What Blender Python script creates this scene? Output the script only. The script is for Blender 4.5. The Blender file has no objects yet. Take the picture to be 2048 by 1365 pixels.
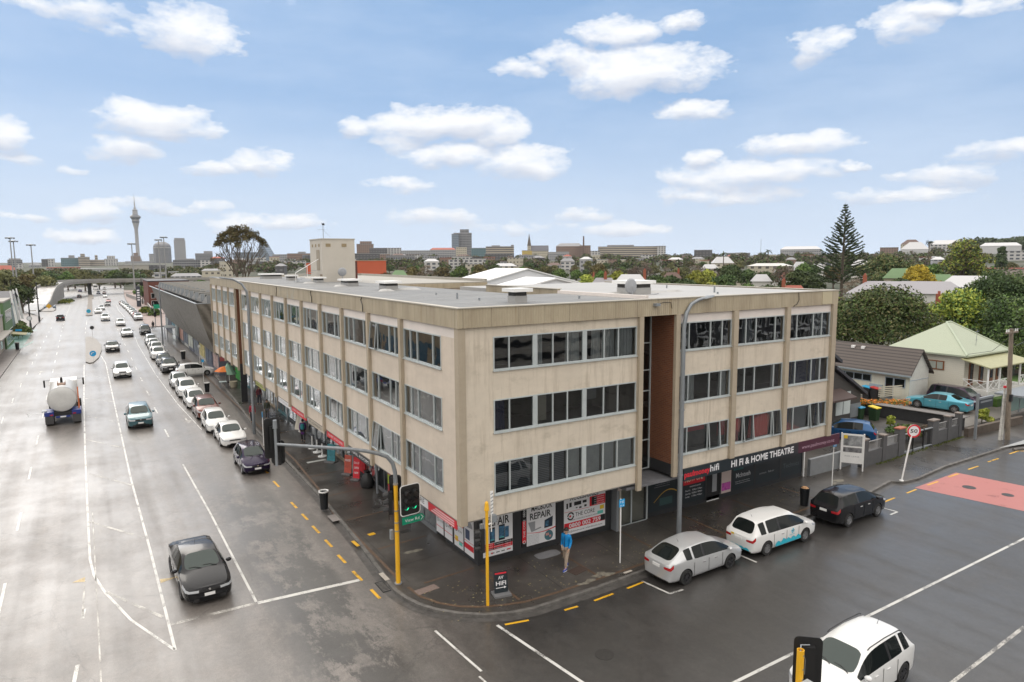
import bpy,bmesh,math,random
from math import radians,sin,cos,pi,sqrt,atan2,hypot,exp
from mathutils import Vector,Matrix
import numpy as np
S=bpy.context.scene
COL=S.collection
CAMZ=13.3
RX=(0.84987601,-0.0680686,0.52256812)
RY=(-0.52694578,-0.09802923,0.84422652)
RZ=(-0.00623836,-0.99285293,-0.11918115)
cd=bpy.data.cameras.new('camera')
cam=bpy.data.objects.new('camera',cd);COL.objects.link(cam)
cam.matrix_world=Matrix(((RX[0],-RX[1],-RX[2],0),(RY[0],-RY[1],-RY[2],0),(RZ[0],-RZ[1],-RZ[2],CAMZ),(0,0,0,1)))
cd.sensor_width=36;cd.sensor_fit='HORIZONTAL';cd.lens=1365/2048*36
cd.clip_start=0.2;cd.clip_end=20000
S.camera=cam
S.view_settings.view_transform='Standard'
S.view_settings.look='None'
S.view_settings.exposure=0.32
S.view_settings.gamma=1
S.cycles.max_bounces=6
S.cycles.transparent_max_bounces=8
SUN_AZ,SUN_EL=radians(-10),radians(27)
sd=bpy.data.lights.new('sun','SUN');sd.energy=.82;sd.angle=radians(32);sd.color=(1,.93,.84)
sun=bpy.data.objects.new('sun',sd);COL.objects.link(sun)
sv=Vector((sin(SUN_AZ)*cos(SUN_EL),cos(SUN_AZ)*cos(SUN_EL),sin(SUN_EL)))
sun.rotation_euler=sv.to_track_quat('Z','Y').to_euler()
W=bpy.data.worlds.new('World');S.world=W;W.use_nodes=True
W.cycles.sampling_method='MANUAL';W.cycles.sample_map_resolution=512
class NT:
 """tiny helper for wiring node trees"""
 def __init__(s,nt):
  s.nt=nt;nt.nodes.clear()
 def n(s,t,**k):
  x=s.nt.nodes.new(t)
  for a,b in k.items():setattr(x,a,b)
  return x
 def l(s,a,b):s.nt.links.new(a,b)
 def val(s,sock,v):
  if isinstance(v,bpy.types.NodeSocket):s.l(v,sock)
  else:sock.default_value=v
 def m(s,op,a,b=None,c=None,clamp=False):
  x=s.n('ShaderNodeMath',operation=op,use_clamp=clamp)
  s.val(x.inputs[0],a)
  if b is not None:s.val(x.inputs[1],b)
  if c is not None:s.val(x.inputs[2],c)
  return x.outputs[0]
 def mix(s,f,a,b,typ='MIX'):
  x=s.n('ShaderNodeMixRGB',blend_type=typ)
  s.val(x.inputs[0],f);s.val(x.inputs[1],a);s.val(x.inputs[2],b)
  return x.outputs[0]
 def ramp(s,f,stops):
  x=s.n('ShaderNodeValToRGB');s.val(x.inputs[0],f)
  e=x.color_ramp.elements
  while len(e)<len(stops):e.new(0.5)
  for i,(p,c)in enumerate(stops):
   e[i].position=p;e[i].color=(c,c,c,1)if isinstance(c,(int,float))else(*c,1)
  return x.outputs[0]
 def noise(s,vec,scale,detail=4,rough=.55,dist=0):
  x=s.n('ShaderNodeTexNoise');s.l(vec,x.inputs['Vector'])
  x.inputs['Scale'].default_value=scale;x.inputs['Detail'].default_value=detail
  x.inputs['Roughness'].default_value=rough;x.inputs['Distortion'].default_value=dist
  return x.outputs['Fac']
 def mapping(s,vec,sc=(1,1,1),loc=(0,0,0),rot=(0,0,0)):
  x=s.n('ShaderNodeMapping');s.l(vec,x.inputs[0])
  x.inputs['Scale'].default_value=sc;x.inputs['Location'].default_value=loc;x.inputs['Rotation'].default_value=rot
  return x.outputs[0]
def make_sky():
 t=NT(W.node_tree)
 sky=t.n('ShaderNodeTexSky',sky_type='NISHITA')
 sky.sun_disc=False;sky.sun_elevation=SUN_EL;sky.sun_rotation=SUN_AZ
 sky.air_density=1.0;sky.dust_density=.4;sky.ozone_density=3.0
 tc=t.n('ShaderNodeTexCoord').outputs['Generated']
 sp=t.n('ShaderNodeSeparateXYZ');t.l(tc,sp.inputs[0])
 x,y,z=sp.outputs
 az=t.m('ARCTAN2',x,y);el=t.m('ARCSINE',z)
 st=t.mapping(tc,(1,1,2.2))
 n1=t.noise(st,9,6,.6);n2=t.noise(t.mapping(st,loc=(3.1,7.7,1.3)),9,6,.6)
 fine=t.noise(st,26,7,.62)
 azw=t.m('ADD',az,t.m('MULTIPLY',t.m('SUBTRACT',n1,.5),.10))
 elw=t.m('ADD',el,t.m('MULTIPLY',t.m('SUBTRACT',n2,.5),.045))
 acc=None;low=None
 for a,e,sa,se,w in CLOUDS:
  dx=t.m('MULTIPLY',t.m('SUBTRACT',azw,a),1/(sa*1.12))
  dy=t.m('MULTIPLY',t.m('SUBTRACT',elw,e),1/(se*1.12))
  d=t.m('ADD',t.m('MULTIPLY',dx,dx),t.m('MULTIPLY',dy,dy))
  v=t.m('MULTIPLY',t.m('SUBTRACT',1.0,d),w)
  acc=v if acc is None else t.m('SMOOTH_MAX',acc,v,.15)
  dl=t.m('ADD',dy,.55);v2=t.m('MULTIPLY',t.m('SUBTRACT',1.0,t.m('ADD',t.m('MULTIPLY',dx,dx),t.m('MULTIPLY',dl,dl))),w)
  low=v2 if low is None else t.m('MAXIMUM',low,v2)
 dens=t.m('ADD',acc,t.m('MULTIPLY',t.m('SUBTRACT',fine,.5),2.6))
 mask=t.ramp(dens,[(-0.25,0),(.2,.34),(.65,.80),(1.2,.96)])
 veil=t.m('MULTIPLY',t.ramp(t.noise(t.mapping(tc,(1,1,4)),4,6,.6),[(.40,0),(.72,1)]),.28)
 hz=t.ramp(z,[(0.0,1),(.06,.72),(.22,.12),(.4,0)])
 over=t.ramp(t.m('ADD',z,t.m('MULTIPLY',t.m('SUBTRACT',n1,.5),.3)),[(.36,0),(.52,1)])  # unseen bright cloud overhead, added to light the facades
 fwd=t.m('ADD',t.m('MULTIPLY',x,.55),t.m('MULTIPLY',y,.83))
 back=t.ramp(t.m('ADD',fwd,t.m('MULTIPLY',t.m('SUBTRACT',n2,.5),.5)),[(-.25,1),(.02,0)])  # unseen bright cloud behind the camera, added for more light on the facades
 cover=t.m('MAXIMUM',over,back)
 shade=t.noise(st,14,5,.6)
 und=t.ramp(t.m('ADD',t.m('MULTIPLY',t.m('SUBTRACT',low,acc),.9),t.m('MULTIPLY',shade,.8)),[(.15,0),(.8,1)])
 ccol=t.mix(und,(.84,.85,.87,1),(.52,.56,.65,1))
 bg1=t.n('ShaderNodeBackground');t.l(sky.outputs[0],bg1.inputs[0]);bg1.inputs[1].default_value=SKY_STR
 bgh=t.n('ShaderNodeBackground');bgh.inputs[0].default_value=(.64,.74,.88,1);bgh.inputs[1].default_value=.95
 bgb=t.n('ShaderNodeBackground');bgb.inputs[0].default_value=(.245,.41,.67,1);bgb.inputs[1].default_value=1.0
 bgc=t.n('ShaderNodeBackground');t.l(ccol,bgc.inputs[0]);bgc.inputs[1].default_value=1.0
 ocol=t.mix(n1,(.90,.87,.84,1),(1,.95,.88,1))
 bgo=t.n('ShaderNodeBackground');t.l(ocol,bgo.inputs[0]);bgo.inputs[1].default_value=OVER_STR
 def ms(f,a,b):
  k=t.n('ShaderNodeMixShader');t.val(k.inputs[0],f);t.l(a.outputs[0],k.inputs[1]);t.l(b.outputs[0],k.inputs[2]);return k
 s0=ms(.8,bg1,bgb)
 s1=ms(t.m('MULTIPLY',hz,.95),s0,bgh)
 s2=ms(veil,s1,bgh)
 s3=ms(mask,s2,bgc)
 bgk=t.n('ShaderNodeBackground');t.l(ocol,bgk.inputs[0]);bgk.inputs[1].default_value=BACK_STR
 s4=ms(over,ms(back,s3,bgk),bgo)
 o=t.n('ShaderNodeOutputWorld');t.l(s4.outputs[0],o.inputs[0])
CLOUDS=[(0.01,0.295,0.058,0.018,0.5),(0.133,0.282,0.063,0.028,1),(0.05,0.275,0.019,0.01,0.5),(0.087,0.175,0.073,0.023,1.05),(0.138,0.167,0.033,0.01,0.8),(0.051,0.138,0.039,0.017,0.7),(-0.067,0.15,0.026,0.021,0.95),(-0.064,0.121,0.022,0.008,0.55),(0.213,0.129,0.04,0.016,1),(0.154,0.122,0.04,0.011,0.8),(-0.011,0.111,0.015,0.006,0.4),(0.332,0.184,0.027,0.013,0.9),(0.454,0.188,0.103,0.024,1.1),(0.532,0.179,0.043,0.027,0.9),(0.398,0.17,0.042,0.017,0.6),(0.468,0.147,0.082,0.016,1),(0.567,0.137,0.061,0.024,1.05),(0.403,0.104,0.042,0.01,0.6),(0.014,0.061,0.041,0.013,0.85),(-0.053,0.056,0.022,0.007,0.6),(0.08,0.069,0.038,0.008,0.6),(-0.012,0.035,0.041,0.008,0.8),(0.151,0.072,0.02,0.008,0.6),(0.175,0.055,0.041,0.01,0.6),(0.258,0.052,0.05,0.011,0.6),(0.452,0.06,0.068,0.014,0.7),(0.538,0.048,0.087,0.011,0.5),(0.704,0.303,0.06,0.017,1.1),(0.728,0.254,0.107,0.034,1.2),(0.631,0.271,0.038,0.017,0.8),(0.568,0.259,0.035,0.011,0.5),(0.794,0.308,0.038,0.012,0.8),(0.807,0.199,0.052,0.014,0.95),(0.959,0.264,0.036,0.02,0.9),(1.048,0.271,0.04,0.023,0.9),(1.079,0.285,0.038,0.013,0.9),(1.139,0.281,0.029,0.013,0.8),(0.946,0.145,0.068,0.015,1),(0.885,0.111,0.108,0.02,0.85),(1.012,0.112,0.017,0.007,1),(0.828,0.135,0.025,0.012,0.9),(0.853,0.087,0.086,0.013,0.7),(1.155,0.124,0.045,0.014,0.75),(1.116,0.098,0.062,0.015,0.6),(1.065,0.073,0.071,0.01,0.7),(0.668,0.062,0.035,0.007,0.5),(0.717,0.043,0.066,0.01,0.7)]
SKY_STR=.065
HAZE=0.00005
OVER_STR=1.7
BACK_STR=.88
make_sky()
def ss(a,b,x):
 t=min(1.0,max(0.0,(x-a)/(b-a)));return t*t*(3-2*t)
def zr(y):return-4*ss(150,375,y)
def T(x,y):
 r=hypot(x,y);az=math.degrees(atan2(x,max(y,.01)))
 z=zr(y)*(1-ss(30,160,x))
 amp=8+10*ss(9,22,az)+14*ss(60,68,az)
 z+=amp*ss(450,1600,r)
 return z
def at(px,d):
 """ground point d metres away in the direction of photo column px (of 2048, at the horizon)"""
 v=(px-1024,-163+(px-1024)*-.0063,1365)
 X=sum(a*b for a,b in zip(RX,v));Y=sum(a*b for a,b in zip(RY,v));h=hypot(X,Y)
 return X/h*d,Y/h*d
def zat(px,py,d):
 """height seen at photo row py at distance d"""
 v=(px-1024,py-682.5,1365)
 X=sum(a*b for a,b in zip(RX,v));Y=sum(a*b for a,b in zip(RY,v));Z=sum(a*b for a,b in zip(RZ,v))
 return CAMZ+Z/hypot(X,Y)*d
MATS={}
def M(name,col=(.5,.5,.5),rough=.6,spec=.5,metal=0,var=0,vscale=3,bump=0,bscale=20,coat=0,emit=0,ecol=None,stretch=(1,1,1),rvar=0,objvar=0):
 if name in MATS:return MATS[name]
 m=bpy.data.materials.new(name);m.use_nodes=True
 t=NT(m.node_tree)
 p=t.n('ShaderNodeBsdfPrincipled');o=t.n('ShaderNodeOutputMaterial');t.l(p.outputs[0],o.inputs[0])
 c=(*col,1)
 p.inputs['Base Color'].default_value=c
 p.inputs['Roughness'].default_value=rough
 p.inputs['Specular IOR Level'].default_value=spec
 p.inputs['Metallic'].default_value=metal
 p.inputs['Coat Weight'].default_value=coat
 if coat:p.inputs['Coat Roughness'].default_value=.06
 if emit:
  p.inputs['Emission Color'].default_value=(*(ecol or col),1);p.inputs['Emission Strength'].default_value=emit
 if var or bump or rvar or objvar:
  tc=t.n('ShaderNodeTexCoord').outputs['Object']
  v=t.mapping(tc,stretch)
 cc=None
 if var:
  n=t.noise(v,vscale,6,.65)
  dk=tuple(max(0,x*(1-var))for x in col);lt=tuple(min(1,x*(1+var))for x in col)
  cc=t.ramp(n,[(.3,dk),(.7,lt)]);t.l(cc,p.inputs['Base Color'])
 if objvar:
  oi=t.n('ShaderNodeObjectInfo').outputs['Random']
  hs=t.n('ShaderNodeHueSaturation')
  t.val(hs.inputs['Value'],t.m('ADD',1-objvar,t.m('MULTIPLY',oi,2*objvar)))
  t.val(hs.inputs['Color'],cc if cc is not None else c)
  t.l(hs.outputs[0],p.inputs['Base Color'])
 if rvar:
  t.l(t.m('ADD',rough-rvar,t.m('MULTIPLY',t.noise(v,vscale*.7,4),2*rvar)),p.inputs['Roughness'])
 if bump:
  b=t.n('ShaderNodeBump');b.inputs['Strength'].default_value=bump;b.inputs['Distance'].default_value=.02
  t.l(t.noise(v,bscale,4),b.inputs['Height']);t.l(b.outputs[0],p.inputs['Normal'])
 MATS[name]=m
 return m
class MB:
 def __init__(s):s.v=[];s.f=[];s.mi=[];s.T=None
 def add(s,vs,fs,mi=0):
  o=len(s.v)
  if s.T is not None:vs=[tuple(s.T@Vector(p))for p in vs]
  s.v+=[tuple(p)for p in vs];s.f+=[tuple(i+o for i in f)for f in fs];s.mi+=[mi]*len(fs)
 def quad(s,a,b,c,d,mi=0):s.add([a,b,c,d],[(0,1,2,3)],mi)
 def poly(s,pts,mi=0):s.add(pts,[tuple(range(len(pts)))],mi)
 def box(s,x0,y0,z0,x1,y1,z1,mi=0):
  if x0>x1:x0,x1=x1,x0
  if y0>y1:y0,y1=y1,y0
  if z0>z1:z0,z1=z1,z0
  s.add([(x0,y0,z0),(x1,y0,z0),(x1,y1,z0),(x0,y1,z0),(x0,y0,z1),(x1,y0,z1),(x1,y1,z1),(x0,y1,z1)],[(0,3,2,1),(4,5,6,7),(0,1,5,4),(1,2,6,5),(2,3,7,6),(3,0,4,7)],mi)
 def obox(s,c,sz,rz=0,mi=0,M4=None):
  hx,hy,hz=sz[0]/2,sz[1]/2,sz[2]/2
  R=M4 if M4 is not None else Matrix.Rotation(rz,3,'Z')
  vs=[tuple(Vector(c)+R@Vector((x,y,z)))for z in(-hz,hz)for x,y in((-hx,-hy),(hx,-hy),(hx,hy),(-hx,hy))]
  s.add(vs,[(0,3,2,1),(4,5,6,7),(0,1,5,4),(1,2,6,5),(2,3,7,6),(3,0,4,7)],mi)
 def prism(s,poly,z0,z1,mi=0,side=None):
  n=len(poly)
  a=[(p[0],p[1],z0)for p in poly];b=[(p[0],p[1],z1)for p in poly]
  s.add(a+b,[tuple(range(n-1,-1,-1)),tuple(range(n,2*n))],mi)
  s.add(a+b,[(i,(i+1)%n,n+(i+1)%n,n+i)for i in range(n)],mi if side is None else side)
 def cyl(s,p0,p1,r0,r1=None,n=12,mi=0,caps=True):
  r1=r0 if r1 is None else r1
  p0=Vector(p0);p1=Vector(p1);d=(p1-p0).normalized()
  u=d.orthogonal().normalized();w=d.cross(u)
  vs=[tuple(p0+(u*cos(2*pi*i/n)+w*sin(2*pi*i/n))*r0)for i in range(n)]+[tuple(p1+(u*cos(2*pi*i/n)+w*sin(2*pi*i/n))*r1)for i in range(n)]
  fs=[(i,(i+1)%n,n+(i+1)%n,n+i)for i in range(n)]
  if caps:fs+=[tuple(range(n-1,-1,-1)),tuple(range(n,2*n))]
  s.add(vs,fs,mi)
 def tube(s,pts,r,n=8,mi=0):
  rs=r if isinstance(r,(list,tuple))else[r]*len(pts)
  P=[Vector(p)for p in pts];vs=[];u=None
  for i,p in enumerate(P):
   d=(P[min(i+1,len(P)-1)]-P[max(i-1,0)]).normalized()
   if u is None:u=d.orthogonal().normalized()
   u=(u-d*u.dot(d)).normalized();w=d.cross(u)
   vs+=[tuple(p+(u*cos(2*pi*k/n)+w*sin(2*pi*k/n))*rs[i])for k in range(n)]
  fs=[(i*n+k,i*n+(k+1)%n,(i+1)*n+(k+1)%n,(i+1)*n+k)for i in range(len(P)-1)for k in range(n)]
  fs+=[tuple(range(n-1,-1,-1)),tuple(range(len(P)*n-n,len(P)*n))]
  s.add(vs,fs,mi)
 def lathe(s,prof,c=(0,0,0),n=16,axis='Z',mi=0):
  vs=[]
  for r,h in prof:
   for i in range(n):
    a=2*pi*i/n
    p=(r*cos(a),r*sin(a),h)
    if axis=='Y':p=(p[0],p[2],p[1])
    if axis=='X':p=(p[2],p[0],p[1])
    vs.append((p[0]+c[0],p[1]+c[1],p[2]+c[2]))
  fs=[(i*n+k,i*n+(k+1)%n,(i+1)*n+(k+1)%n,(i+1)*n+k)for i in range(len(prof)-1)for k in range(n)]
  s.add(vs,fs,mi)
 def text(s,txt,o,right,up,h,w=None,mi=0,lift=.004,bold=0,shear=0):
  """flat lettering: o is the lower left corner, h the cap height"""
  vs,fs,bw,bh=glyphs(txt,bold)
  R=Vector(right).normalized();U=Vector(up).normalized();N=R.cross(U)
  sy=h/bh;sx=(w/bw)if w else sy
  O=Vector(o)+N*lift
  s.add([tuple(O+R*(x*sx+y*sy*shear)+U*(y*sy))for x,y in vs],fs,mi)
 def build(s,name,mats,parent=None,root=None,smooth=False,label=None):
  me=bpy.data.meshes.new(name)
  off=Vector((0,0,0))
  if root is not None:off=Vector(root.location)
  me.from_pydata([(p[0]-off.x,p[1]-off.y,p[2]-off.z)for p in s.v],[],s.f)
  if not isinstance(mats,(list,tuple)):mats=[mats]
  for m in mats:me.materials.append(m)
  if len(mats)>1:me.polygons.foreach_set('material_index',s.mi)
  if smooth:
   me.polygons.foreach_set('use_smooth',[True]*len(s.f))
   try:me.set_sharp_from_angle(angle=radians(40))
   except Exception:pass
  me.update()
  o=bpy.data.objects.new(name,me);COL.objects.link(o)
  if parent is not None:o.parent=parent
  if label:o['label']=label
  return o
_G={}
def glyphs(txt,bold=0):
 k=(txt,bold)
 if k in _G:return _G[k]
 c=bpy.data.curves.new('lettering','FONT');c.body=txt;c.size=1;c.resolution_u=2;c.offset=bold;c.align_x='LEFT'
 o=bpy.data.objects.new('lettering',c);COL.objects.link(o)
 dg=bpy.context.evaluated_depsgraph_get();dg.update()
 me=bpy.data.meshes.new_from_object(o.evaluated_get(dg))
 vs=[(v.co.x,v.co.y)for v in me.vertices];fs=[tuple(p.vertices)for p in me.polygons]
 COL.objects.unlink(o);bpy.data.objects.remove(o);bpy.data.curves.remove(c);bpy.data.meshes.remove(me)
 if not vs:vs=[(0,0),(.1,0),(0,.1)];fs=[(0,1,2)]
 x0=min(v[0]for v in vs);x1=max(v[0]for v in vs)
 vs=[(x-x0,y)for x,y in vs]
 _G[k]=(vs,fs,x1-x0,.70)
 return _G[k]
def thing(name,label,cat,loc=(0,0,0),rz=0,group=None):
 o=bpy.data.objects.new(name,None);COL.objects.link(o);o.location=loc;o.rotation_euler=(0,0,rz)
 o.empty_display_size=.2
 o['label']=label;o['category']=cat
 if group:o['group']=group
 return o
def tag(o,label,cat,group=None,kind=None):
 o['label']=label;o['category']=cat
 if group:o['group']=group
 if kind:o['kind']=kind
 return o
def struct(o,kind='structure'):o['kind']=kind;return o
KIDS={}
def kids(o):
 return[c for c in COL.objects if c.parent==o]
def collect(o):
 """(object, children) tree, gathered once per prototype"""
 return(o,[collect(c)for c in kids(o)])
def dup(tree,loc,rz,label,group=None,cat=None,paint=None):
 def rec(t,parent):
  c=t[0].copy();COL.objects.link(c);c.parent=parent
  if paint and c.type=='MESH' and len(c.material_slots)and c.material_slots[0].link=='OBJECT':c.material_slots[0].material=paint
  for k in t[1]:rec(k,c)
  return c
 r=rec(tree,None)
 r.location=loc;r.rotation_euler=(0,0,rz);r['label']=label
 if group:r['group']=group
 if cat:r['category']=cat
 return r
ALU=M('aluminium_frame',(.52,.56,.57),.4,.5,.3)
DARK=M('dark_interior',(.018,.018,.02),.9)
BLACK=M('black_plastic',(.015,.015,.016),.45)
RUBBER=M('rubber',(.02,.02,.02),.8)
WHITE=M('white_paint',(.78,.78,.77),.5,var=.06,vscale=2)
YELLOW=M('yellow_pole_paint',(.78,.42,.02),.42,var=.12,vscale=2,stretch=(3,3,.6))
GALV=M('galvanised_steel',(.25,.27,.29),.45,.5,.35,var=.15,vscale=4,stretch=(2,2,.4))
STEELGREY=M('grey_steel',(.25,.27,.29),.5,.5,.2)
RED=M('red_sign',(.62,.02,.035),.5)
SIGNBLUE=M('blue_sign',(.02,.33,.68),.45)
INK=M('black_ink',(.012,.012,.014),.5)
PAPER=M('white_vinyl',(.74,.74,.76),.4)
SIGNGREEN=M('green_sign',(0,.25,.14),.5)
def glass_mat(name,tint,refl=.9,rough=.015,wav=.018):
 if name in MATS:return MATS[name]
 m=bpy.data.materials.new(name);m.use_nodes=True;t=NT(m.node_tree)
 tr=t.n('ShaderNodeBsdfTransparent');tr.inputs[0].default_value=(*tint,1)
 gl=t.n('ShaderNodeBsdfGlossy');gl.inputs['Roughness'].default_value=rough;gl.inputs[0].default_value=(.95,.98,1,1)
 fr=t.n('ShaderNodeFresnel');fr.inputs[0].default_value=1.5
 tc=t.n('ShaderNodeTexCoord').outputs['Object']
 b=t.n('ShaderNodeBump');b.inputs['Strength'].default_value=wav;b.inputs['Distance'].default_value=.3
 t.l(t.noise(tc,1.2,1),b.inputs['Height']);t.l(b.outputs[0],gl.inputs['Normal'])
 mx=t.n('ShaderNodeMixShader');t.l(t.m('MULTIPLY',fr.outputs[0],2.4*refl,clamp=True),mx.inputs[0])
 t.l(tr.outputs[0],mx.inputs[1]);t.l(gl.outputs[0],mx.inputs[2])
 o=t.n('ShaderNodeOutputMaterial');t.l(mx.outputs[0],o.inputs[0]);MATS[name]=m
 return m
GLASS=glass_mat('window_glass',(.62,.66,.68))
def paintmat(name,col,metal=.3,rough=.28):
 dk=max(col)<.13
 return M('paint_'+name,col,rough*(.6 if dk else 1),.2 if dk else .5,metal,coat=.3 if dk else .5)
P_WHITE=paintmat('white',(.72,.72,.71),0);P_SILVER=paintmat('silver',(.52,.53,.54),.35);P_BLACK=paintmat('black',(.012,.012,.014),.1)
P_TEAL=paintmat('teal',(.05,.125,.15),.4);P_MAROON=paintmat('maroon',(.13,.03,.02),.3);P_PURPLE=paintmat('purple',(.018,.010,.038),.4)
P_GREY=paintmat('dark grey',(.07,.072,.075),.4);P_CHAR=paintmat('charcoal',(.035,.035,.037),.3);P_BLUE=paintmat('blue',(.005,.07,.2),.4)
P_AQUA=paintmat('aqua',(.09,.36,.46),.35);P_AUBERG=paintmat('aubergine',(.035,.018,.04),.3);P_RED=paintmat('red',(.25,.02,.02),.2)
P_NAVY=paintmat('navy',(.01,.02,.09),.2)
CARGLASS=M('car_glass',(.008,.011,.011),.05,.28)
WSGLASS=M('windscreen_glass',(.035,.05,.045),.05,.5)
LAMP=M('headlamp_glass',(.55,.57,.6),.12,.8,.3)
LAMPON=M('headlamp_lit',(.9,.92,.95),.2,.8,0,emit=1.5,ecol=(1,.97,.9))
TAIL=M('tail_lamp',(.38,.01,.015),.15,.8)
GRILLE=M('grille',(.012,.012,.013),.35,.6)
RIM=M('alloy',(.36,.36,.37),.3,.5,.7);RIMD=M('dark_alloy',(.05,.05,.055),.35,.5,.5)
CHROME=M('chrome',(.6,.6,.6),.15,.5,.9)
PLATE=M('number_plate',(.75,.75,.74),.5)
SEAL=M('window_seal',(.012,.012,.012),.5)
TYPES={'hatch':dict(L=3.95,W=1.70,H=1.50,wb=2.5,wr=.30,hz=.72,cx=.235,cz=.98,rf=.40,pk=.5,rr=.88,dx=.955,dz=1.0,tz=.96,b0=.90,b1=1.0,gc=.17),'lift':dict(L=4.48,W=1.75,H=1.49,wb=2.7,wr=.32,hz=.70,cx=.20,cz=.96,rf=.37,pk=.46,rr=.80,dx=.965,dz=1.06,tz=1.02,b0=.88,b1=1.03,gc=.16),'sedan':dict(L=4.85,W=1.86,H=1.46,wb=2.85,wr=.34,hz=.74,cx=.26,cz=.97,rf=.405,pk=.48,rr=.70,dx=.835,dz=1.07,tz=1.02,b0=.90,b1=1.0,gc=.16),'suv':dict(L=4.40,W=1.83,H=1.63,wb=2.63,wr=.35,hz=.88,cx=.225,cz=1.09,rf=.375,pk=.48,rr=.88,dx=.965,dz=1.12,tz=1.06,b0=1.02,b1=1.13,gc=.21),'wagon':dict(L=4.60,W=1.76,H=1.58,wb=2.75,wr=.33,hz=.76,cx=.20,cz=1.0,rf=.36,pk=.48,rr=.89,dx=.965,dz=1.03,tz=.98,b0=.93,b1=1.02,gc=.17),'people_mover':dict(L=4.75,W=1.84,H=1.82,wb=2.9,wr=.34,hz=.85,cx=.16,cz=1.12,rf=.31,pk=.45,rr=.93,dx=.975,dz=1.08,tz=1.0,b0=1.02,b1=1.06,gc=.18),}
def car_profile(k):
 p=TYPES[k];L,H=p['L'],p['H'];F=L/2
 X=lambda f:F-f*L
 belt=lambda f:p['b0']+(p['b1']-p['b0'])*f
 w=p['W']/2
 st=[]
 hz,cz=p['hz'],p['cz']
 st.append((X(0.0),w*.80,p['gc']+.04,hz-.08,w*.66,hz-.01,hz+.01,'hood'))
 st.append((X(.022),w*.92,p['gc'],hz-.03,w*.76,hz+.035,hz+.06,'hood'))
 st.append((X(.10),w*.985,p['gc'],hz+(cz-hz)*.28,w*.80,hz+(cz-hz)*.52,hz+(cz-hz)*.62,'hood'))
 st.append((X(p['cx']-.035),w,p['gc'],belt(.15)-.01,w*.83,cz-.03,cz+.0,'hood'))
 st.append((X(p['cx']),w,p['gc'],belt(.2),w*.84,cz-.005,cz+.02,'ws'))
 rw=w*.70
 st.append((X(p['rf']),w,p['gc'],belt(p['rf']),rw,H-.07,H-.035,'cab'))
 bp=(p['rf']+p['rr'])/2-.02
 st.append((X(bp),w,p['gc'],belt(bp),rw*1.01,H-.035,H,'bp'))
 st.append((X(bp+.018),w,p['gc'],belt(bp),rw*1.01,H-.035,H,'cab'))
 cp=p['rr']-(.03 if k=='sedan' else .10)
 st.append((X(cp),w*.995,p['gc'],belt(cp),rw*.97,H-.06,H-.02,'cp'))
 cq=cp+.02
 if k in('wagon','people_mover','suv','lift'):
  st.append((X(cq),w*.99,p['gc'],belt(cq),rw*.97,H-.065,H-.025,'cab'))
 st.append((X(p['rr']),w*.985,p['gc'],belt(.9)+(.0),rw*.93,H-.11,H-.06,'rw'))
 dz=p['dz']
 st.append((X(p['dx']),w*.95,p['gc']+.02,min(belt(1)-.02,dz-.05),w*.78,dz-.01,dz+.01,'deck'))
 if k=='sedan':
  st.append((X(.955),w*.93,p['gc']+.03,dz-.09,w*.74,dz-.0,dz+.015,'deck'))
 st.append((X(.992),w*.86,p['gc']+.06,p['tz']-.16,w*.72,p['tz']-.10,p['tz']-.06,'end'))
 return p,st
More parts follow.
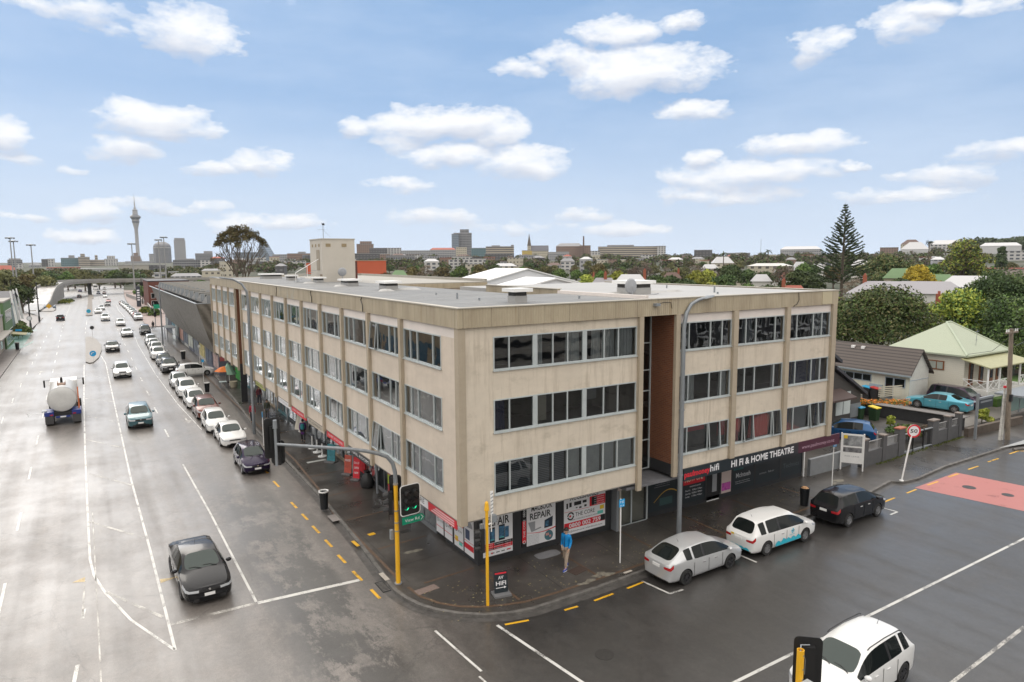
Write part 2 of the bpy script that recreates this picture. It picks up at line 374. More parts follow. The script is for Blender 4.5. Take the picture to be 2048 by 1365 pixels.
def make_car_shell(k):
 p,st=car_profile(k)
 vs,fs,mi=[],[],[]
 NP=10
 def prof(s):
  x,w,zb,zt,ry,rz,tz,_=s
  return[(0,zb),(w*.80,zb),(w*.97,zb+.07),(w,zb+(zt-zb)*.45),(w*.995,zb+(zt-zb)*.80),(w*.965,zt),(ry,rz),(ry*.90,rz+(tz-rz)*.45),(ry*.45,tz-.004),(0,tz)]
 n=len(st)
 idx={}
 for i,s in enumerate(st):
  pr=prof(s)
  for j,(y,z)in enumerate(pr):
   idx[(i,j,1)]=len(vs);vs.append((s[0],y,z))
   if y==0:idx[(i,j,-1)]=idx[(i,j,1)]
   else:idx[(i,j,-1)]=len(vs);vs.append((s[0],-y,z))
 for i in range(n-1):
  kd=st[i][7]
  for j in range(NP-1):
   m=0
   if kd=='ws' and j in(7,8):m=1
   if kd=='rw' and j in(7,8):m=2
   if kd=='cab' and j==5:m=3
   if kd=='ws' and j==5:m=3
   if kd=='bp' and j==5:m=6
   if j==0:m=6
   if j==1:m=6 if k=='suv' else 0
   if i==1 and j==4:m=4
   if i==0 and j==4:m=4
   if i>=n-2 and j==4 and k!='wagonx':m=5
   for sd in(1,-1):
    q=[idx[(i,j,sd)],idx[(i,j+1,sd)],idx[(i+1,j+1,sd)],idx[(i+1,j,sd)]]
    if sd==-1:q.reverse()
    qq=[]
    for a in q:
     if a not in qq:qq.append(a)
    fs.append(tuple(qq));mi.append(m)
 for i,sgn,front in((0,1,True),(n-1,-1,False)):
  mids={}
  pr=prof(st[i])
  for j,(y,z)in enumerate(pr):
   if y==0:continue
   for sd in(1,-1):
    b=(.10 if front else .05)*(1-.5*abs(j-4)/5)
    mids[(j,sd)]=len(vs);vs.append((st[i][0]+sgn*b,sd*y*.55,z))
  for j in range(NP-1):
   ccol=0;ecol=0
   if front:
    if j in(1,):ccol=6
    if j==2:ccol=6 if k in('suv','sedan')else 0
    if j==3:ccol=0
    if j==4:ccol=6;ecol=4
   else:
    if j==1:ccol=ecol=6
    if j==4:ecol=5
   if j==0:ccol=ecol=6
   def put(q,c):
    if not front:q=q[::-1]
    r=[]
    for a in q:
     if a not in r:r.append(a)
    if len(r)>2:fs.append(tuple(r));mi.append(c)
   E=lambda jj,sd:idx[(i,jj,sd)]
   Mi=lambda jj,sd:mids.get((jj,sd),idx[(i,jj,sd)])
   put([E(j,1),Mi(j,1),Mi(j+1,1),E(j+1,1)],ecol)
   put([Mi(j,1),Mi(j,-1),Mi(j+1,-1),Mi(j+1,1)],ccol)
   put([Mi(j,-1),E(j,-1),E(j+1,-1),Mi(j+1,-1)],ecol)
 me=bpy.data.meshes.new('shell');me.from_pydata(vs,[],fs)
 for q in range(8):me.materials.append(None)
 me.polygons.foreach_set('material_index',mi)
 bm=bmesh.new();bm.from_mesh(me);bmesh.ops.recalc_face_normals(bm,faces=bm.faces)
 cl=bm.edges.layers.float.new('crease_edge')
 for e in bm.edges:
  if len(e.link_faces)==2:
   a,b=e.link_faces
   if a.material_index!=b.material_index:e[cl]=.55
   if{a.material_index,b.material_index}&{4,5}:e[cl]=.7
 for i in range(n-1):
  for j in(1,5,6):
   for sd in(1,-1):
    bm.verts.ensure_lookup_table()
    e=bm.edges.get((bm.verts[idx[(i,j,sd)]],bm.verts[idx[(i+1,j,sd)]]))
    if e:e[cl]=max(e[cl],.45)
 bm.to_mesh(me);bm.free()
 o=bpy.data.objects.new('shell',me);COL.objects.link(o)
 sub=o.modifiers.new('s','SUBSURF');sub.levels=2;sub.render_levels=2
 cb=MB()
 for sx in(1,-1):
  cb.lathe([(0,-1.2),(p['wr']+.055,-1.2),(p['wr']+.055,1.2),(0,1.2)],(sx*p['wb']/2+(-.02),0,p['wr']),28,'Y')
 c=cb.build('cut',[DARK])
 cm=c.data;cm.materials.clear()
 for q in range(8):cm.materials.append(None)
 cm.polygons.foreach_set('material_index',[7]*len(cm.polygons))
 b2=bmesh.new();b2.from_mesh(cm);bmesh.ops.remove_doubles(b2,verts=b2.verts,dist=1e-4);bmesh.ops.recalc_face_normals(b2,faces=b2.faces);b2.to_mesh(cm);b2.free()
 bo=o.modifiers.new('b','BOOLEAN');bo.object=c;bo.operation='DIFFERENCE';bo.solver='EXACT';bo.material_mode='INDEX'
 dg=bpy.context.evaluated_depsgraph_get();dg.update()
 ev=bpy.data.meshes.new_from_object(o.evaluated_get(dg))
 V=[tuple(v.co)for v in ev.vertices];PF=[(tuple(q.vertices),q.material_index)for q in ev.polygons]
 for ob in(o,c):COL.objects.unlink(ob);bpy.data.objects.remove(ob)
 bpy.data.meshes.remove(ev)
 return p,V,PF
def piece(name,V,faces,mat,parent,objslot=False,push=0):
 used={};vs=[];fs=[]
 for f in faces:
  g=[]
  for a in f:
   if a not in used:used[a]=len(vs);vs.append(V[a])
   g.append(used[a])
  fs.append(g)
 me=bpy.data.meshes.new(name);me.from_pydata(vs,[],fs);me.materials.append(mat)
 me.polygons.foreach_set('use_smooth',[True]*len(fs))
 try:me.set_sharp_from_angle(angle=radians(38))
 except Exception:pass
 me.update()
 o=bpy.data.objects.new(name,me);COL.objects.link(o);o.parent=parent
 if objslot:
  o.material_slots[0].link='OBJECT';o.material_slots[0].material=mat
 return o
def make_wheel(p,rimmat,x,side,parent):
 r=p['wr'];t=MB();y=side*(p['W']/2-.115);hw=.105
 t.lathe([(r*.62,-hw),(r*.93,-hw),(r,-hw*.72),(r,hw*.72),(r*.93,hw),(r*.62,hw),(r*.62,-hw)],(0,0,0),26,'Y')
 o=t.build('wheel',RUBBER,parent,smooth=True);o.location=(x,y,r)
 m=MB();f=side*hw
 m.lathe([(r*.66,f*.9),(r*.60,f*.98),(r*.57,f*.6),(r*.57,-f*.5)],(0,0,0),22,'Y',0)
 m.lathe([(r*.56,f*.25),(0.001,f*.25)],(0,0,0),16,'Y',1)
 m.lathe([(r*.14,f*.9),(0.001,f*.92)],(0,0,0),10,'Y',0)
 for i in range(5):
  a=2*pi*i/5+.3
  d=Vector((cos(a),0,sin(a)));q=Vector((-sin(a),0,cos(a)))
  for off in(-.035,.035):
   a0=d*r*.08+q*off*.4;a1=d*r*.60+q*off*1.4
   m.add([tuple(a0+q*-.018+Vector((0,f*.9,0))),tuple(a0+q*.018+Vector((0,f*.9,0))),tuple(a1+q*.022+Vector((0,f*.86,0))),tuple(a1-q*.022+Vector((0,f*.86,0))),tuple(a0+q*-.018+Vector((0,f*.5,0))),tuple(a0+q*.018+Vector((0,f*.5,0))),tuple(a1+q*.022+Vector((0,f*.5,0))),tuple(a1-q*.022+Vector((0,f*.5,0)))],[(0,1,2,3),(0,4,5,1),(1,5,6,2),(2,6,7,3),(3,7,4,0)],0)
 rim=m.build('rim',[rimmat,DARK],o)
 return o
SHELLS={}
def make_car(k,label,paint,cat='car',name='parked_car',rim=None,lamp=None,rails=False,antenna=True):
 if k not in SHELLS:SHELLS[k]=make_car_shell(k)
 p,V,PF=SHELLS[k]
 t=thing(name,label,cat)
 sel=lambda f:[q[0]for q in PF if f(q)]
 yc=lambda q:sum(V[a][1]for a in q[0])/len(q[0])
 piece('body',V,sel(lambda q:q[1]==0),paint,t,True)
 piece('windscreen',V,sel(lambda q:q[1]==1),WSGLASS,t)
 piece('rear_window',V,sel(lambda q:q[1]==2),CARGLASS,t)
 for sd in(1,-1):
  piece('side_window',V,sel(lambda q:q[1]==3 and yc(q)*sd>0),CARGLASS,t)
  piece('headlight',V,sel(lambda q:q[1]==4 and yc(q)*sd>0),lamp or LAMP,t)
  piece('tail_light',V,sel(lambda q:q[1]==5 and yc(q)*sd>0),TAIL,t)
 piece('trim',V,sel(lambda q:q[1]==6),GRILLE,t)
 xcn=lambda q:sum(V[a][0]for a in q[0])/len(q[0])
 for sx in(1,-1):piece('wheel_arch',V,sel(lambda q:q[1]==7 and xcn(q)*sx>0),DARK,t)
 L,Wd=p['L'],p['W']
 for sx in(1,-1):
  for sd in(1,-1):
   make_wheel(p,rim or RIM,sx*p['wb']/2-.02,sd,t)
 xc=L/2-p['cx']*L-.22
 for sd in(1,-1):
  b=MB()
  b.lathe([(0,-.06),(.07,-.05),(.10,0),(.10,.05),(.06,.09),(0,.1)],(0,0,0),10,'X')
  o=b.build('wing_mirror',paint,t,smooth=True);o.material_slots[0].link='OBJECT';o.material_slots[0].material=paint
  o.location=(xc,sd*(Wd/2+.09),p['b0']+.10);o.scale=(1,1.1,.8)
  for hx in(-.25*p['wb']+.25,.22*p['wb']-.30):
   h=MB();h.box(hx,sd*(Wd/2-.003),p['b0']-.13,hx+.17,sd*(Wd/2+.022),p['b0']-.105)
   h.build('door_handle',paint if paint!=P_SILVER else CHROME,t)
 for hx in(.5*p['wb']-.55,-.02*p['wb'],-.5*p['wb']+.42):
  for sd in(1,-1):d=MB();d.box(hx,sd*(Wd/2-.004),p['gc']+.16,hx+.012,sd*(Wd/2+.0045),p['b0']-.02);d.build('door_seam',SEAL,t)
 b=MB();b.box(L/2+.075,-.19,p['hz']*.52,L/2+.10,.19,p['hz']*.52+.12)
 b.build('number_plate',PLATE,t)
 b=MB();zt=p['tz']-.28 if k!='sedan' else p['tz']-.36
 b.box(-L/2-.035,-.19,zt,-L/2+.03,.19,zt+.12)
 b.build('number_plate',PLATE,t)
 zl=p['gc']+.05
 b=MB();b.add([(L/2+.060,-.62,zl),(L/2+.105,-.40,zl-.01),(L/2+.105,.40,zl-.01),(L/2+.060,.62,zl),(L/2+.070,-.56,zl+.12),(L/2+.115,-.38,zl+.13),(L/2+.115,.38,zl+.13),(L/2+.070,.56,zl+.12)],[(0,4,5,1),(1,5,6,2),(2,6,7,3)]);b.f=[f[::-1]for f in b.f]+b.f;b.mi=b.mi*2
 b.build('lower_grille',GRILLE,t)
 x0=L/2-p['cx']*L+.03;z0=p['cz']+.035
 for y0,y1 in((.52,.02),(-.05,-.50)):b=MB();b.tube([(x0,y0,z0-.01),(x0-.10,(y0+y1)/2,z0+.045),(x0-.12,y1,z0+.05)],.012,4);b.build('wiper',BLACK,t)
 b=MB();b.cyl((L/2+.10,0,p['hz']-.10),(L/2+.112,0,p['hz']-.10),.045,.045,10)
 b.build('badge',CHROME,t)
 if rails:
  for sd in(1,-1):
   r=MB();x0=L/2-(p['rf']+.03)*L;x1=L/2-(p['rr']-.04)*L;y=sd*Wd*.345;z=p['H']+.02
   r.tube([(x0,y,z-.045),(x0-.12,y,z),((x0+x1)/2,y,z+.03),(x1+.12,y,z),(x1,y,z-.05)],.018,6)
   r.build('roof_rail',BLACK,t)
 if antenna:
  a=MB();xx=L/2-(p['rr']-.08)*L;a.cyl((xx,0,p['H']-.03),(xx-.10,0,p['H']+.13),.009,.004,5);a.build('antenna',BLACK,t)
 return t
def road_mat():
 m=bpy.data.materials.new('wet_asphalt');m.use_nodes=True;t=NT(m.node_tree)
 p=t.n('ShaderNodeBsdfPrincipled');o=t.n('ShaderNodeOutputMaterial');t.l(p.outputs[0],o.inputs[0])
 tc=t.n('ShaderNodeTexCoord').outputs['Object']
 sp=t.n('ShaderNodeSeparateXYZ');t.l(tc,sp.inputs[0]);x,y,z=sp.outputs
 big=t.noise(tc,.18,5,.6);med=t.noise(tc,.9,6,.65);fine=t.noise(tc,26,5,.8);grit=t.noise(tc,90,3,.8)
 streak=t.noise(t.mapping(tc,(1.1,.035,1)),1.0,5,.6)
 xb=t.m('ADD',x,t.m('MULTIPLY',t.m('SUBTRACT',med,.5),3.5))
 south=t.m('SUBTRACT',xb,t.m('MULTIPLY',t.m('SUBTRACT',y,19),.55))
 trk=t.m('ABSOLUTE',t.m('SINE',t.m('MULTIPLY',t.m('ADD',x,t.m('MULTIPLY',big,1.2)),pi/1.72)))
 side=t.ramp(t.m('MULTIPLY',t.m('SUBTRACT',south,7.0),.2),[(0,0),(1,1)])
 pale=t.ramp(t.m('ADD',t.m('MULTIPLY',med,.5),t.m('MULTIPLY',streak,.5)),[(.35,(.15,.132,.117)),(.62,(.25,.222,.20))])
 dark=t.ramp(t.m('ADD',t.m('MULTIPLY',big,.6),t.m('MULTIPLY',med,.4)),[(.35,(.030,.027,.025)),(.65,(.062,.056,.051))])
 col=t.mix(side,pale,dark)
 lane=t.m('MULTIPLY',t.ramp(t.m('MULTIPLY',t.m('SUBTRACT',x,4.4),.25),[(0,0),(.35,1),(.9,1),(1,.3)]),t.ramp(t.m('MULTIPLY',t.m('SUBTRACT',y,12),.03),[(0,0),(.25,1),(.8,.9),(1,0)]))
 pn=t.noise(t.mapping(tc,(1,.42,1),rot=(0,0,.12)),.62,10,.8)
 patch=t.m('MULTIPLY',t.ramp(pn,[(.455,0),(.51,1)]),t.m('MULTIPLY',lane,t.m('SUBTRACT',1.0,side)))
 col=t.mix(t.m('MULTIPLY',patch,.88),col,(.020,.019,.018,1))
 vor=t.n('ShaderNodeTexVoronoi',feature='DISTANCE_TO_EDGE');t.l(t.mapping(tc,(.16,.13,.1)),vor.inputs['Vector']);vor.inputs['Scale'].default_value=1
 jit=t.m('ADD',vor.outputs[0],t.m('MULTIPLY',t.m('SUBTRACT',t.noise(tc,1.1,7,.7),.5),.07))
 crack=t.ramp(t.m('ABSOLUTE',jit),[(.0,1),(.004,0)])
 col=t.mix(t.m('MULTIPLY',crack,.4),col,(.012,.012,.012,1))
 col=t.mix(t.m('MULTIPLY',t.ramp(fine,[(.35,1),(.7,0)]),.6),col,(.02,.02,.02,1))
 col=t.mix(t.m('MULTIPLY',t.ramp(grit,[(.58,0),(.75,1)]),.5),col,(.34,.32,.30,1))
 g5=t.m('ADD',t.m('MULTIPLY',t.noise(tc,5,10,.85),.6),t.m('MULTIPLY',t.noise(t.mapping(tc,(1,.5,1)),2.1,8,.75),.4))
 col=t.mix(.85,col,t.ramp(g5,[(.36,.52),(.5,.92),(.62,1.3)]),'MULTIPLY')
 col=t.mix(t.m('MULTIPLY',t.m('MULTIPLY',t.ramp(trk,[(.55,0),(1,1)]),t.m('SUBTRACT',1.0,side)),t.m('MULTIPLY',streak,.55)),col,(.05,.046,.042,1))
 t.l(col,p.inputs['Base Color'])
 wet=t.m('ADD',t.m('MULTIPLY',big,.4),t.m('ADD',t.m('MULTIPLY',streak,.35),t.m('MULTIPLY',med,.25)))
 r0=t.ramp(wet,[(.36,.37),(.5,.47),(.66,.58)])
 r1=t.m('ADD',r0,t.m('MULTIPLY',side,-.04))
 t.l(t.m('SUBTRACT',r1,t.m('MULTIPLY',patch,.08)),p.inputs['Roughness'])
 p.inputs['Specular IOR Level'].default_value=.65
 t.val(p.inputs['Coat Weight'],t.m('MULTIPLY',t.ramp(wet,[(.38,1),(.6,.25)]),.55));p.inputs['Coat Roughness'].default_value=.22
 b=t.n('ShaderNodeBump');b.inputs['Strength'].default_value=.35;b.inputs['Distance'].default_value=.012
 t.l(t.m('ADD',fine,t.m('MULTIPLY',med,.8)),b.inputs['Height']);t.l(b.outputs[0],p.inputs['Normal'])
 return m
ROAD=road_mat()
def marking_mat(name,col,wear=.5):
 m=bpy.data.materials.new(name);m.use_nodes=True;t=NT(m.node_tree)
 p=t.n('ShaderNodeBsdfPrincipled');o=t.n('ShaderNodeOutputMaterial');t.l(p.outputs[0],o.inputs[0])
 tc=t.n('ShaderNodeTexCoord').outputs['Object']
 n=t.m('ADD',t.m('MULTIPLY',t.noise(tc,1.2,4),.5),t.m('MULTIPLY',t.noise(tc,22,5,.8),.5))
 p.inputs['Base Color'].default_value=(*col,1);p.inputs['Roughness'].default_value=.42
 tr=t.n('ShaderNodeBsdfTransparent');mx=t.n('ShaderNodeMixShader');t.l(t.ramp(n,[(wear-.06,1),(wear+.06,.08)]),mx.inputs[0]);t.l(p.outputs[0],mx.inputs[1]);t.l(tr.outputs[0],mx.inputs[2]);t.l(mx.outputs[0],o.inputs[0])
 return m
MARKW=marking_mat('marking_white',(.62,.61,.58),.43)
MARKWORN=marking_mat('marking_white_worn',(.56,.54,.50),.50)
MARKY=marking_mat('marking_yellow',(.72,.40,.02),.40)
MARKYPALE=marking_mat('marking_yellow_pale',(.55,.40,.16),.46)
MARKRED=marking_mat('marking_red',(.45,.165,.145),.36)
MARKGREEN=marking_mat('marking_green',(.16,.30,.27),.42)
def pave_mat():
 m=bpy.data.materials.new('footpath_asphalt');m.use_nodes=True;t=NT(m.node_tree)
 p=t.n('ShaderNodeBsdfPrincipled');o=t.n('ShaderNodeOutputMaterial');t.l(p.outputs[0],o.inputs[0])
 tc=t.n('ShaderNodeTexCoord').outputs['Object']
 big=t.noise(tc,.25,6,.62);med=t.noise(tc,1.3,6,.7);fine=t.noise(tc,30,4,.8)
 c=t.ramp(t.m('ADD',t.m('MULTIPLY',big,.6),t.m('MULTIPLY',med,.4)),[(.32,(.038,.034,.030)),(.5,(.066,.059,.052)),(.68,(.105,.095,.084))])
 c=t.mix(t.m('MULTIPLY',t.ramp(fine,[(.35,1),(.7,0)]),.35),c,(.02,.019,.018,1))
 spots=t.n('ShaderNodeTexVoronoi');t.l(t.mapping(tc,(1,1,0)),spots.inputs['Vector']);spots.inputs['Scale'].default_value=2.4
 sm=t.m('MULTIPLY',t.ramp(spots.outputs['Distance'],[(.03,1),(.06,0)]),t.ramp(t.noise(tc,.5,2),[(.5,0),(.6,1)]))
 c=t.mix(t.m('MULTIPLY',sm,.8),c,(.30,.29,.22,1))
 t.l(c,p.inputs['Base Color'])
 t.l(t.ramp(big,[(.35,.22),(.65,.5)]),p.inputs['Roughness'])
 b=t.n('ShaderNodeBump');b.inputs['Strength'].default_value=.3;b.inputs['Distance'].default_value=.01
 t.l(fine,b.inputs['Height']);t.l(b.outputs[0],p.inputs['Normal'])
 return m
PAVE=pave_mat()
KERBM=M('kerb_stone',(.115,.108,.10),.6,var=.45,vscale=3)
CHANNEL=M('channel_concrete',(.075,.07,.066),.42,var=.4,vscale=2.5)
BRICKB=M('brick_band',(.105,.066,.042),.5,var=.4,vscale=9)
CONC=M('concrete',(.30,.29,.27),.7,var=.18,vscale=1.2)
def ground_mat():
 m=bpy.data.materials.new('suburb_ground');m.use_nodes=True;t=NT(m.node_tree)
 p=t.n('ShaderNodeBsdfPrincipled');o=t.n('ShaderNodeOutputMaterial');t.l(p.outputs[0],o.inputs[0])
 tc=t.n('ShaderNodeTexCoord').outputs['Object']
 n=t.noise(tc,.02,8,.7)
 c=t.ramp(n,[(.35,(.028,.04,.018)),(.5,(.05,.055,.03)),(.62,(.12,.11,.09)),(.75,(.05,.06,.03))]);t.l(c,p.inputs['Base Color'])
 p.inputs['Roughness'].default_value=.9
 return m
GROUND=ground_mat()
mb=MB();radii=[0,20,40,60,90,120,160,200,250,300,360,430,520,640,800,1000,1250,1600,2100,2900,4200,6500,10000,14000]
NA=120;vs=[];fs=[]
for r in radii:
 for a in range(NA):
  A=2*pi*a/NA;x,y=r*sin(A),r*cos(A)
  vs.append((x,y,T(x,y)-.12-(.25 if r>200 and r<700 else 0)))
for i in range(len(radii)-1):
 for a in range(NA):fs.append((i*NA+a,(i+1)*NA+a,(i+1)*NA+(a+1)%NA,i*NA+(a+1)%NA)[::-1])
mb.add(vs,fs);struct(mb.build('ground',GROUND,smooth=True))
def strip(ys,xl,xr,dz,mb,mi=0,step=8):
 """sheet between two x edges following the road profile"""
 pts=[]
 for i in range(len(ys)-1):
  n=max(1,int((ys[i+1]-ys[i])/step))
  for k in range(n):
   f=k/n;pts.append((ys[i]+(ys[i+1]-ys[i])*f,xl[i]+(xl[i+1]-xl[i])*f,xr[i]+(xr[i+1]-xr[i])*f))
 pts.append((ys[-1],xl[-1],xr[-1]))
 for a,b in zip(pts,pts[1:]):
  mb.quad((a[1],a[0],zr(a[0])+dz),(a[2],a[0],zr(a[0])+dz),(b[2],b[0],zr(b[0])+dz),(b[1],b[0],zr(b[0])+dz),mi)
KERB_Y=[25,30,37,45,55,70,100,143]
KERB_X=[9.62,9.95,10.25,10.35,10.45,11.2,12.4,13.0]
mb=MB();strip([-40,24.9,25]+KERB_Y[1:]+[146,156,210,290,390,470,620],[-14,-14,-14,-13,-12,-11,-10,-9.6,-9.4,-9.5,-9.5,-9.6,-10.5,-21,-21,-22,-24],[9.64,9.64,9.64]+KERB_X[1:]+[24,24,11,12.5,15,18,24],0,mb)
struct(mb.build('main_road',ROAD))
mb=MB();mb.quad((9.64,4.2,0),(260,4.2,0),(260,21.35,0),(9.64,21.35,0));mb.poly([(9.64,21.35,0),(13,21.35,0),(13,25,0),(9.64,25,0)])
struct(mb.build('side_road',ROAD))
mb=MB();mb.box(12,-12,-.1,260,4.2,.12);struct(mb.build('far_side_footpath',PAVE))
mb=MB();mb.box(24,143.5,-.3,70,155.5,-.02);struct(mb.build('cross_street',ROAD))
corner=[(9.62,24.6),(9.72,23.9),(9.95,23.1),(10.35,22.35),(10.95,21.65),(11.7,21.05),(12.6,20.62),(13.6,20.42),(16.8,20.44),(19.9,20.57),(24,20.65),(29.4,20.7),(36,20.85),(37.6,21.15),(39.6,21.45),(40.0,21.0),(41.5,20.85),(45.3,21.2),(56.5,21.2),(120,21.3),(250,21.5)]
edge=[(x,y)for y,x in list(zip(KERB_Y,KERB_X))[::-1]]+corner
mb=MB()
outer=edge
inner=[(13.6+6,143),(13.6+6,100),(19.6,70),(19.6,55),(19.6,45),(19.6,37),(19.6,30),(19.6,28)]+[(19.6+i*.1,27.9)for i in range(len(corner)-4)]+[(60,27.8),(120,28),(250,28)]
inner=[(19.6,143)]+[(19.6,y)for y in KERB_Y[::-1][1:]]
def offset(pts,d):
 out=[]
 for i,p in enumerate(pts):
  a=Vector(pts[max(i-1,0)]);b=Vector(pts[min(i+1,len(pts)-1)]);t=(b-a).normalized()
  out.append((p[0]-t.y*d,p[1]+t.x*d))
 return out
kin=offset(edge,.16);kout=offset(edge,-.32)
poly=kin+[(250,30),(19.6,30),(19.6,143)]
mb.poly([(x,y,.12)for x,y in poly]);struct(mb.build('footpath',PAVE))
mb=MB();mb2=MB()
for i in range(len(edge)-1):
 a,b,c,d=edge[i],edge[i+1],kin[i+1],kin[i]
 mb.quad((*a,.125),(*b,.125),(*c,.125),(*d,.125));mb.quad((*a,-.05),(*b,-.05),(*b,.125),(*a,.125))
 e,f=kout[i],kout[i+1]
 mb2.quad((*e,.004),(*f,.004),(*b,.004),(*a,.004))
struct(mb.build('kerb',KERBM));struct(mb2.build('gutter',CHANNEL))
mb=MB()
def band(pts,w=.14,z=.124,m=mb):
 for a,b in zip(pts,pts[1:]):
  a=Vector(a);b=Vector(b);n=(b-a).normalized();n=Vector((-n.y,n.x))*w/2
  m.quad((*(a-n),z),(*(b-n),z),(*(b+n),z),(*(a+n),z))
band([(10.75,120),(10.9,60),(10.9,45),(10.55,38),(10.14,34.2),(10.14,25.6)])
band([(10.2,24.6),(10.32,23.6),(10.72,22.73),(11.25,22.1),(11.9,21.65),(12.7,21.3),(13.6,21.05),(15,21.0),(18.5,21.05),(21,21.15),(34,21.4)])
for yy,x0 in((28.75,10.4),(32.95,10.3),(37.05,10.5),(41.05,10.7),(45,11),(49,11),(53,11),(57,11),(61,11.2),(65,11.3),(69,11.4)):band([(x0+.1,yy),(13.0,yy+.2)],.12)
band([(10.9,24.57),(13.3,24.7)],.12)
for xx in(13.45,17.3,21.2,25.2,29.2,33.2):band([(xx,21.3),(xx,24.4)],.12)
struct(mb.build('paving_band',BRICKB))
JOINT=M('paving_joint',(.015,.014,.013),.5)
mb=MB()
rj=random.Random(4)
for yy in(26.6,30.8,35.1,39.2,43.2,47.1,51.2,55.4,59.3,63.3,67.4,71.5,76):band([(10.7,yy),(13.4,yy+.15)],.02,.1235,mb)
for xx in(15.4,19.3,23.2,27.1,31.0,35,38,44,48,52,57):band([(xx,20.9),(xx+.1,24.6)],.02,.1235,mb)
band([(10.4,25),(10.4,42)],.015,.1235,mb)
struct(mb.build('paving_joints',JOINT))
def line(pts,w,mb,dz=.0055):
 for a,b in zip(pts,pts[1:]):
  a=Vector(a);b=Vector(b);n=(b-a).normalized();n=Vector((-n.y,n.x))*w/2
  k=max(1,int((b-a).length/10))
  for i in range(k):
   p=a+(b-a)*(i/k);q=a+(b-a)*((i+1)/k)
   mb.quad((*(p-n),zr(p.y)+dz),(*(q-n),zr(q.y)+dz),(*(q+n),zr(q.y)+dz),(*(p+n),zr(p.y)+dz))
mb=MB()
line([(-1.12,104),(-1.08,77),(-.97,56.3),(-.84,42.3),(-.76,35),(-.62,33),(-.26,31.04),(.52,28.0),(1.68,24.95)],.10,mb)
line([(-.4,142),(1.3,104),(1.36,74),(1.44,47),(1.62,34.7),(1.70,24.9)],.10,mb)
line([(4.52,48.6),(4.70,38.3),(4.77,26.9)],.10,mb)
struct(mb.build('median_edge_line',MARKW))
mb=MB()
for a in range(8):
 pass
chev=[((-1.1,94.3),(1.24,90.2)),((-1.05,78.1),(1.36,74.5)),((-1.0,69.1),(1.36,64.7)),((-.95,59.7),(1.45,55.2)),((-.8,49.8),(1.45,45.6)),((-.8,40.3),(1.54,36.3)),((-.19,31.0),(1.55,27.6)),((-.4,118),(.9,114))]
for a,b in chev:line([a,b],.14,mb)
line([(1.75,26.85),(4.75,26.8)],.2,mb)
line([(-.95,33),(-1.02,29.3)],.07,mb);line([(-.62,42),(-.5,24)],.05,mb)
struct(mb.build('median_hatching',MARKWORN))
mb=MB()
for k in range(46):
 y=57.0+k*9.6
 if y>460:break
 line([(4.45,y),(4.42,y+2.9)],.11,mb)
for k in range(44):
 y=21.6+k*9.6
 line([(-3.65-.009*max(0,y-20),y),(-3.65-.009*max(0,y-17),y+3.0)],.11,mb)
for k in range(12):line([(-6.9,60+k*9.6),(-7.0,63+k*9.6)],.1,mb)
line([(-.97,29.9),(-1.02,29.1)],.12,mb);line([(-1.15,25.7),(-1.24,24.6)],.12,mb)
line([(6.9,58),(6.4,70),(6.1,90),(6.2,125),(6.6,142)],.07,mb)
line([(7.2,195),(7.4,240),(8.6,300)],.09,mb)
for yb,xx in((150,-1),(172,-.8)):line([(xx,yb),(xx,yb+14)],.1,mb)
struct(mb.build('lane_line',MARKW))
mb=MB();line([(4.8,26.78),(8.86,26.5)],.22,mb);struct(mb.build('stop_line',MARKW))
mb=MB()
ydash=[(8.77,41.8,40.5),(8.75,37.5,36.4),(8.79,35.4,34.4),(8.80,33.45,32.35),(8.83,31.4,30.4),(8.82,29.4,28.4),(8.86,27.45,26.4),(8.94,25.45,24.55),(8.8,44.6,43.6)]
for x,a,b in ydash:line([(x,a),(x+.03,b)],.13,mb)
for a,b in(((12.14,20.23),(13.05,20.02)),((14.59,19.9),(15.20,19.86)),((16.0,19.86),(17.0,19.9)),((17.76,19.93),(18.72,20.0)),((36.2,19.9),(37.3,19.95)),((38.6,20),(39.7,20.05)),((41,20.1),(42.2,20.1)),((43.6,20.2),(44.8,20.2)),((46.2,20.3),(47.5,20.3)),((49,20.4),(50.4,20.4)),((52.2,20.5),(53.6,20.5))):line([a,b],.11,mb)
line([(53.6,20.4),(58.2,17.6),(70,17.4)],.1,mb)
struct(mb.build('no_stopping_dashes',MARKY))
mb=MB();mb.poly([(-1.4,32.75,.006),(-.95,32.55,.006),(-.95,33.05,.006)]);mb.poly([(1.73,31.1,.006),(1.73,30.7,.006),(2.4,30.95,.006)][::1]);struct(mb.build('survey_mark',MARKYPALE))
mb=MB()
line([(18.70,20.1),(18.9,18.68),(19.6,18.65)],.1,mb)
line([(24.1,20.2),(24.15,18.7)],.1,mb);line([(35.2,19.9),(35.3,18.7),(34.6,18.68)],.1,mb)
line([(9.8,21.23),(10.02,18.2)],.09,mb);line([(11.88,20.35),(12.44,15.9)],.12,mb);line([(9.82,18),(10.3,12)],.07,mb)
struct(mb.build('parking_bay_mark',MARKW))
mb=MB();line([(14.5,13.4),(37,13.6),(70,13.8)],.12,mb);struct(mb.build('centre_line',MARKW))
mb=MB();line([(21.9,9.75),(27.9,10.05)],.12,mb);struct(mb.build('edge_line',MARKWORN))
mb=MB();mb.poly([(39.9,20.25,.0045),(41.0,14.9,.0045),(42.4,8,.0045),(48.4,8,.0045),(46.6,13,.0045),(45.5,17.0,.0045),(44.9,20.4,.0045)]);struct(mb.build('red_road_surface',MARKRED))
mb=MB()
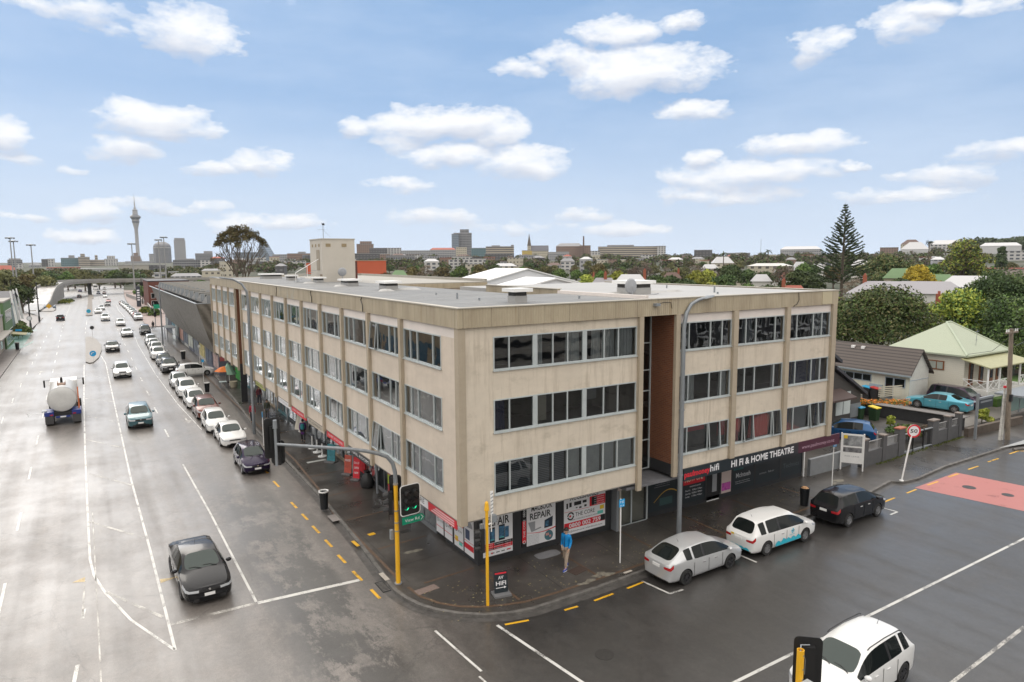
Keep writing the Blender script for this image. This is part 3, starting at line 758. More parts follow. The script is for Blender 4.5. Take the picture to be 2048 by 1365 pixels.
for(x,y,s)in((6.3,62,1),(-5.6,100,-1)):
 mb.quad((x-.07,y,.006),(x+.07,y,.006),(x+.07,y+2.2*s,.006),(x-.07,y+2.2*s,.006))if s>0 else mb.quad((x+.07,y,.006),(x-.07,y,.006),(x-.07,y-2.2,.006),(x+.07,y-2.2,.006))
 mb.poly([(x-.35,y+(.1*s),.007),(x+.05,y-.9*s,.007),(x+.45,y+.1*s,.007)])
struct(mb.build('lane_arrow',MARKWORN))
mb=MB();mb.poly([(-13,128,.006),(-9.6,128,.006),(-8.4,138,.006),(-9.2,165,zr(165)+.008),(-10.4,165,zr(165)+.008),(-13,150,.008)]);struct(mb.build('cycle_lane_surface',MARKGREEN))
mb=MB();mb.prism([(52.6,21.35),(60,20.1),(75,20.1),(75,21.35)],.125,.145);struct(mb.build('concrete_strip',M('pale_slab',(.33,.34,.34),.5,var=.1)))
mb=MB();mb.tube([(53.4,20.75,.05),(58,19.5,.08),(70,19.3,.08)],.1,8);struct(mb.build('kerb_rail',KERBM))
LID=M('iron_lid',(.03,.028,.026),.45,var=.3,vscale=8)
def disc(name,x,y,r,z,mat,lab):
 m=MB();m.lathe([(0,z+.004),(r,z+.004),(r,z-.01)],(x,y,0),20);o=m.build(name,mat);tag(o,lab,'manhole cover');return o
disc('manhole_cover',14.0,16.8,.33,.002,LID,'round iron manhole cover in the dark side road by the corner kerb')
disc('manhole_cover',42.6,18.6,.35,.005,LID,'round manhole cover set in the red road surface')
disc('manhole_cover',43.0,16.8,.3,.005,LID,'second round cover nearer the middle of the red road surface')
disc('manhole_cover',42.7,22.4,.33,.12,LID,'round cover in the footpath beside the leaning speed sign')
mb=MB()
n=20;pts=[(16.72+.62*(abs(cos(a))**.5)*(1 if cos(a)>0 else-1),24.1+.30*(abs(sin(a))**.5)*(1 if sin(a)>0 else-1))for a in[2*pi*i/n for i in range(n)]]
mb.prism(pts,.118,.135);o=mb.build('access_lid',M('pale_lid',(.26,.26,.27),.45,var=.12));tag(o,'pale rounded access lid in the footpath below the middle poster','access lid')
def lidbox(x,y,sx,sy,rz,mat,lab,name='inspection_lid'):
 m=MB();m.obox((x,y,.128),(sx,sy,.012),rz);o=m.build(name,mat);tag(o,lab,'lid');return o
PINKC=M('pink_concrete',(.19,.14,.12),.6,var=.2,vscale=14)
lidbox(10.75,24.0,.95,.42,.12,PINKC,'pinkish rectangular lid at the corner beside the mast pole foot')
lidbox(16.9,22.1,.8,.5,.2,M('brown_lid',(.06,.04,.032),.6,var=.2),'dark brown square lid on the footpath near the man in blue')
lidbox(9.95,33.6,.42,.95,0,M('grey_lid',(.22,.2,.19),.6,var=.15),'grey kerbside lid in front of the black litter bin')
lidbox(12.05,44.1,1.25,.32,.05,M('pale_lid2',(.36,.37,.35),.6,var=.12),'long pale lid on the footpath under the signal arm')
lidbox(10.85,30.55,.34,.26,.1,MARKY,'small yellow square marker on the corner footpath','ground_marker')
lidbox(9.82,29.9,.16,.7,.05,MARKY,'yellow kerb block beside the yellow dashes','ground_marker')
lidbox(9.72,26.0,.2,.75,.02,M('cream_block',(.42,.38,.33),.6,var=.15),'cream kerb block beside the stop line','kerb_block')
lidbox(12.35,33.9,.5,.3,.1,LID,'dark service lid on the footpath nearest the posters of the corner shop')
lidbox(12.35,30.0,.5,.3,.1,LID,'dark service lid on the footpath behind the mast pole')
lidbox(18.6,20.85,.45,.12,.02,M('cream_block2',(.42,.38,.33),.6,var=.15),'cream kerb block behind the bay mark of the silver liftback','kerb_block')
mb=MB();mb.box(9.25,24.9,.003,9.6,25.9,.012,0)
for k in range(8):mb.box(9.28,24.98+k*.11,.012,9.57,25.03+k*.11,.03,1)
o=mb.build('drain_grate',[DARK,KERBM]);tag(o,'iron drain grate in the gutter at the corner','drain')
LEAF=M('fallen_leaf',(.32,.27,.14),.7,objvar=.3)
mb=MB();rl=random.Random(8)
for k in range(420):
 x=rl.uniform(20,34)if k<260 else rl.uniform(10.5,20);y=rl.uniform(21,24.6)if k<260 else rl.uniform(21.2,24);a=rl.uniform(0,6);s=rl.uniform(.02,.05)
 mb.quad(*[(x+s*cos(a+q),y+s*.6*sin(a+q),.128)for q in(0,1.6,3.1,4.7)])
struct(mb.build('leaf_litter',LEAF),'stuff')
m=MB();pr_=random.Random(12)
for cx,cy,R0_ in((17.0,21.0,.55),(17.6,21.2,.3),(11.6,27.6,.3),(36.9,23.2,.5)):
 for q in range(9):
  a=pr_.uniform(0,6.28);d=R0_*pr_.random();s=pr_.uniform(.05,.22);x0,y0=cx+d*cos(a)*1.5,cy+d*sin(a)*.6;pts=[]
  for j in range(7):b=2*pi*j/7;rr=s*pr_.uniform(.6,1.2);pts.append((x0+rr*cos(b)*1.4,y0+rr*sin(b)*.7,.1255+q*.0004))
  m.poly(pts)
struct(m.build('worn_patches',M('worn_concrete',(.17,.155,.125),.6,var=.4,vscale=6)))
def island(name,poly,z,lab_mat=CONC,h=.14):
 m=MB();m.prism([(p[0],p[1])for p in poly],z-.2,z+h,0,1);return struct(m.build(name,[lab_mat,KERBM]))
island('traffic_island',[(-.95,106),(-.55,104.6),(-.1,104.8),(.62,110),(1.1,119),(1.15,127),(.6,136),(-.2,142),(-1.0,141)],0,M('island_top',(.24,.22,.2),.6,var=.2))
mb=MB()
for i in range(22):
 a,b=208+i*9.6,208+(i+1)*9.6
 xl=lambda y:-1.0+.004*(y-208);w=lambda y:1.5 if y<380 else 2.3
 mb.quad((xl(a),a,zr(a)+.16),(xl(a)+w(a),a,zr(a)+.16),(xl(b)+w(b),b,zr(b)+.16),(xl(b),b,zr(b)+.16),0)
 for xx in(0,1):
  X0,X1=xl(a)+xx*w(a),xl(b)+xx*w(b)
  mb.quad((X0,a,zr(a)-.1),(X1,b,zr(b)-.1),(X1,b,zr(b)+.16),(X0,a,zr(a)+.16),1)
mb.quad((-1,208,zr(208)-.1),(.5,208,zr(208)-.1),(.5,208,zr(208)+.16),(-1,208,zr(208)+.16),1)
struct(mb.build('median_strip',[M('median_paving',(.17,.145,.12),.7,var=.2),KERBM]))
def sidewalk(name,ys,xa,xb,h=.13,mat=None):
 m=MB();strip(ys,xa,xb,h,m,0)
 e=MB()
 for(ya,xA),(yb,xB)in zip(zip(ys,xb),zip(ys[1:],xb[1:])):m.quad((xA,ya,zr(ya)-.1),(xB,yb,zr(yb)-.1),(xB,yb,zr(yb)+h),(xA,ya,zr(ya)+h),1)
 return struct(m.build(name,[mat or M('far_paving',(.17,.15,.14),.55,var=.2,vscale=.6),KERBM]))
sidewalk('left_footpath',[60,100,128],[-16,-16,-16],[-9.4,-9.35,-9.4])
sidewalk('left_far_footpath',[166,190,206,240,290],[-18,-19,-20,-22,-25],[-10.2,-9.9,-10.1,-15.5,-21.2])
mb=MB();strip([156,170,210,290,390,470],[9.9,9.9,11.0,12.6,15.1,18.1],[30,30,20,19,24,28],.13,mb);struct(mb.build('right_far_footpath',M('brick_paving',(.24,.17,.145),.6,var=.2,vscale=.6)))
def wall_mat(name,col,stain=.5,tone=(.30,.24,.17)):
 m=bpy.data.materials.new(name);m.use_nodes=True;t=NT(m.node_tree)
 p=t.n('ShaderNodeBsdfPrincipled');o=t.n('ShaderNodeOutputMaterial');t.l(p.outputs[0],o.inputs[0])
 tc=t.n('ShaderNodeTexCoord').outputs['Object']
 big=t.noise(tc,.35,5,.6);med=t.noise(t.mapping(tc,(1,1,2.2)),1.1,6,.65)
 run=t.noise(t.mapping(tc,(3.2,3.2,.28)),1.0,6,.7)
 c=t.ramp(t.m('ADD',t.m('MULTIPLY',big,.5),t.m('MULTIPLY',med,.5)),[(.35,tuple(v*.86 for v in col)),(.6,col),(.75,tuple(min(1,v*1.06)for v in col))])
 f=t.m('MULTIPLY',t.ramp(run,[(.50,0),(.72,1)]),t.ramp(big,[(.38,.25),(.60,1)]))
 c=t.mix(t.m('MULTIPLY',f,stain),c,(*tone,1))
 f2=t.ramp(t.noise(t.mapping(tc,(1,1,1.6),loc=(5,2,9)),.8,7,.7),[(.55,0),(.72,1)])
 c=t.mix(t.m('MULTIPLY',f2,stain*.75),c,(col[0]*.5,col[1]*.49,col[2]*.45,1))
 t.l(c,p.inputs['Base Color']);p.inputs['Roughness'].default_value=.75
 b=t.n('ShaderNodeBump');b.inputs['Strength'].default_value=.15;b.inputs['Distance'].default_value=.01
 t.l(t.noise(tc,25,3),b.inputs['Height']);t.l(b.outputs[0],p.inputs['Normal'])
 return m
WALL_L=wall_mat('cream_render',(.64,.555,.465),.25)
WALL_R=wall_mat('weathered_render',(.64,.565,.465),.7)
WALL_TOP=M('pale_render',(.70,.64,.60),.75,var=.06,vscale=1)
PIL=wall_mat('tan_concrete',(.42,.355,.27),.3)
def cladding_mat():
 m=bpy.data.materials.new('ribbed_cladding');m.use_nodes=True;t=NT(m.node_tree)
 p=t.n('ShaderNodeBsdfPrincipled');o=t.n('ShaderNodeOutputMaterial');t.l(p.outputs[0],o.inputs[0])
 tc=t.n('ShaderNodeTexCoord').outputs['Object'];sp=t.n('ShaderNodeSeparateXYZ');t.l(tc,sp.inputs[0])
 u=t.m('ADD',sp.outputs[0],sp.outputs[1])
 rib=t.m('ABSOLUTE',t.m('SINE',t.m('MULTIPLY',u,2*pi/.24)))
 seam=t.m('FRACT',t.m('MULTIPLY',u,1/1.22))
 sm=t.ramp(seam,[(0,1),(.035,0)])
 big=t.noise(t.mapping(tc,(1,1,.3)),1.2,5,.65)
 c=t.ramp(big,[(.35,(.34,.28,.195)),(.65,(.45,.385,.275))])
 patch=t.m('MULTIPLY',t.ramp(t.noise(t.mapping(tc,(1,1,.35)),1.4,6,.75),[(.53,0),(.6,1)]),t.ramp(t.m('MULTIPLY',t.m('SUBTRACT',sp.outputs[1],22),.1),[(.08,0),(.14,1),(.45,1),(.6,0)]))
 c=t.mix(t.m('MULTIPLY',patch,.55),c,(.38,.40,.38,1))
 rust=t.ramp(t.noise(t.mapping(tc,(2.6,2.6,.12),loc=(1.7,0,0)),1.0,4,.6),[(.63,0),(.70,1)])
 c=t.mix(t.m('MULTIPLY',rust,.3),c,(.22,.14,.05,1))
 c=t.mix(t.m('MULTIPLY',sm,.6),c,(.09,.075,.05,1));c=t.mix(t.m('MULTIPLY',t.ramp(rib,[(0,1),(.25,0)]),.22),c,(.1,.085,.06,1))
 t.l(c,p.inputs['Base Color']);p.inputs['Roughness'].default_value=.5
 b=t.n('ShaderNodeBump');b.inputs['Strength'].default_value=.35;b.inputs['Distance'].default_value=.03;t.l(rib,b.inputs['Height']);t.l(b.outputs[0],p.inputs['Normal'])
 return m
CLAD=cladding_mat()
def brick_mat(name,c1,c2,mortar,sc=1.0):
 m=bpy.data.materials.new(name);m.use_nodes=True;t=NT(m.node_tree)
 p=t.n('ShaderNodeBsdfPrincipled');o=t.n('ShaderNodeOutputMaterial');t.l(p.outputs[0],o.inputs[0])
 tc=t.n('ShaderNodeTexCoord').outputs['Object'];sp=t.n('ShaderNodeSeparateXYZ');t.l(tc,sp.inputs[0])
 cb=t.n('ShaderNodeCombineXYZ');t.l(t.m('ADD',sp.outputs[0],sp.outputs[1]),cb.inputs[0]);t.l(sp.outputs[2],cb.inputs[1])
 b=t.n('ShaderNodeTexBrick');t.l(cb.outputs[0],b.inputs['Vector']);b.inputs['Scale'].default_value=sc
 b.inputs['Brick Width'].default_value=.24;b.inputs['Row Height'].default_value=.086;b.inputs['Mortar Size'].default_value=.009
 b.inputs['Color1'].default_value=(*c1,1);b.inputs['Color2'].default_value=(*c2,1);b.inputs['Mortar'].default_value=(*mortar,1)
 c=t.mix(t.m('MULTIPLY',t.noise(tc,.6,5),.5),b.outputs[0],(c1[0]*.55,c1[1]*.6,c1[2]*.6,1))
 t.l(c,p.inputs['Base Color']);p.inputs['Roughness'].default_value=.8
 return m
BRICK=brick_mat('red_brick',(.21,.072,.03),(.15,.05,.024),(.20,.12,.08))
MEMBR=M('roof_membrane',(.185,.185,.182),.6,var=.22,vscale=.35,rvar=.1)
MEMBW=M('white_roof_membrane',(.37,.365,.355),.55,var=.08,vscale=.3)
COPING=M('coping',(.46,.43,.37),.55,var=.15,vscale=1)
DKSHOP=M('shop_charcoal',(.026,.027,.030),.5,var=.15,vscale=1)
SHOPBLUE=M('shop_black_blue',(.012,.020,.026),.35)
PLINTH=M('plinth',(.10,.095,.09),.6,var=.2)
B=thing('corner_block','four storey cream office block with shops at its foot on the street corner','office block',(11.55,22.42,0))
XF,YF,X1,Y1=11.55,22.42,34.68,81.5
def part(mb,name,mats,par=None,**k):return mb.build(name,mats,par or B,B,**k)
ROWS=[(9.05,10.36),(6.6,7.9),(4.1,5.42)]
BANDS=[(3.25,4.1),(5.42,6.6),(7.9,9.05),(10.36,10.76)]
bays=[(23.92,27.64)]+[(27.64+.29+i*4.075,27.64+.29+(i+1)*4.075-.30)for i in range(9)]
bays2=[(67.28+i*3.57,67.28+(i+1)*3.57-.26)for i in range(4)]
def wallstrip(y0,y1,wins,mat,name):
 for k,(a,b)in enumerate(BANDS):
  m=MB();m.box(XF,y0,a,XF+.22,y1,b);part(m,'spandrel',WALL_TOP if k==3 else mat)
 for(z0,z1)in ROWS:
  ys=[y0]+[v for w in wins for v in w]+[y1]
  for a,b in zip(ys[::2],ys[1::2]):
   if b-a>.01:m=MB();m.box(XF,a,z0,XF+.22,b,z1);part(m,'window_pier',mat)
wallstrip(22.42+.22,64.55,bays,WALL_L,'l')
wallstrip(67.0,81.5,bays2,WALL_L,'l')
A_WIN=[(13.02,20.32)];B_WIN=[(22.86,26.42),(26.77,30.40),(30.73,34.30)]
def wallstripR(x0,x1,wins,mat):
 for k,(a,b)in enumerate(BANDS):
  m=MB();m.box(x0,YF,a,x1,YF+.22,b);part(m,'spandrel',WALL_TOP if k==3 and x0>20 else mat)
 for(z0,z1)in ROWS:
  xs=[x0]+[v for w in wins for v in w]+[x1]
  for a,b in zip(xs[::2],xs[1::2]):
   if b-a>.01:m=MB();m.box(a,YF,z0,b,YF+.22,z1);part(m,'window_pier',mat)
wallstripR(XF,20.60,A_WIN,WALL_R);wallstripR(22.57,X1,B_WIN,WALL_R)
for y in[27.64+.145+i*4.075 for i in range(10)]+[67.14+i*3.57 for i in range(5)]:
 m=MB();m.box(XF-.16,y-.13,3.12,XF+.002,y+.13,10.757);part(m,'pilaster',PIL)
for x0,x1 in((20.36,20.6),(22.57,22.83),(26.43,26.75),(30.42,30.72),(34.33,34.68)):
 m=MB();m.box(x0,YF-.16,3.41 if x0>23 else(3.15 if x0>22 else 2.9),x1,YF+.002,10.757);part(m,'pilaster',PIL)
m=MB();m.prism([(XF-.07,YF-.07),(XF+.24,YF-.07),(XF+.24,YF+.002),(XF+.002,YF+.002),(XF+.002,YF+.24),(XF-.07,YF+.24)],3.12,10.757);part(m,'corner_pilaster',PIL)
m=MB();m.box(X1-.22,YF+.22,3.25,X1,42,10.76);m.box(XF+.22,81.28,3.25,20,81.5,10.76);m.box(19.3,40,3.3,19.5,81.2,10.76);m.box(19.5,41.8,3.3,X1-.22,42,10.76)
part(m,'rear_wall',WALL_L)
m=MB();m.box(XF+.003,YF+.003,3.20,20.6,64.5,3.249);m.box(XF+.003,66.95,3.2,19.5,81.5,3.249);m.box(22.6,YF+.003,3.2,X1,42,3.249);m.box(20.6,23.95,3.2,22.6,42,3.249)
part(m,'soffit',M('soffit',(.20,.19,.175),.8))
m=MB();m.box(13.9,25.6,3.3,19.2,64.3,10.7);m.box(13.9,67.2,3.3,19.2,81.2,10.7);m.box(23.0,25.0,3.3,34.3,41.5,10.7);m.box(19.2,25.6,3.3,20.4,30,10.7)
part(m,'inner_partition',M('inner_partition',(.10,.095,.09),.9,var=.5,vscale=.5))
for z in(3.25,6.1,8.6):
 m=MB()
 m.box(XF+.22,YF+.22,z,13.9,64.5,z+.12);m.box(XF+.22,67.1,z,13.9,81.2,z+.12);m.box(13.9,YF+.22,z,20.5,25.6,z+.12);m.box(22.8,YF+.22,z,34.4,25,z+.12)
 part(m,'floor_slab',M('office_floor',(.16,.15,.14),.8))
CURT=M('grey_curtain',(.24,.25,.26),.9,var=.12,vscale=.5);CURTW=M('white_curtain',(.27,.27,.27),.9);BLIND=M('grey_blind',(.15,.155,.16),.8,var=.1,vscale=.4)
CURTR=M('red_curtain',(.42,.035,.045),.9);CURTB=M('blue_curtain',(.035,.045,.12),.9);BEIGE=M('beige_curtain',(.34,.31,.26),.9)
FRAME=M('window_frame',(.46,.50,.505),.45,.5,.15,var=.08,vscale=2)
def slat_mat():
 m=bpy.data.materials.new('venetian_blind');m.use_nodes=True;t=NT(m.node_tree)
 p=t.n('ShaderNodeBsdfPrincipled');o=t.n('ShaderNodeOutputMaterial');t.l(p.outputs[0],o.inputs[0])
 tc=t.n('ShaderNodeTexCoord').outputs['Object'];sp=t.n('ShaderNodeSeparateXYZ');t.l(tc,sp.inputs[0])
 f=t.m('FRACT',t.m('MULTIPLY',sp.outputs[2],1/.075))
 t.l(t.ramp(f,[(0,(.05,.05,.055)),(.35,(.16,.165,.18)),(.8,(.26,.27,.29)),(1,(.05,.05,.05))]),p.inputs['Base Color']);p.inputs['Roughness'].default_value=.5
 return m
VENET=slat_mat();CURTL=M('light_curtain',(.55,.55,.54),.9,var=.1)
rw=random.Random(11)
def window(p0,d,w,z0,z1,mull,curtains,opens=(),post=(),inset=.07):
 """p0: facade point of the left end seen from outside, d: unit direction along the facade (left to right), outward normal = d x up"""
 d=Vector((d[0],d[1],0));N=Vector((d.y,-d.x,0));P0=Vector((p0[0],p0[1],0));U=Vector((0,0,1))
 def bx(m,s0,s1,a0,a1,h0,h1,mi=0):
  pts=[]
  for h in(h0,h1):
   for s,a in((s0,a0),(s1,a0),(s1,a1),(s0,a1)):pts.append(tuple(P0+d*s+N*a+U*h))
  m.add(pts,[(0,3,2,1),(4,5,6,7),(0,1,5,4),(1,2,6,5),(2,3,7,6),(3,0,4,7)],mi)
 m=MB();f=.05
 bx(m,0,w,-inset,.025,z0,z0+f);bx(m,0,w,-inset,.02,z1-f,z1);bx(m,0,f,-inset,.02,z0+f,z1-f);bx(m,w-f,w,-inset,.02,z0+f,z1-f)
 bx(m,-.02,w+.02,.0,.07,z0-.045,z0-.003)
 for q in mull:
  hw=.11 if q in post else .024
  bx(m,q-hw,q+hw,-inset,.017,z0+f,z1-f)
 for a,b in opens:
  for e in((a,a+.04),(b-.04,b)):
   pts=[]
   for(h,o)in((z0+.03,.13),(z1-.05,.02)):
    for s,t in((e[0],0),(e[1],0),(e[1],.03),(e[0],.03)):pts.append(tuple(P0+d*s+N*(o+t)+U*h))
   m.add(pts,[(0,3,2,1),(4,5,6,7),(0,1,5,4),(1,2,6,5),(2,3,7,6),(3,0,4,7)])
  bx(m,a,b,.11,.155,z0+.0,z0+.045)
 wo=part(m,'window',FRAME)
 g=MB()
 edges=[0.0]+list(mull)+[w]
 for i in range(len(edges)-1):
  a,b=edges[i]+.02,edges[i+1]-.02
  op=any(abs((x+y)/2-(a+b)/2)<.15 for x,y in opens)
  lo=.125 if op else-.03;hi=.02 if op else-.03
  j=rw.uniform(-.004,.004)
  g.quad(tuple(P0+d*a+N*lo+U*(z0+.03)),tuple(P0+d*b+N*(lo+j)+U*(z0+.03)),tuple(P0+d*b+N*(hi+j)+U*(z1-.03)),tuple(P0+d*a+N*hi+U*(z1-.03)))
 g.build('pane',GLASS,wo,B)
 for(a,b,mat,kind)in curtains:
  c=MB()
  if kind=='pleat':
   n=max(4,int((b-a)/.045));top=[];bot=[]
   for i in range(n+1):
    s=a+(b-a)*i/n;o=-.22+.035*sin(i*1.9+a*7)+.01*rw.random()
    flare=(s-(a+b)/2)*.12
    top.append(tuple(P0+d*s+N*o+U*(z1-.04)));bot.append(tuple(P0+d*(s+flare)+N*(o-.02)+U*(z0+.02)))
   for i in range(n):c.quad(bot[i],bot[i+1],top[i+1],top[i])
  else:
   lo=z0+.03+(z1-z0)*(.0 if kind=='flat' else kind)
   c.quad(tuple(P0+d*a+N*-.18+U*lo),tuple(P0+d*b+N*-.18+U*lo),tuple(P0+d*b+N*-.18+U*(z1-.03)),tuple(P0+d*a+N*-.18+U*(z1-.03)))
  c.build('blind' if kind!='pleat' else 'curtain',mat,wo,B)
 return wo
allb=bays+bays2
for bi,(y0,y1)in enumerate(allb):
 w=y1-y0;fr=(w*.19,w*.40,w*.80)if bi%2==0 else(w*.22,w*.62,w*.80)
 if bi==0:fr=(.72,1.43,2.95)
 if bi>9:fr=(w*.25,w*.5,w*.75)
 for ri,(z0,z1)in enumerate(ROWS):
  cur=[];E=[0]+list(fr)+[w]
  for i in range(4):
   a,b=E[i]+.03,E[i+1]-.03;r=rw.random()
   if ri==0:
    if r<.12:cur.append((a,b,CURT,'pleat'))
    elif r<.2:cur.append((a,b,BLIND,.5))
   elif ri==1:
    if bi<8:
     if r<.8:cur.append((a,b,BLIND,'flat'))
    elif r<.5:cur.append((a,b,CURTW if r<.2 else BLIND,'pleat'))
   else:
    if bi<4:
     if r<.85:cur.append((a,b,BLIND if r<.6 else CURT,'flat' if r<.5 else 'pleat'))
    elif r<.4:cur.append((a,b,CURTW if r<.1 else BLIND,.35))
  op=[]
  if(ri,bi)in((0,1),(2,1)):op=[(E[1]if bi!=1 else E[0],E[2]if bi!=1 else E[1])]
  window((XF,y1),(0,-1),w,z0,z1,fr,cur,op)
 if bi>2:
  m=MB();z=3.37;s=y0+.4
  m.box(XF+.5,s,z+.68,XF+1.3,s+1.7,z+.74);m.box(XF+.55,s+.05,z,XF+.62,s+.12,z+.68);m.box(XF+.55,s+1.6,z,XF+.62,s+1.67,z+.68);m.box(XF+.9,s+.5,z+.74,XF+.95,s+1.0,z+1.1)
  part(m,'desk',WHITE)
aw=A_WIN[0][1]-A_WIN[0][0]
frA=[.72,1.93,2.80,3.54,4.42,5.46,6.25]
for ri,(z0,z1)in enumerate(ROWS):
 cur={0:[(2.05,2.4,CURTL,'pleat'),(3.6,4.3,CURTL,'pleat'),(4.95,5.42,CURTL,'pleat'),(5.5,6.2,CURTL,'pleat'),(6.3,7.2,CURTL,'pleat')],1:[(2.0,2.6,BEIGE,.1),(.1,.6,CURTB,'pleat'),(4.6,5.2,BLIND,.55)],2:[(.05,.7,VENET,'flat'),(.76,1.8,VENET,'flat'),(2.05,2.75,VENET,'flat'),(2.85,3.5,VENET,'flat'),(3.58,4.3,CURTL,'flat'),(4.55,5.4,CURTL,'flat'),(5.5,6.2,CURTL,'flat'),(6.3,7.2,CURTL,'flat')]}[ri]
 window((A_WIN[0][0],YF),(1,0),aw,z0,z1,frA,cur,(),post=(1.93,4.42))
for wi,(x0,x1)in enumerate(B_WIN):
 w=x1-x0
 fr=[(.68,2.1,2.9),(.7,1.45,2.93),(.72,2.1,2.85)][wi]
 for ri,(z0,z1)in enumerate(ROWS):
  cur={(0,0):[(.05,.3,CURTR,'pleat')],(0,1):[(.75,1.4,CURT,'pleat')],(0,2):[(2.15,2.8,BLIND,'flat'),(2.9,3.5,CURT,'flat')],(1,0):[(.1,.6,CURTB,'pleat'),(.75,1.3,CURTL,'pleat'),(2.95,3.5,CURTL,'pleat')],(1,1):[(2.98,3.3,CURTL,'pleat')],(1,2):[(.05,.66,CURTB,'pleat'),(.8,2.0,CURTB,'pleat'),(2.15,2.8,CURTB,'pleat')],(2,0):[(.1,.5,CURTB,'pleat'),(.75,2.05,CURTR,.72),(2.95,3.5,CURTR,.35)],(2,1):[(.08,.66,CURTR,'pleat'),(1.5,2.88,CURTR,'pleat'),(2.98,3.5,BLIND,'pleat')],(2,2):[(.05,.66,CURTB,'pleat'),(.8,2.05,BLIND,'flat'),(2.9,3.5,CURTB,'pleat')]}[(ri,wi)]
  op=[(fr[1],fr[2])]if(ri==2 and wi!=1)else([(fr[0],fr[1])]if ri==2 else())
  if ri==2 and wi==1:op=[(fr[0],fr[1]),(fr[2],w-.02)]
  window((x0,YF),(1,0),w,z0,z1,fr,cur,op)
def cheek(m,x0,y0,x1,y1,z0,z1):m.box(x0,y0,z0,x1,y1,z1)
m=MB();m.box(22.565,YF+.003,3.75,22.75,23.95,10.755);part(m,'brick_cheek',BRICK)
m=MB();m.box(22.566,YF+.003,3.2,22.76,23.95,3.75);part(m,'brick_base',DKSHOP)
m=MB();m.box(20.5,YF+.22,3.2,20.61,23.95,10.755);part(m,'recess_cheek',WALL_R)
m=MB()
for x in(20.62,21.55,22.5):m.box(x,23.86,3.2,x+.06,23.95,10.75)
for z in(3.2,4.6,5.6,7.0,8.0,9.3,10.7):m.box(20.68,23.87,z,22.5,23.94,z+.05)
sg=part(m,'stair_glazing',FRAME)
m=MB();m.quad((20.65,23.9,3.2),(22.52,23.9,3.2),(22.52,23.9,10.7),(20.65,23.9,10.7));m.build('pane',GLASS,sg,B)
m=MB();m.box(20.6,24.6,3.2,22.7,24.7,10.75);part(m,'stair_back_wall',M('stair_wall',(.22,.20,.17),.8))
m=MB();m.box(19.9,22.5,2.93,23.2,24.8,3.06);part(m,'entrance_canopy',M('canopy_grey',(.14,.14,.15),.6,var=.2))
m=MB();m.box(XF+.003,66.9,3.75,13.05,67.06,10.755);part(m,'brick_cheek',BRICK)
m=MB();m.box(XF+.003,66.9,.12,12.1,67.06,3.75);part(m,'brick_base',DKSHOP)
m=MB();m.box(13.0,64.5,3.2,13.08,66.9,10.75);part(m,'stair_wall',BRICK)
def ring(m,x0,y0,x1,y1,z0,z1,t,mi=0):
 pass
m=MB();m.box(XF-.10,YF-.12,10.76,XF+.06,Y1,11.49);part(m,'fascia',CLAD)
m=MB();m.box(XF+.061,YF-.12,10.76,X1+.1,YF+.05,11.49);part(m,'fascia',CLAD)
m=MB();m.box(X1-.06,YF+.051,10.76,X1+.1,42,11.49);part(m,'fascia',CLAD)
m=MB();m.box(XF-.1,Y1+.001,10.76,19.5,Y1+.12,11.49);part(m,'fascia',CLAD)
m=MB();m.box(33.35,YF-.135,10.79,34.2,YF-.118,11.47);part(m,'replaced_fascia_panel',M('pale_panel',(.50,.44,.30),.5),label='paler cream replacement panel near the right end')
m=MB();m.prism([(XF-.14,YF-.16),(X1+.14,YF-.16),(X1+.14,42),(X1-.12,42),(X1-.12,YF+.12),(XF+.14,YF+.12),(XF+.14,Y1+.1),(XF-.14,Y1+.1)],11.49,11.53);part(m,'coping',COPING)
m=MB();m.box(XF+.14,YF+.12,11.2,19.5,Y1,11.44);m.box(19.5,YF+.12,11.2,21.6,30.2,11.44);part(m,'roof',MEMBR)
m=MB();m.box(21.8,YF+.12,11.2,X1-.12,42,11.45);part(m,'white_roof',MEMBW)
m=MB();m.box(21.6,23.3,11.2,21.8,30.2,11.6);part(m,'roof_upstand',WALL_TOP)
m=MB();m.box(21.6,30.2,10.9,21.8,38,11.66);part(m,'court_cladding',CLAD)
m=MB();m.box(21.55,30.15,11.66,21.86,38,11.70);part(m,'court_coping',COPING)
SEAM=M('roof_seam',(.33,.335,.34),.5)
m=MB()
for y in range(25,81,3):m.box(11.8,y,11.44,19.4,y+.05,11.447)
for x in(14.2,16.8):m.box(x,23,11.44,x+.04,81,11.448)
part(m,'membrane_seams',SEAM)
m=MB();m.box(19.5,52,3.3,29.5,84,11.2);part(m,'rear_wing',WALL_L)
m=MB();m.box(19.5,51.9,11.2,29.6,84,11.38);m.box(29.4,51.9,11.38,29.6,84,11.62);m.box(19.5,83.8,11.38,29.4,84,11.62);part(m,'rear_wing_roof',M('buff_roof',(.34,.32,.28),.6,var=.1))
m=MB();m.box(19.5,51.84,10.9,29.6,51.9,11.3);part(m,'rear_wing_fascia',CLAD)
YS,XS=24.8,13.55
m=MB();m.box(XS+.05,YS+.05,.1,20.95,42,3.2);m.box(20.95,25.3,.1,36.1,42,3.2);m.box(XS+.05,42,.1,19.4,81.4,3.2);part(m,'shop_core',DARK)
m=MB();m.box(XS-.02,YS-.02,.1,20.95,YS+.05,.42);m.box(XS-.02,YS+.05,.1,XS+.05,27.9,.3);part(m,'shop_plinth',DKSHOP)
m=MB()
for x0,x1 in((13.53,13.76),(15.33,15.76),(17.68,18.1),(20.6,20.95)):m.box(x0,YS-.03,.42,x1,YS+.05,3.2)
m.box(XS,YS,2.9,20.95,YS+.05,3.2)
part(m,'shop_wall',DKSHOP)
m=MB();m.box(21.0,24.4,.12,21.25,YS+.05,3.0);part(m,'entrance_jamb',STEELGREY)
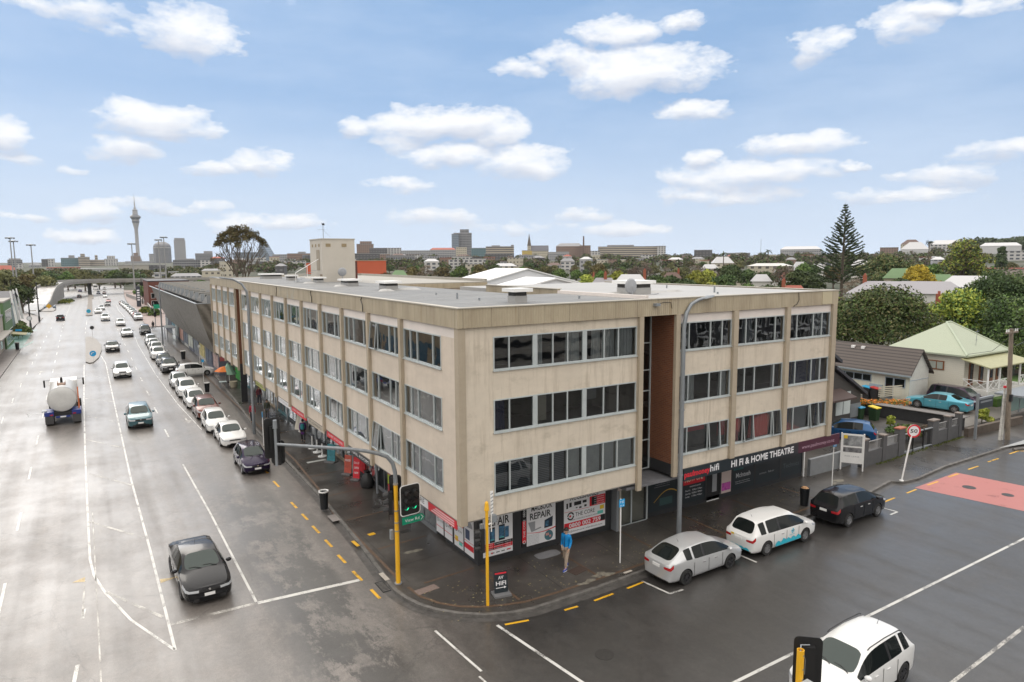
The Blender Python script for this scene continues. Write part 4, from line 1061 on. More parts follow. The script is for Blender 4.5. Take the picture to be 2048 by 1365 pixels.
m=MB();m.box(21.15,24.34,.12,21.22,24.4,2.9);part(m,'drain_pipe',M('pale_pipe',(.45,.42,.36),.5))
m=MB();m.box(21.25,24.78,.12,23.3,24.82,.17)
for x in(21.25,22.2,23.24):m.box(x,24.72,.17,x+.07,24.8,2.9)
m.box(21.25,24.72,2.35,23.3,24.79,2.42)
en=part(m,'entrance_door',ALU)
m=MB();m.quad((21.3,24.76,.17),(23.25,24.76,.17),(23.25,24.76,2.9),(21.3,24.76,2.9));m.build('pane',GLASS,en,B)
m=MB();m.box(21.3,25.0,.12,23.3,25.05,2.9,0);part(m,'lobby_wall',M('lobby_wall',(.42,.38,.30),.8))
m=MB();m.box(20.98,24.28,2.2,21.2,24.33,2.55);part(m,'wall_notice',M('notice',(.5,.42,.4),.6))
m=MB();m.box(21.3,23.5,2.86,21.7,23.7,2.94);part(m,'canopy_light',WHITE)
RX_,UZ=(1,0,0),(0,0,1)
def poster(x0,x1,z0,z1,y=YS-.035,lab=None):
 m=MB();m.box(x0,y,z0,x1,y+.02,z1);o=part(m,'poster',PAPER,label=lab);return o,y
def pr(o,y,mb,mat,name='print'):return mb.build(name,mat,o,B)
def rect(m,x0,x1,z0,z1,y,l=.004):m.quad((x0,y-l,z0),(x1,y-l,z0),(x1,y-l,z1),(x0,y-l,z1))
TEALP=M('print_teal',(.05,.14,.24),.4,var=.8,vscale=6);MINT=M('print_mint',(.12,.52,.45),.4);YEL=M('print_yellow',(.72,.50,.03),.4);GREYP=M('print_grey',(.30,.31,.33),.4)
def phone(m,m2,m3,x,z,w,h,y):
 m.box(x,y-.006,z,x+w,y-.003,z+h)
 rect(m2,x+.02,x+w-.02,z+.12*h,z+h*.9,y,.008)
 for i in range(4):rect(m3,x+.04+i*(w-.08)/4,x+.04+(i+.7)*(w-.08)/4,z+.15*h,z+.22*h,y,.010)
o,y=poster(13.79,15.30,.40,2.9,lab='poster with REPAIR over two phones')
m=MB();m.text('PHONE',(13.98,y,2.25),RX_,UZ,.28,1.2,bold=.02);m.text('REPAIR',(13.93,y,1.76),RX_,UZ,.36,1.2,bold=.02);pr(o,y,m,INK,'lettering')
a,b,c=MB(),MB(),MB();phone(a,b,c,14.12,1.0,.27,.68,y);phone(a,b,c,14.58,1.03,.31,.70,y);rect(b,14.9,15.1,1.1,1.6,y)
pr(o,y,a,INK,'phone_picture');pr(o,y,b,TEALP,'phone_screen');pr(o,y,c,MINT,'screen_icon')
m=MB();rect(m,13.80,15.29,.66,.98,y,.003);pr(o,y,m,RED,'red_band');m=MB();rect(m,14.35,15.29,.84,.98,y,.005);rect(m,13.95,14.8,.68,.74,y,.005);pr(o,y,m,INK,'black_band')
m=MB()
for i in range(3):m.text('REPAIRS  SCREENS  PARTS',(13.86,y,.69+i*.1),RX_,UZ,.045,1.35,lift=.009)
pr(o,y,m,PAPER,'lettering')
m=MB();
for i in range(5):rect(m,13.9+i*.27,14.08+i*.27,.50,.54,y)
pr(o,y,m,INK,'small_mark');m=MB();rect(m,14.2,14.26,.48,.56,y,.006);rect(m,15.0,15.2,.51,.56,y,.006);pr(o,y,m,RED,'small_mark')
m=MB();m.box(15.80,YS-.035,.40,16.02,YS-.015,2.9);o2=part(m,'poster_strip',INK)
m=MB();rect(m,15.80,16.02,.62,1.62,YS-.035);m.build('red_band',RED,o2,B)
m=MB();m.text('THE CORE  0800 002 759',(15.965,YS-.035,.85),(0,0,1),(-1,0,0),.11,1.95,lift=.009);m.build('lettering',PAPER,o2,B)
def ringlogo(m,cx,cz,r,y,gap=True,t=.35):
 n=26
 for i in range(n):
  a0,a1=2*pi*i/n,2*pi*(i+1)/n
  if gap and(i%13)in(0,):continue
  pts=[(cx+rr*cos(aa),y-.007,cz+rr*sin(aa))for rr,aa in((r,a0),(r,a1),(r*(1-t),a1),(r*(1-t),a0))]
  m.quad(*pts[::-1])
m=MB();ringlogo(m,15.91,.52+.12,.08,YS-.037);m.build('ring_emblem',PAPER,o2,B)
o,y=poster(16.05,17.63,.40,2.9,lab='poster with MACBOOK REPAIR over a laptop')
m=MB();m.text('MACBOOK',(16.3,y,1.99),RX_,UZ,.26,1.15,bold=.02);m.text('REPAIR',(16.22,y,1.60),RX_,UZ,.30,1.15,bold=.02);pr(o,y,m,INK,'lettering')
m=MB();m.quad((16.12,y-.004,1.50),(16.28,y-.004,1.06),(16.5,y-.004,1.1),(16.5,y-.004,1.5));m.quad((16.28,y-.005,1.08),(16.3,y-.005,1.02),(16.85,y-.005,1.12),(16.8,y-.005,1.18));pr(o,y,m,GREYP,'laptop_picture')
m=MB();m.quad((17.0,y-.004,1.06),(17.45,y-.004,1.08),(17.48,y-.004,1.56),(17.02,y-.004,1.44));pr(o,y,m,M('print_dark',(.02,.03,.05),.4),'computer_case');m=MB();rect(m,17.06,17.24,1.14,1.38,y,.008);pr(o,y,m,TEALP,'screen')
m=MB();
for i in range(10):
 t0,t1=i/10,(i+1)/10;f=lambda t:1.04-.10*sin(t*pi)-.0*t;g2=lambda t:f(t)-.015-.04*t
 m.quad((16.05+t0*1.58,y-.004,g2(t0)),(16.05+t1*1.58,y-.004,g2(t1)),(16.05+t1*1.58,y-.004,f(t1)),(16.05+t0*1.58,y-.004,f(t0)))
pr(o,y,m,RED,'red_swoosh')
m=MB()
for i in range(8):m.text('SCREEN BATTERY KEYBOARD REPAIR'[i:i+22],(16.1,y,.86-i*.06),RX_,UZ,.03,.62)
pr(o,y,m,GREYP,'lettering')
m=MB();m.lathe([(0,0),(.24,0)],(17.25,.68,0),18,'Z');m.v=[(a,y-.005,b)for a,b,c in m.v];m.f=[f[::-1]for f in m.f];pr(o,y,m,M('print_hands',(.06,.16,.20),.4),'round_picture')
m=MB();rect(m,17.08,17.26,.68,.8,y,.01);rect(m,17.28,17.38,.58,.68,y,.01);pr(o,y,m,M('print_pink',(.55,.28,.25),.4),'picture_detail')
o,y=poster(18.12,20.58,.42,2.9,lab='wide poster with ACCESSORIES and a phone number')
m=MB();m.text('ACCESSORIES',(18.45,y,2.07),RX_,UZ,.22,1.7,bold=.02);m.text('THE CORE',(18.78,y,1.24),RX_,UZ,.20,1.15)
for(x,z,w,h)in((18.25,1.7,.1,.26),(18.42,1.75,.14,.22),(18.7,1.78,.42,.18),(19.2,1.82,.24,.13),(18.8,1.64,.1,.05),(19.0,1.6,.14,.08),(19.3,1.62,.14,.1)):rect(m,x,x+w,z,z+h,y)
pr(o,y,m,INK,'lettering')
m=MB();ringlogo(m,18.5,1.31,.2,y);pr(o,y,m,INK,'ring_emblem');m=MB();rect(m,18.42,18.53,1.26,1.36,y);pr(o,y,m,RED,'ring_emblem_dot')
m=MB();rect(m,19.62,20.57,1.56,2.04,y);rect(m,18.13,20.57,.70,1.0,y);rect(m,18.13,19.6,1.535,1.55,y,.006);pr(o,y,m,RED,'red_band');m=MB();rect(m,19.74,20.05,1.6,2.0,y,.007);rect(m,20.3,20.57,.72,1.02,y,.007);pr(o,y,m,INK,'black_band')
m=MB();m.text('0800 002 759',(18.4,y,.75),RX_,UZ,.2,1.9,bold=.02,lift=.011)
for i in range(4):m.text('ACCESSORIES',(19.9,y,1.6+i*.11),RX_,UZ,.05,.6,lift=.011)
pr(o,y,m,PAPER,'lettering')
m=MB();m.text('info@thecore.co.nz | www.thecore.co.nz',(18.3,y,.52),RX_,UZ,.09,2.1);m.text('PHONE, COMPUTER & MACBOOK REPAIR',(18.5,y,1.08),RX_,UZ,.06,1.6);pr(o,y,m,INK,'lettering')
m=MB();rect(m,20.25,20.5,1.3,1.5,y);pr(o,y,m,YEL,'yellow_tag');m=MB();rect(m,20.1,20.45,1.08,1.24,y);pr(o,y,m,MINT,'mint_tag')
RYm=(0,-1,0)
def posterL(y0,y1,z0,z1,lab=None):
 m=MB();m.box(XS-.03,y0,z0,XS-.005,y1,z1);o=part(m,'poster',PAPER,label=lab);return o,XS-.03
def rectL(m,y0,y1,z0,z1,x,l=.004):m.quad((x-l,y1,z0),(x-l,y0,z0),(x-l,y0,z1),(x-l,y1,z1))
m=MB();m.box(XS-.02,24.85,.3,XS+.05,28.95,3.2)
part(m,'shop_wall',DKSHOP)
for k,(y0,y1)in enumerate(((28.12,28.88),(27.18,27.98),(26.1,26.98),(25.12,25.98))):
 o,x=posterL(y0,y1,.3,2.9,['poster of a tablet','poster of phone accessories','poster with a black and red block','poster of a laptop next to the corner'][k])
 if k==0:
  m=MB();rectL(m,y0+.1,y0+.55,1.75,2.15,x);pr(o,0,m,M('print_sky',(.2,.42,.5),.4),'tablet_picture')
 if k==1:
  m=MB();rectL(m,y0+.2,y0+.55,1.9,2.2,x);rectL(m,y0+.45,y0+.6,1.3,1.6,x);rectL(m,y0+.15,y0+.3,1.0,1.2,x);pr(o,0,m,INK,'gadget_picture')
 if k==2:
  m=MB();rectL(m,y0,y1,1.35,2.9,x);pr(o,0,m,RED,'red_band');m=MB();rectL(m,y0+.12,y1-.1,1.6,1.9,x,.008);pr(o,0,m,INK,'black_band')
  m=MB()
  for i in range(4):rectL(m,y0+.1,y1-.2,2.0+i*.13,2.06+i*.13,x,.009)
  pr(o,0,m,PAPER,'white_lines');m=MB();rectL(m,y0+.5,y0+.8,.55,.8,x);pr(o,0,m,YEL,'yellow_tag');m=MB();rectL(m,y0+.08,y0+.4,.45,.65,x);pr(o,0,m,MINT,'mint_tag')
 if k==3:
  m=MB();m.quad((x-.004,y1-.1,2.4),(x-.004,y1-.25,1.55),(x-.004,y0+.1,1.6),(x-.004,y0+.1,1.7));pr(o,0,m,GREYP,'laptop_picture');m=MB();rectL(m,y1-.5,y1-.1,1.0,1.45,x);pr(o,0,m,M('print_dark2',(.03,.05,.12),.4),'computer_case');m=MB();rectL(m,y0,y1,.55,.8,x);pr(o,0,m,RED,'red_band')
 m=MB();rectL(m,y0,y1,.62 if k!=3 else .9,.65 if k!=3 else .92,x,.006);pr(o,0,m,RED,'red_line')
 if k!=3:
  m=MB();ringlogo(m,0,0,.09,0,t=.35);m.v=[(x-.008,y1-.2-a,c+(.95 if k!=2 else 1.1))for a,b,c in m.v];pr(o,0,m,INK,'ring_emblem')
  m=MB();m.text('THE CORE',(x,y1-.33,.9 if k!=2 else 1.05),RYm,UZ,.09,.42);pr(o,0,m,INK,'lettering')
def fascia(y0,y1,z0,z1,mat,lab=None):
 m=MB();m.box(XF+.03,y0,z0,XF+.08,y1,z1);return part(m,'shop_sign',mat,label=lab)
o=fascia(25.55,29.2,2.82,3.2,PAPER,'white shop sign reading THE CORE')
m=MB();m.text('THE CORE',(XF+.03,27.9,2.93),RYm,UZ,.22,2.0);m.build('lettering',INK,o,B)
o=fascia(22.9,25.5,2.82,3.2,RED,'red and white end of the corner shop sign');m=MB()
for i in range(3):rectL(m,23.1,25.2-i*.2,2.87+i*.1,2.91+i*.1,XF+.03)
m.build('white_lines',PAPER,o,B)
def redsign(y0,y1,txt,mat=RED,ink=PAPER,lab=None):
 o=fascia(y0,y1,2.82,3.2,mat,lab);m=MB();m.text(txt,(XF+.03,y1-.3,2.93),RYm,UZ,.15,(y1-y0)*.75);m.build('lettering',ink,o,B)
redsign(36.3,39.9,'MINI MART ON THE CORNER',lab='red sign board below the near windows')
redsign(44.45,48.2,'SUSHI  TAKEAWAY',lab='red sign board below the middle windows')
redsign(48.5,52.1,'STUDIO',PAPER,GREYP,lab='white sign board below the middle windows')
redsign(56.7,60.3,'BAKERY',M('sign_olive',(.35,.37,.10),.5),INK,lab='olive sign board towards the far end')
redsign(40.4,43.9,'FLOWERS',M('sign_cream',(.45,.40,.33),.5),INK,lab='cream sign board between the red ones')
redsign(32.2,35.6,'NAIL ROOM',DKSHOP,PAPER,lab='dark sign board beyond the corner shop')
LIME=M('lime_panel',(.42,.55,.03),.5)
shop_cols=[M('shop_grey',(.16,.17,.18),.5),DKSHOP,M('shop_red',(.35,.02,.03),.5),M('shop_teal',(.05,.16,.18),.5),M('shop_tan',(.30,.24,.17),.5)]
for i in range(13):
 y0=29.05+i*4.05;y1=y0+3.9
 if y0>62 and y1<68:pass
 if y1>81.3:break
 mcol=shop_cols[[0,0,1,4,1,0,1,3,4,0,1,3,1][i]]
 m=MB();m.box(XS-.02,y0-.15,.12,XS+.05,y0,3.2);m.box(XS-.02,y0,.12,XS+.05,y1,.35);m.box(XS-.02,y0,2.75,XS+.05,y1,3.2);m.box(XS-.02,y0+1.3,.35,XS+.05,y0+1.38,2.75);m.box(XS-.02,y0+2.6,.35,XS+.05,y0+2.68,2.75)
 so=part(m,'shop_front',mcol)
 m=MB();m.quad((XS,y1,.35),(XS,y0,.35),(XS,y0,2.75),(XS,y1,2.75));m.build('pane',GLASS,so,B)
 m=MB();m.box(XS+.045,y0,.35,XS+.049,y1,2.75);m.build('window_display',M('display_%d'%(i%4),[(.30,.30,.28),(.10,.10,.11),(.26,.22,.18),(.16,.19,.2)][i%4],.8,var=.7,vscale=1.6),so,B)
m=MB();m.box(XS-.05,33.6,.9,XS-.03,35.1,2.4);o=part(m,'lime_poster',LIME);m=MB();rectL(m,33.6,35.1,.35,.88,XS-.05);rectL(m,33.6,35.1,1.45,1.7,XS-.05);m.build('red_band',RED,o,B)
m=MB();rectL(m,33.8,34.9,.9,1.4,XS-.05,.006);m.build('picture',SHOPBLUE,o,B)
m=MB();m.box(XS-.06,38.8,.4,XS-.03,40.6,2.7);o=part(m,'red_poster',RED);m=MB();rectL(m,39.2,40.3,1.7,2.3,XS-.06);m.build('picture',M('noodle_print',(.45,.2,.08),.6,var=.8,vscale=4),o,B)
m=MB();m.box(XS-.06,76.5,.2,XS-.03,81.2,2.9);part(m,'green_shop_front',M('shop_green',(.05,.36,.06),.5))
for y in[31.9+4.075*i for i in range(9)]:
 m=MB();m.cyl((13.2,y,.12),(13.2,y,3.2),.07,n=10);part(m,'verandah_post',STEELGREY)
yb=24.92
m=MB();m.box(23.3,yb,.1,36.1,yb+.1,.36)
for x in(23.3,25.85,27.62,28.78,29.7,31.62,33.9,35.95):m.box(x,yb-.03,.36,x+.13,yb+.1,3.2)
m.box(23.3,yb,2.75,36.1,yb+.1,3.3)
part(m,'hifi_shop_wall',DKSHOP)
m=MB();m.box(34.69,24.0,3.0,36.2,30,3.25);part(m,'shop_roof_edge',DKSHOP)
m=MB();m.box(36.02,24.8,.12,36.12,24.9,3.0);part(m,'white_corner_trim',WHITE)
def panel(x0,x1,z0,z1,mat,name='shop_panel',lab=None):
 m=MB();m.box(x0,yb-.02,z0,x1,yb+.0,z1);return part(m,name,mat,label=lab)
o=panel(23.45,25.85,.36,2.75,SHOPBLUE,lab='dark panel with naim and a gold arc');m=MB();m.text('(naim',(24.0,yb-.02,1.95),RX_,UZ,.28,.95);m.text('Superb British Hi-Fi',(24.0,yb-.02,1.72),RX_,UZ,.05,1.0);rect(m,23.9,25.0,1.62,1.635,yb-.02);m.build('lettering',GREYP,o,B)
GOLD=M('print_gold',(.5,.30,.04),.4)
m=MB()
for i in range(12):
 t0,t1=i/12,(i+1)/12;f=lambda t:.85+.55*sin(t*pi*.75)
 m.quad((23.9+1.6*t0,yb-.025,f(t0)-.03-.03*t0),(23.9+1.6*t1,yb-.025,f(t1)-.03-.03*t1),(23.9+1.6*t1,yb-.025,f(t1)),(23.9+1.6*t0,yb-.025,f(t0)))
m.build('gold_arc',GOLD,o,B);m=MB();rect(m,24.3,25.2,.6,1.0,yb-.02);m.build('amplifier_picture',M('print_amp',(.03,.07,.07),.4),o,B)
o=panel(25.98,27.62,1.35,2.75,RED,lab='red panel reading NOW ON');m=MB();m.text('SALE',(26.15,yb-.02,2.2),RX_,UZ,.35,1.2);m.text('NOW ON!',(26.1,yb-.02,1.5),RX_,UZ,.28,1.35,shear=.25,bold=.01);m.build('lettering',M('cream_ink',(.7,.68,.5),.5),o,B)
o=panel(25.98,27.62,.36,1.35,SHOPBLUE,lab='black panel with trading hours');m=MB();m.text('TRADING HOURS',(26.45,yb-.02,1.18),RX_,UZ,.07,.85)
for i,s in enumerate(('Mon-Fri    9:30am  5:30pm','Saturday  10:00am  4:00pm','Sunday    11:00am  4:00pm')):m.text(s,(26.15,yb-.02,.98-i*.17),RX_,UZ,.09,1.25)
m.build('lettering',PAPER,o,B)
m=MB();m.box(27.78,yb,.12,28.78,yb+.02,2.7,0);dd=part(m,'shop_doorway',DARK);m=MB();m.box(27.8,yb-.02,.12,28.76,yb-.003,.17);m.build('threshold',WHITE,dd,B);m=MB();m.box(28.2,yb-.02,.6,28.55,yb-.004,1.9);m.build('door_notice',GREYP,dd,B)
o=panel(28.91,29.7,.36,2.75,M('pink_print',(.55,.45,.42),.5),lab='pale poster with pink petals');m=MB();rect(m,28.95,29.66,.5,.95,yb-.02);m.build('pink_petals',M('magenta_print',(.45,.08,.35),.5,var=.6,vscale=6),o,B);m=MB();rect(m,29.15,29.45,1.8,2.6,yb-.02);m.build('dark_hair_picture',M('hair_print',(.03,.02,.02),.5),o,B)
o=panel(29.83,31.62,.36,2.75,SHOPBLUE,lab='black panel reading McIntosh');m=MB();m.text('McIntosh',(30.1,yb-.02,1.05),RX_,UZ,.26,1.2,bold=.01);m.text('Legendary performance',(30.05,yb-.02,.8),RX_,UZ,.06,1.2);rect(m,30.05,31.3,.7,.715,yb-.02);m.build('lettering',M('silver_ink',(.55,.56,.58),.5),o,B);m=MB();rect(m,29.9,30.7,1.5,2.1,yb-.02);m.build('teal_picture',M('print_teal2',(.01,.09,.09),.4,var=.8,vscale=3),o,B)
o=panel(31.75,33.9,.36,2.75,SHOPBLUE,lab='dark glazed shop window');m=MB();rect(m,32.0,33.6,2.3,2.6,yb-.02);m.build('notice_strip',GREYP,o,B);m=MB();m.text('sonus  faber',(32.1,yb-.02,.9),RX_,UZ,.12,1.3);m.build('lettering',GREYP,o,B)
o=panel(34.03,35.95,.36,2.75,SHOPBLUE,lab='black panel reading Technics');m=MB();m.text('Technics',(34.2,yb-.02,.9),RX_,UZ,.28,1.5);m.build('lettering',M('dim_ink',(.07,.09,.1),.5),o,B)
m=MB();m.poly([(35.3,yb-.03,2.6),(35.7,yb-.03,2.2),(35.85,yb-.03,2.7)]);m.build('white_triangle',PAPER,o,B)
m=MB();m.box(23.3,YF-.10,2.80,31.9,YF-.02,3.40);o=part(m,'hifi_sign',SHOPBLUE,label='long black sign with white HI FI & HOME THEATRE')
m=MB();m.text('HI FI & HOME THEATRE',(26.6,YF-.10,2.94),RX_,UZ,.33,4.9,bold=.025);m.text('hifi',(25.1,YF-.10,2.98),RX_,UZ,.33,.62,bold=.01);m.build('lettering',PAPER,o,B)
m=MB();m.text('paulmoney',(23.35,YF-.10,2.98),RX_,UZ,.27,1.73,bold=.03);m.build('lettering',RED,o,B)
m=MB();m.box(31.9,YF-.099,2.80,35.6,YF-.019,3.40);o=part(m,'plum_sign',M('plum',(.06,.012,.03),.5),label='plum coloured end of the long sign');m=MB();m.text('www.paulmoney.co.nz',(32.2,YF-.099,3.0),RX_,UZ,.20,2.9);m.build('lettering',M('pink_ink',(.45,.3,.38),.5),o,B)
def vent(x,y,w,d,h,over=.18,mat=WHITE):
 m=MB();m.box(x-w/2,y-d/2,11.44,x+w/2,y+d/2,11.44+h*.48);v=part(m,'roof_vent',MEMBW)
 m=MB();m.box(x-w/2+.02,y-d/2+.02,11.44+h*.48,x+w/2-.02,y+d/2-.02,11.44+h*.76);m.build('louvre',M('vent_dark',(.04,.038,.036),.7,var=.3),v,B)
 m=MB();m.box(x-w/2-over,y-d/2-over,11.44+h*.76,x+w/2+over,y+d/2+over,11.44+h);m.build('cap',mat,v,B)
vent(15.7,24.9,.62,.6,.62);vent(24.3,27.1,1.3,1.2,.72);vent(16.0,40.5,.8,1.2,.55);vent(16.2,48.6,.8,1.6,.5);vent(16.4,57.2,.6,1.1,.48);vent(16.4,66,.8,1.0,.5,.1);vent(16.3,74,1.9,1.4,.52)
m=MB();m.cyl((24.3,25.9,11.44),(24.9,25.9,11.5),.02);m.lathe([(0,0),(.34,.06),(.40,.12)],(23.4,26.2,11.9),14,'Y');m.cyl((23.4,26.2,11.44),(23.4,26.3,11.9),.025);part(m,'satellite_dish',GREYP)
m=MB();m.lathe([(0,0),(.30,.05),(.38,.12)],(18.6,57.5,12.3),14,'Y');m.cyl((18.6,57.6,11.44),(18.6,57.6,12.3),.03);part(m,'satellite_dish',GREYP)
for(x,y,h,r)in((14.9,29.0,.28,.05),(15.1,27.2,.12,.05),(19.5,25.5,.14,.05),(28.6,25.5,.35,.05),(27.5,24.3,.12,.05),(30.5,31,.2,.04),(15.7,33,.1,.04)):
 m=MB();m.cyl((x,y,11.44),(x,y,11.44+h),r,n=8);part(m,'vent_pipe',STEELGREY)
def lump(x,y,sx,sy):
 m=MB();n=14;vs=[(x,y,11.44+.13)]
 for i in range(n):
  a=2*pi*i/n;r=1+.2*sin(3*a+x);vs.append((x+sx*r*cos(a),y+sy*r*sin(a),11.44))
 for i in range(n):
  a=2*pi*i/n;vs.append((x+sx*.6*cos(a),y+sy*.6*sin(a),11.44+.11))
 f=[(1+i,1+(i+1)%n,n+1+(i+1)%n,n+1+i)for i in range(n)]+[(0,n+1+i,n+1+(i+1)%n)for i in range(n)]
 m.add(vs,f);part(m,'skylight_patch',MEMBW,smooth=True)
for a in((17.1,40,.9,.5),(15.2,39,.5,.4),(15.3,48,.5,.4),(15.4,56.5,.5,.4),(26.3,27.5,.9,.5),(27.6,27.6,.7,.4),(23.4,27.6,.6,.5)):lump(*a)
m=MB();m.box(21.15,YF-.32,11.2,21.4,YF-.12,11.32);fl=part(m,'floodlight',STEELGREY);m=MB();m.tube([(21.4,YF-.14,11.28),(21.8,YF-.14,11.35),(22.2,YF-.14,11.32),(22.28,YF-.14,11.05)],.012,5);m.build('cable',BLACK,fl,B)
for(y,s)in((32.5,1),(41.5,1),(50.5,-1)):
 m=MB();m.tube([(XF-.12,y,11.5),(XF-.13,y+.15*s,11.35),(XF-.13,y-.05,11.1),(XF-.13,y-.1*s,10.75)],.02,5);part(m,'cable',BLACK)
m=MB();m.tube([(31.3,YF-.14,11.48),(31.35,YF-.14,11.1),(31.2,YF-.14,10.9),(30.9,YF-.15,10.78)],.015,5);part(m,'cable',BLACK)
TW=thing('stair_tower','square cream stair tower with a metal stair standing on the flat roof','tower',(17.2,58.6,11.44))
def tp(mb,name,mats,par=None,**k):return mb.build(name,mats,par or TW,TW,**k)
TWM=M('tower_render',(.50,.465,.41),.75,var=.05,vscale=.8)
m=MB();m.box(17.2,58.6,11.44,20.1,62.2,15.08);tp(m,'tower_wall',TWM)
m=MB();m.box(17.15,58.55,15.08,20.15,62.25,15.16);tp(m,'tower_coping',COPING)
for x in(17.55,18.95):
 m=MB();m.box(x,58.57,14.45,x+.42,58.62,14.72);tp(m,'vent_grille',M('grille_tan',(.28,.22,.13),.7))
for y in(59.2,60.2,61.2):
 m=MB();m.box(17.17,y,14.45,17.22,y+.3,14.7);tp(m,'vent_grille',M('grille_tan',(.28,.22,.13),.7))
m=MB();m.box(17.17,59.3,12.45,17.22,60.2,14.2);tp(m,'tower_door',M('door_tan',(.30,.26,.20),.7))
m=MB();m.box(17.17,58.7,11.44,17.22,59.3,12.1);tp(m,'service_door',M('hatch_tan',(.22,.17,.12),.7))
m=MB()
for i in range(7):m.box(16.9-.25*i-.25,59.4,12.40-i*.15,16.9-.25*i,60.2,12.43-i*.15)
st=tp(m,'outer_stair',GALV)
m=MB();m.tube([(17.1,59.35,13.4),(15.1,59.35,12.25)],.035,6);m.tube([(15.1,59.35,12.25),(15.1,59.35,11.45)],.03,6);m.tube([(16.1,59.35,12.8),(16.1,59.35,11.9)],.025,6);m.build('handrail',WHITE,st,TW)
m=MB();m.box(20.12,59.2,11.44,20.5,61,13.2);tp(m,'rust_duct',M('rust_red',(.10,.03,.02),.7))
AN=thing('roof_antenna','thin mast antenna with a dark weather vane on the stair tower','antenna',(17.5,59,15.16))
m=MB();m.cyl((17.5,59,15.16),(17.5,59,16.4),.025,n=6);m.build('mast',STEELGREY,AN,AN);m=MB();m.box(17.0,58.99,15.9,17.7,59.01,15.92);m.cyl((17.5,59,15.9),(18.1,59,15.3),.008);m.build('crossbar',STEELGREY,AN,AN)
m=MB();m.poly([(17.42,59,16.3),(17.66,59,16.28),(17.6,59,16.5),(17.5,59,16.42),(17.38,59,16.52)]);m.box(17.45,58.97,16.3,17.6,59.03,16.42);m.build('vane',BLACK,AN,AN)
FZ=.12
def signal_head(parent,root,c,yaw,cols=1,lit=None,border=True,w=.42,h=1.15,name='signal_head',hoods=True):
 """c: centre of the backboard, yaw: heading of the lamps (rotation about z of local -Y)"""
 T=Matrix.Translation(c)@Matrix.Rotation(yaw,4,'Z')
 def rounded(m,w,h,y0,y1,r=.12,mi=0):
  pts=[]
  for cx,cz,a0 in((w/2-r,h/2-r,0),(-w/2+r,h/2-r,90),(-w/2+r,-h/2+r,180),(w/2-r,-h/2+r,270)):
   for k in range(5):a=radians(a0+k*22.5);pts.append((cx+r*cos(a),cz+r*sin(a)))
  n=len(pts)
  m.add([(x,y0,z)for x,z in pts]+[(x,y1,z)for x,z in pts],[tuple(range(n)),tuple(range(2*n-1,n-1,-1))]+[(i,n+i,n+(i+1)%n,(i+1)%n)for i in range(n)],mi)
 m=MB();m.T=T;rounded(m,w,h,0,.025)
 o=m.build(name,BLACK,parent,root)
 if border:
  m=MB();m.T=T;rounded(m,w+.07,h+.07,.004,.02,.14);m.build('white_border',WHITE,o,root)
 for ci in range(cols):
  x=(ci-(cols-1)/2)*.36
  m=MB();m.T=T;m.box(x-.14,.026,-.46,x+.14,.17,.46);m.build('housing',BLACK,o,root)
  for k in range(3):
   z=.31-k*.31
   m=MB();m.T=T;m.cyl((x,-.012,z),(x,-.002,z),.10,n=16)
   on=lit==k
   m.build('lamp',M('lamp_on_green',(.0,.5,.28),.3,emit=.8,ecol=(.02,1,.45))if on else M('lamp_off',(.02,.02,.022),.3),o,root)
   if hoods:
    m=MB();m.T=T
    n=10;pts=[(x+.125*cos(pi*i/n),z+.125*sin(pi*i/n))for i in range(n+1)]
    for(a,b)in zip(pts,pts[1:]):m.quad((a[0],0,a[1]),(b[0],0,b[1]),(b[0],-.22,b[1]-.02),(a[0],-.22,a[1]-.02));m.quad((a[0]*1,0,a[1]-.008),(a[0],-.22,a[1]-.028),(b[0],-.22,b[1]-.028),(b[0],0,b[1]-.008))
    m.build('hood',BLACK,o,root)
 return o
R0=(10.0,25.14,FZ)
MP=thing('traffic_signal_mast','yellow corner pole with a long grey arm over the street and a green light','traffic light',R0)
m=MB();m.cyl((10.0,25.14,FZ),(10.0,25.14,4.35),.095,.085,16);m.build('yellow_post',YELLOW,MP,MP,smooth=True)
m=MB();m.tube([(10.0,25.14,4.35),(9.99,25.14,4.8),(9.9,25.14,5.2),(9.68,25.14,5.5),(9.3,25.14,5.7),(8.8,25.14,5.88),(8.2,25.14,6.04),(6.7,25.14,6.38),(5.42,25.14,6.66)],[.085,.085,.082,.08,.078,.075,.072,.062,.055],12);m.build('arm',GALV,MP,MP,smooth=True)
m=MB();m.cyl((5.42,25.14,5.85),(5.42,25.14,7.25),.05);m.cyl((5.42,25.14,7.25),(5.42,25.14,7.56),.085,.07,10);m.build('bracket_pole',GALV,MP,MP,smooth=True)
m=MB();m.cyl((10,25.14,FZ),(10,25.14,FZ+.03),.16);m.build('base_plate',STEELGREY,MP,MP)
m=MB()
for z in(4.3,3.2,2.7,2.35):m.cyl((10,25.14,z),(10,25.14,z+.04),.105,n=14)
m.build('clamp_bands',STEELGREY,MP,MP)
signal_head(MP,MP,(5.36,25.42,6.85),pi+.25,1,None,False,.62,1.5)
signal_head(MP,MP,(5.58,25.55,6.25),pi-.5,1,None,False,.5,.9)
signal_head(MP,MP,(10.50,24.86,3.66),.12,2,2,True,.86,1.22)
signal_head(MP,MP,(9.78,25.42,3.5),pi+1.2,1,None,False,.5,1.35)
signal_head(MP,MP,(10.18,25.62,4.0),pi-.6,1,None,False,.5,1.1)
m=MB();m.T=Matrix.Translation((10.08,24.74,2.70))@Matrix.Rotation(.10,4,'Z')
m.poly([(0,0,0),(.92,0,0),(1.04,0,.15),(.92,0,.30),(0,0,.30)]);m.poly([(0,.02,0),(0,.02,.30),(.92,.02,.30),(1.04,.02,.15),(.92,.02,0)])
sg=m.build('street_name_sign',SIGNGREEN,MP,MP);sg['label']='green arrow shaped sign reading View Rd'
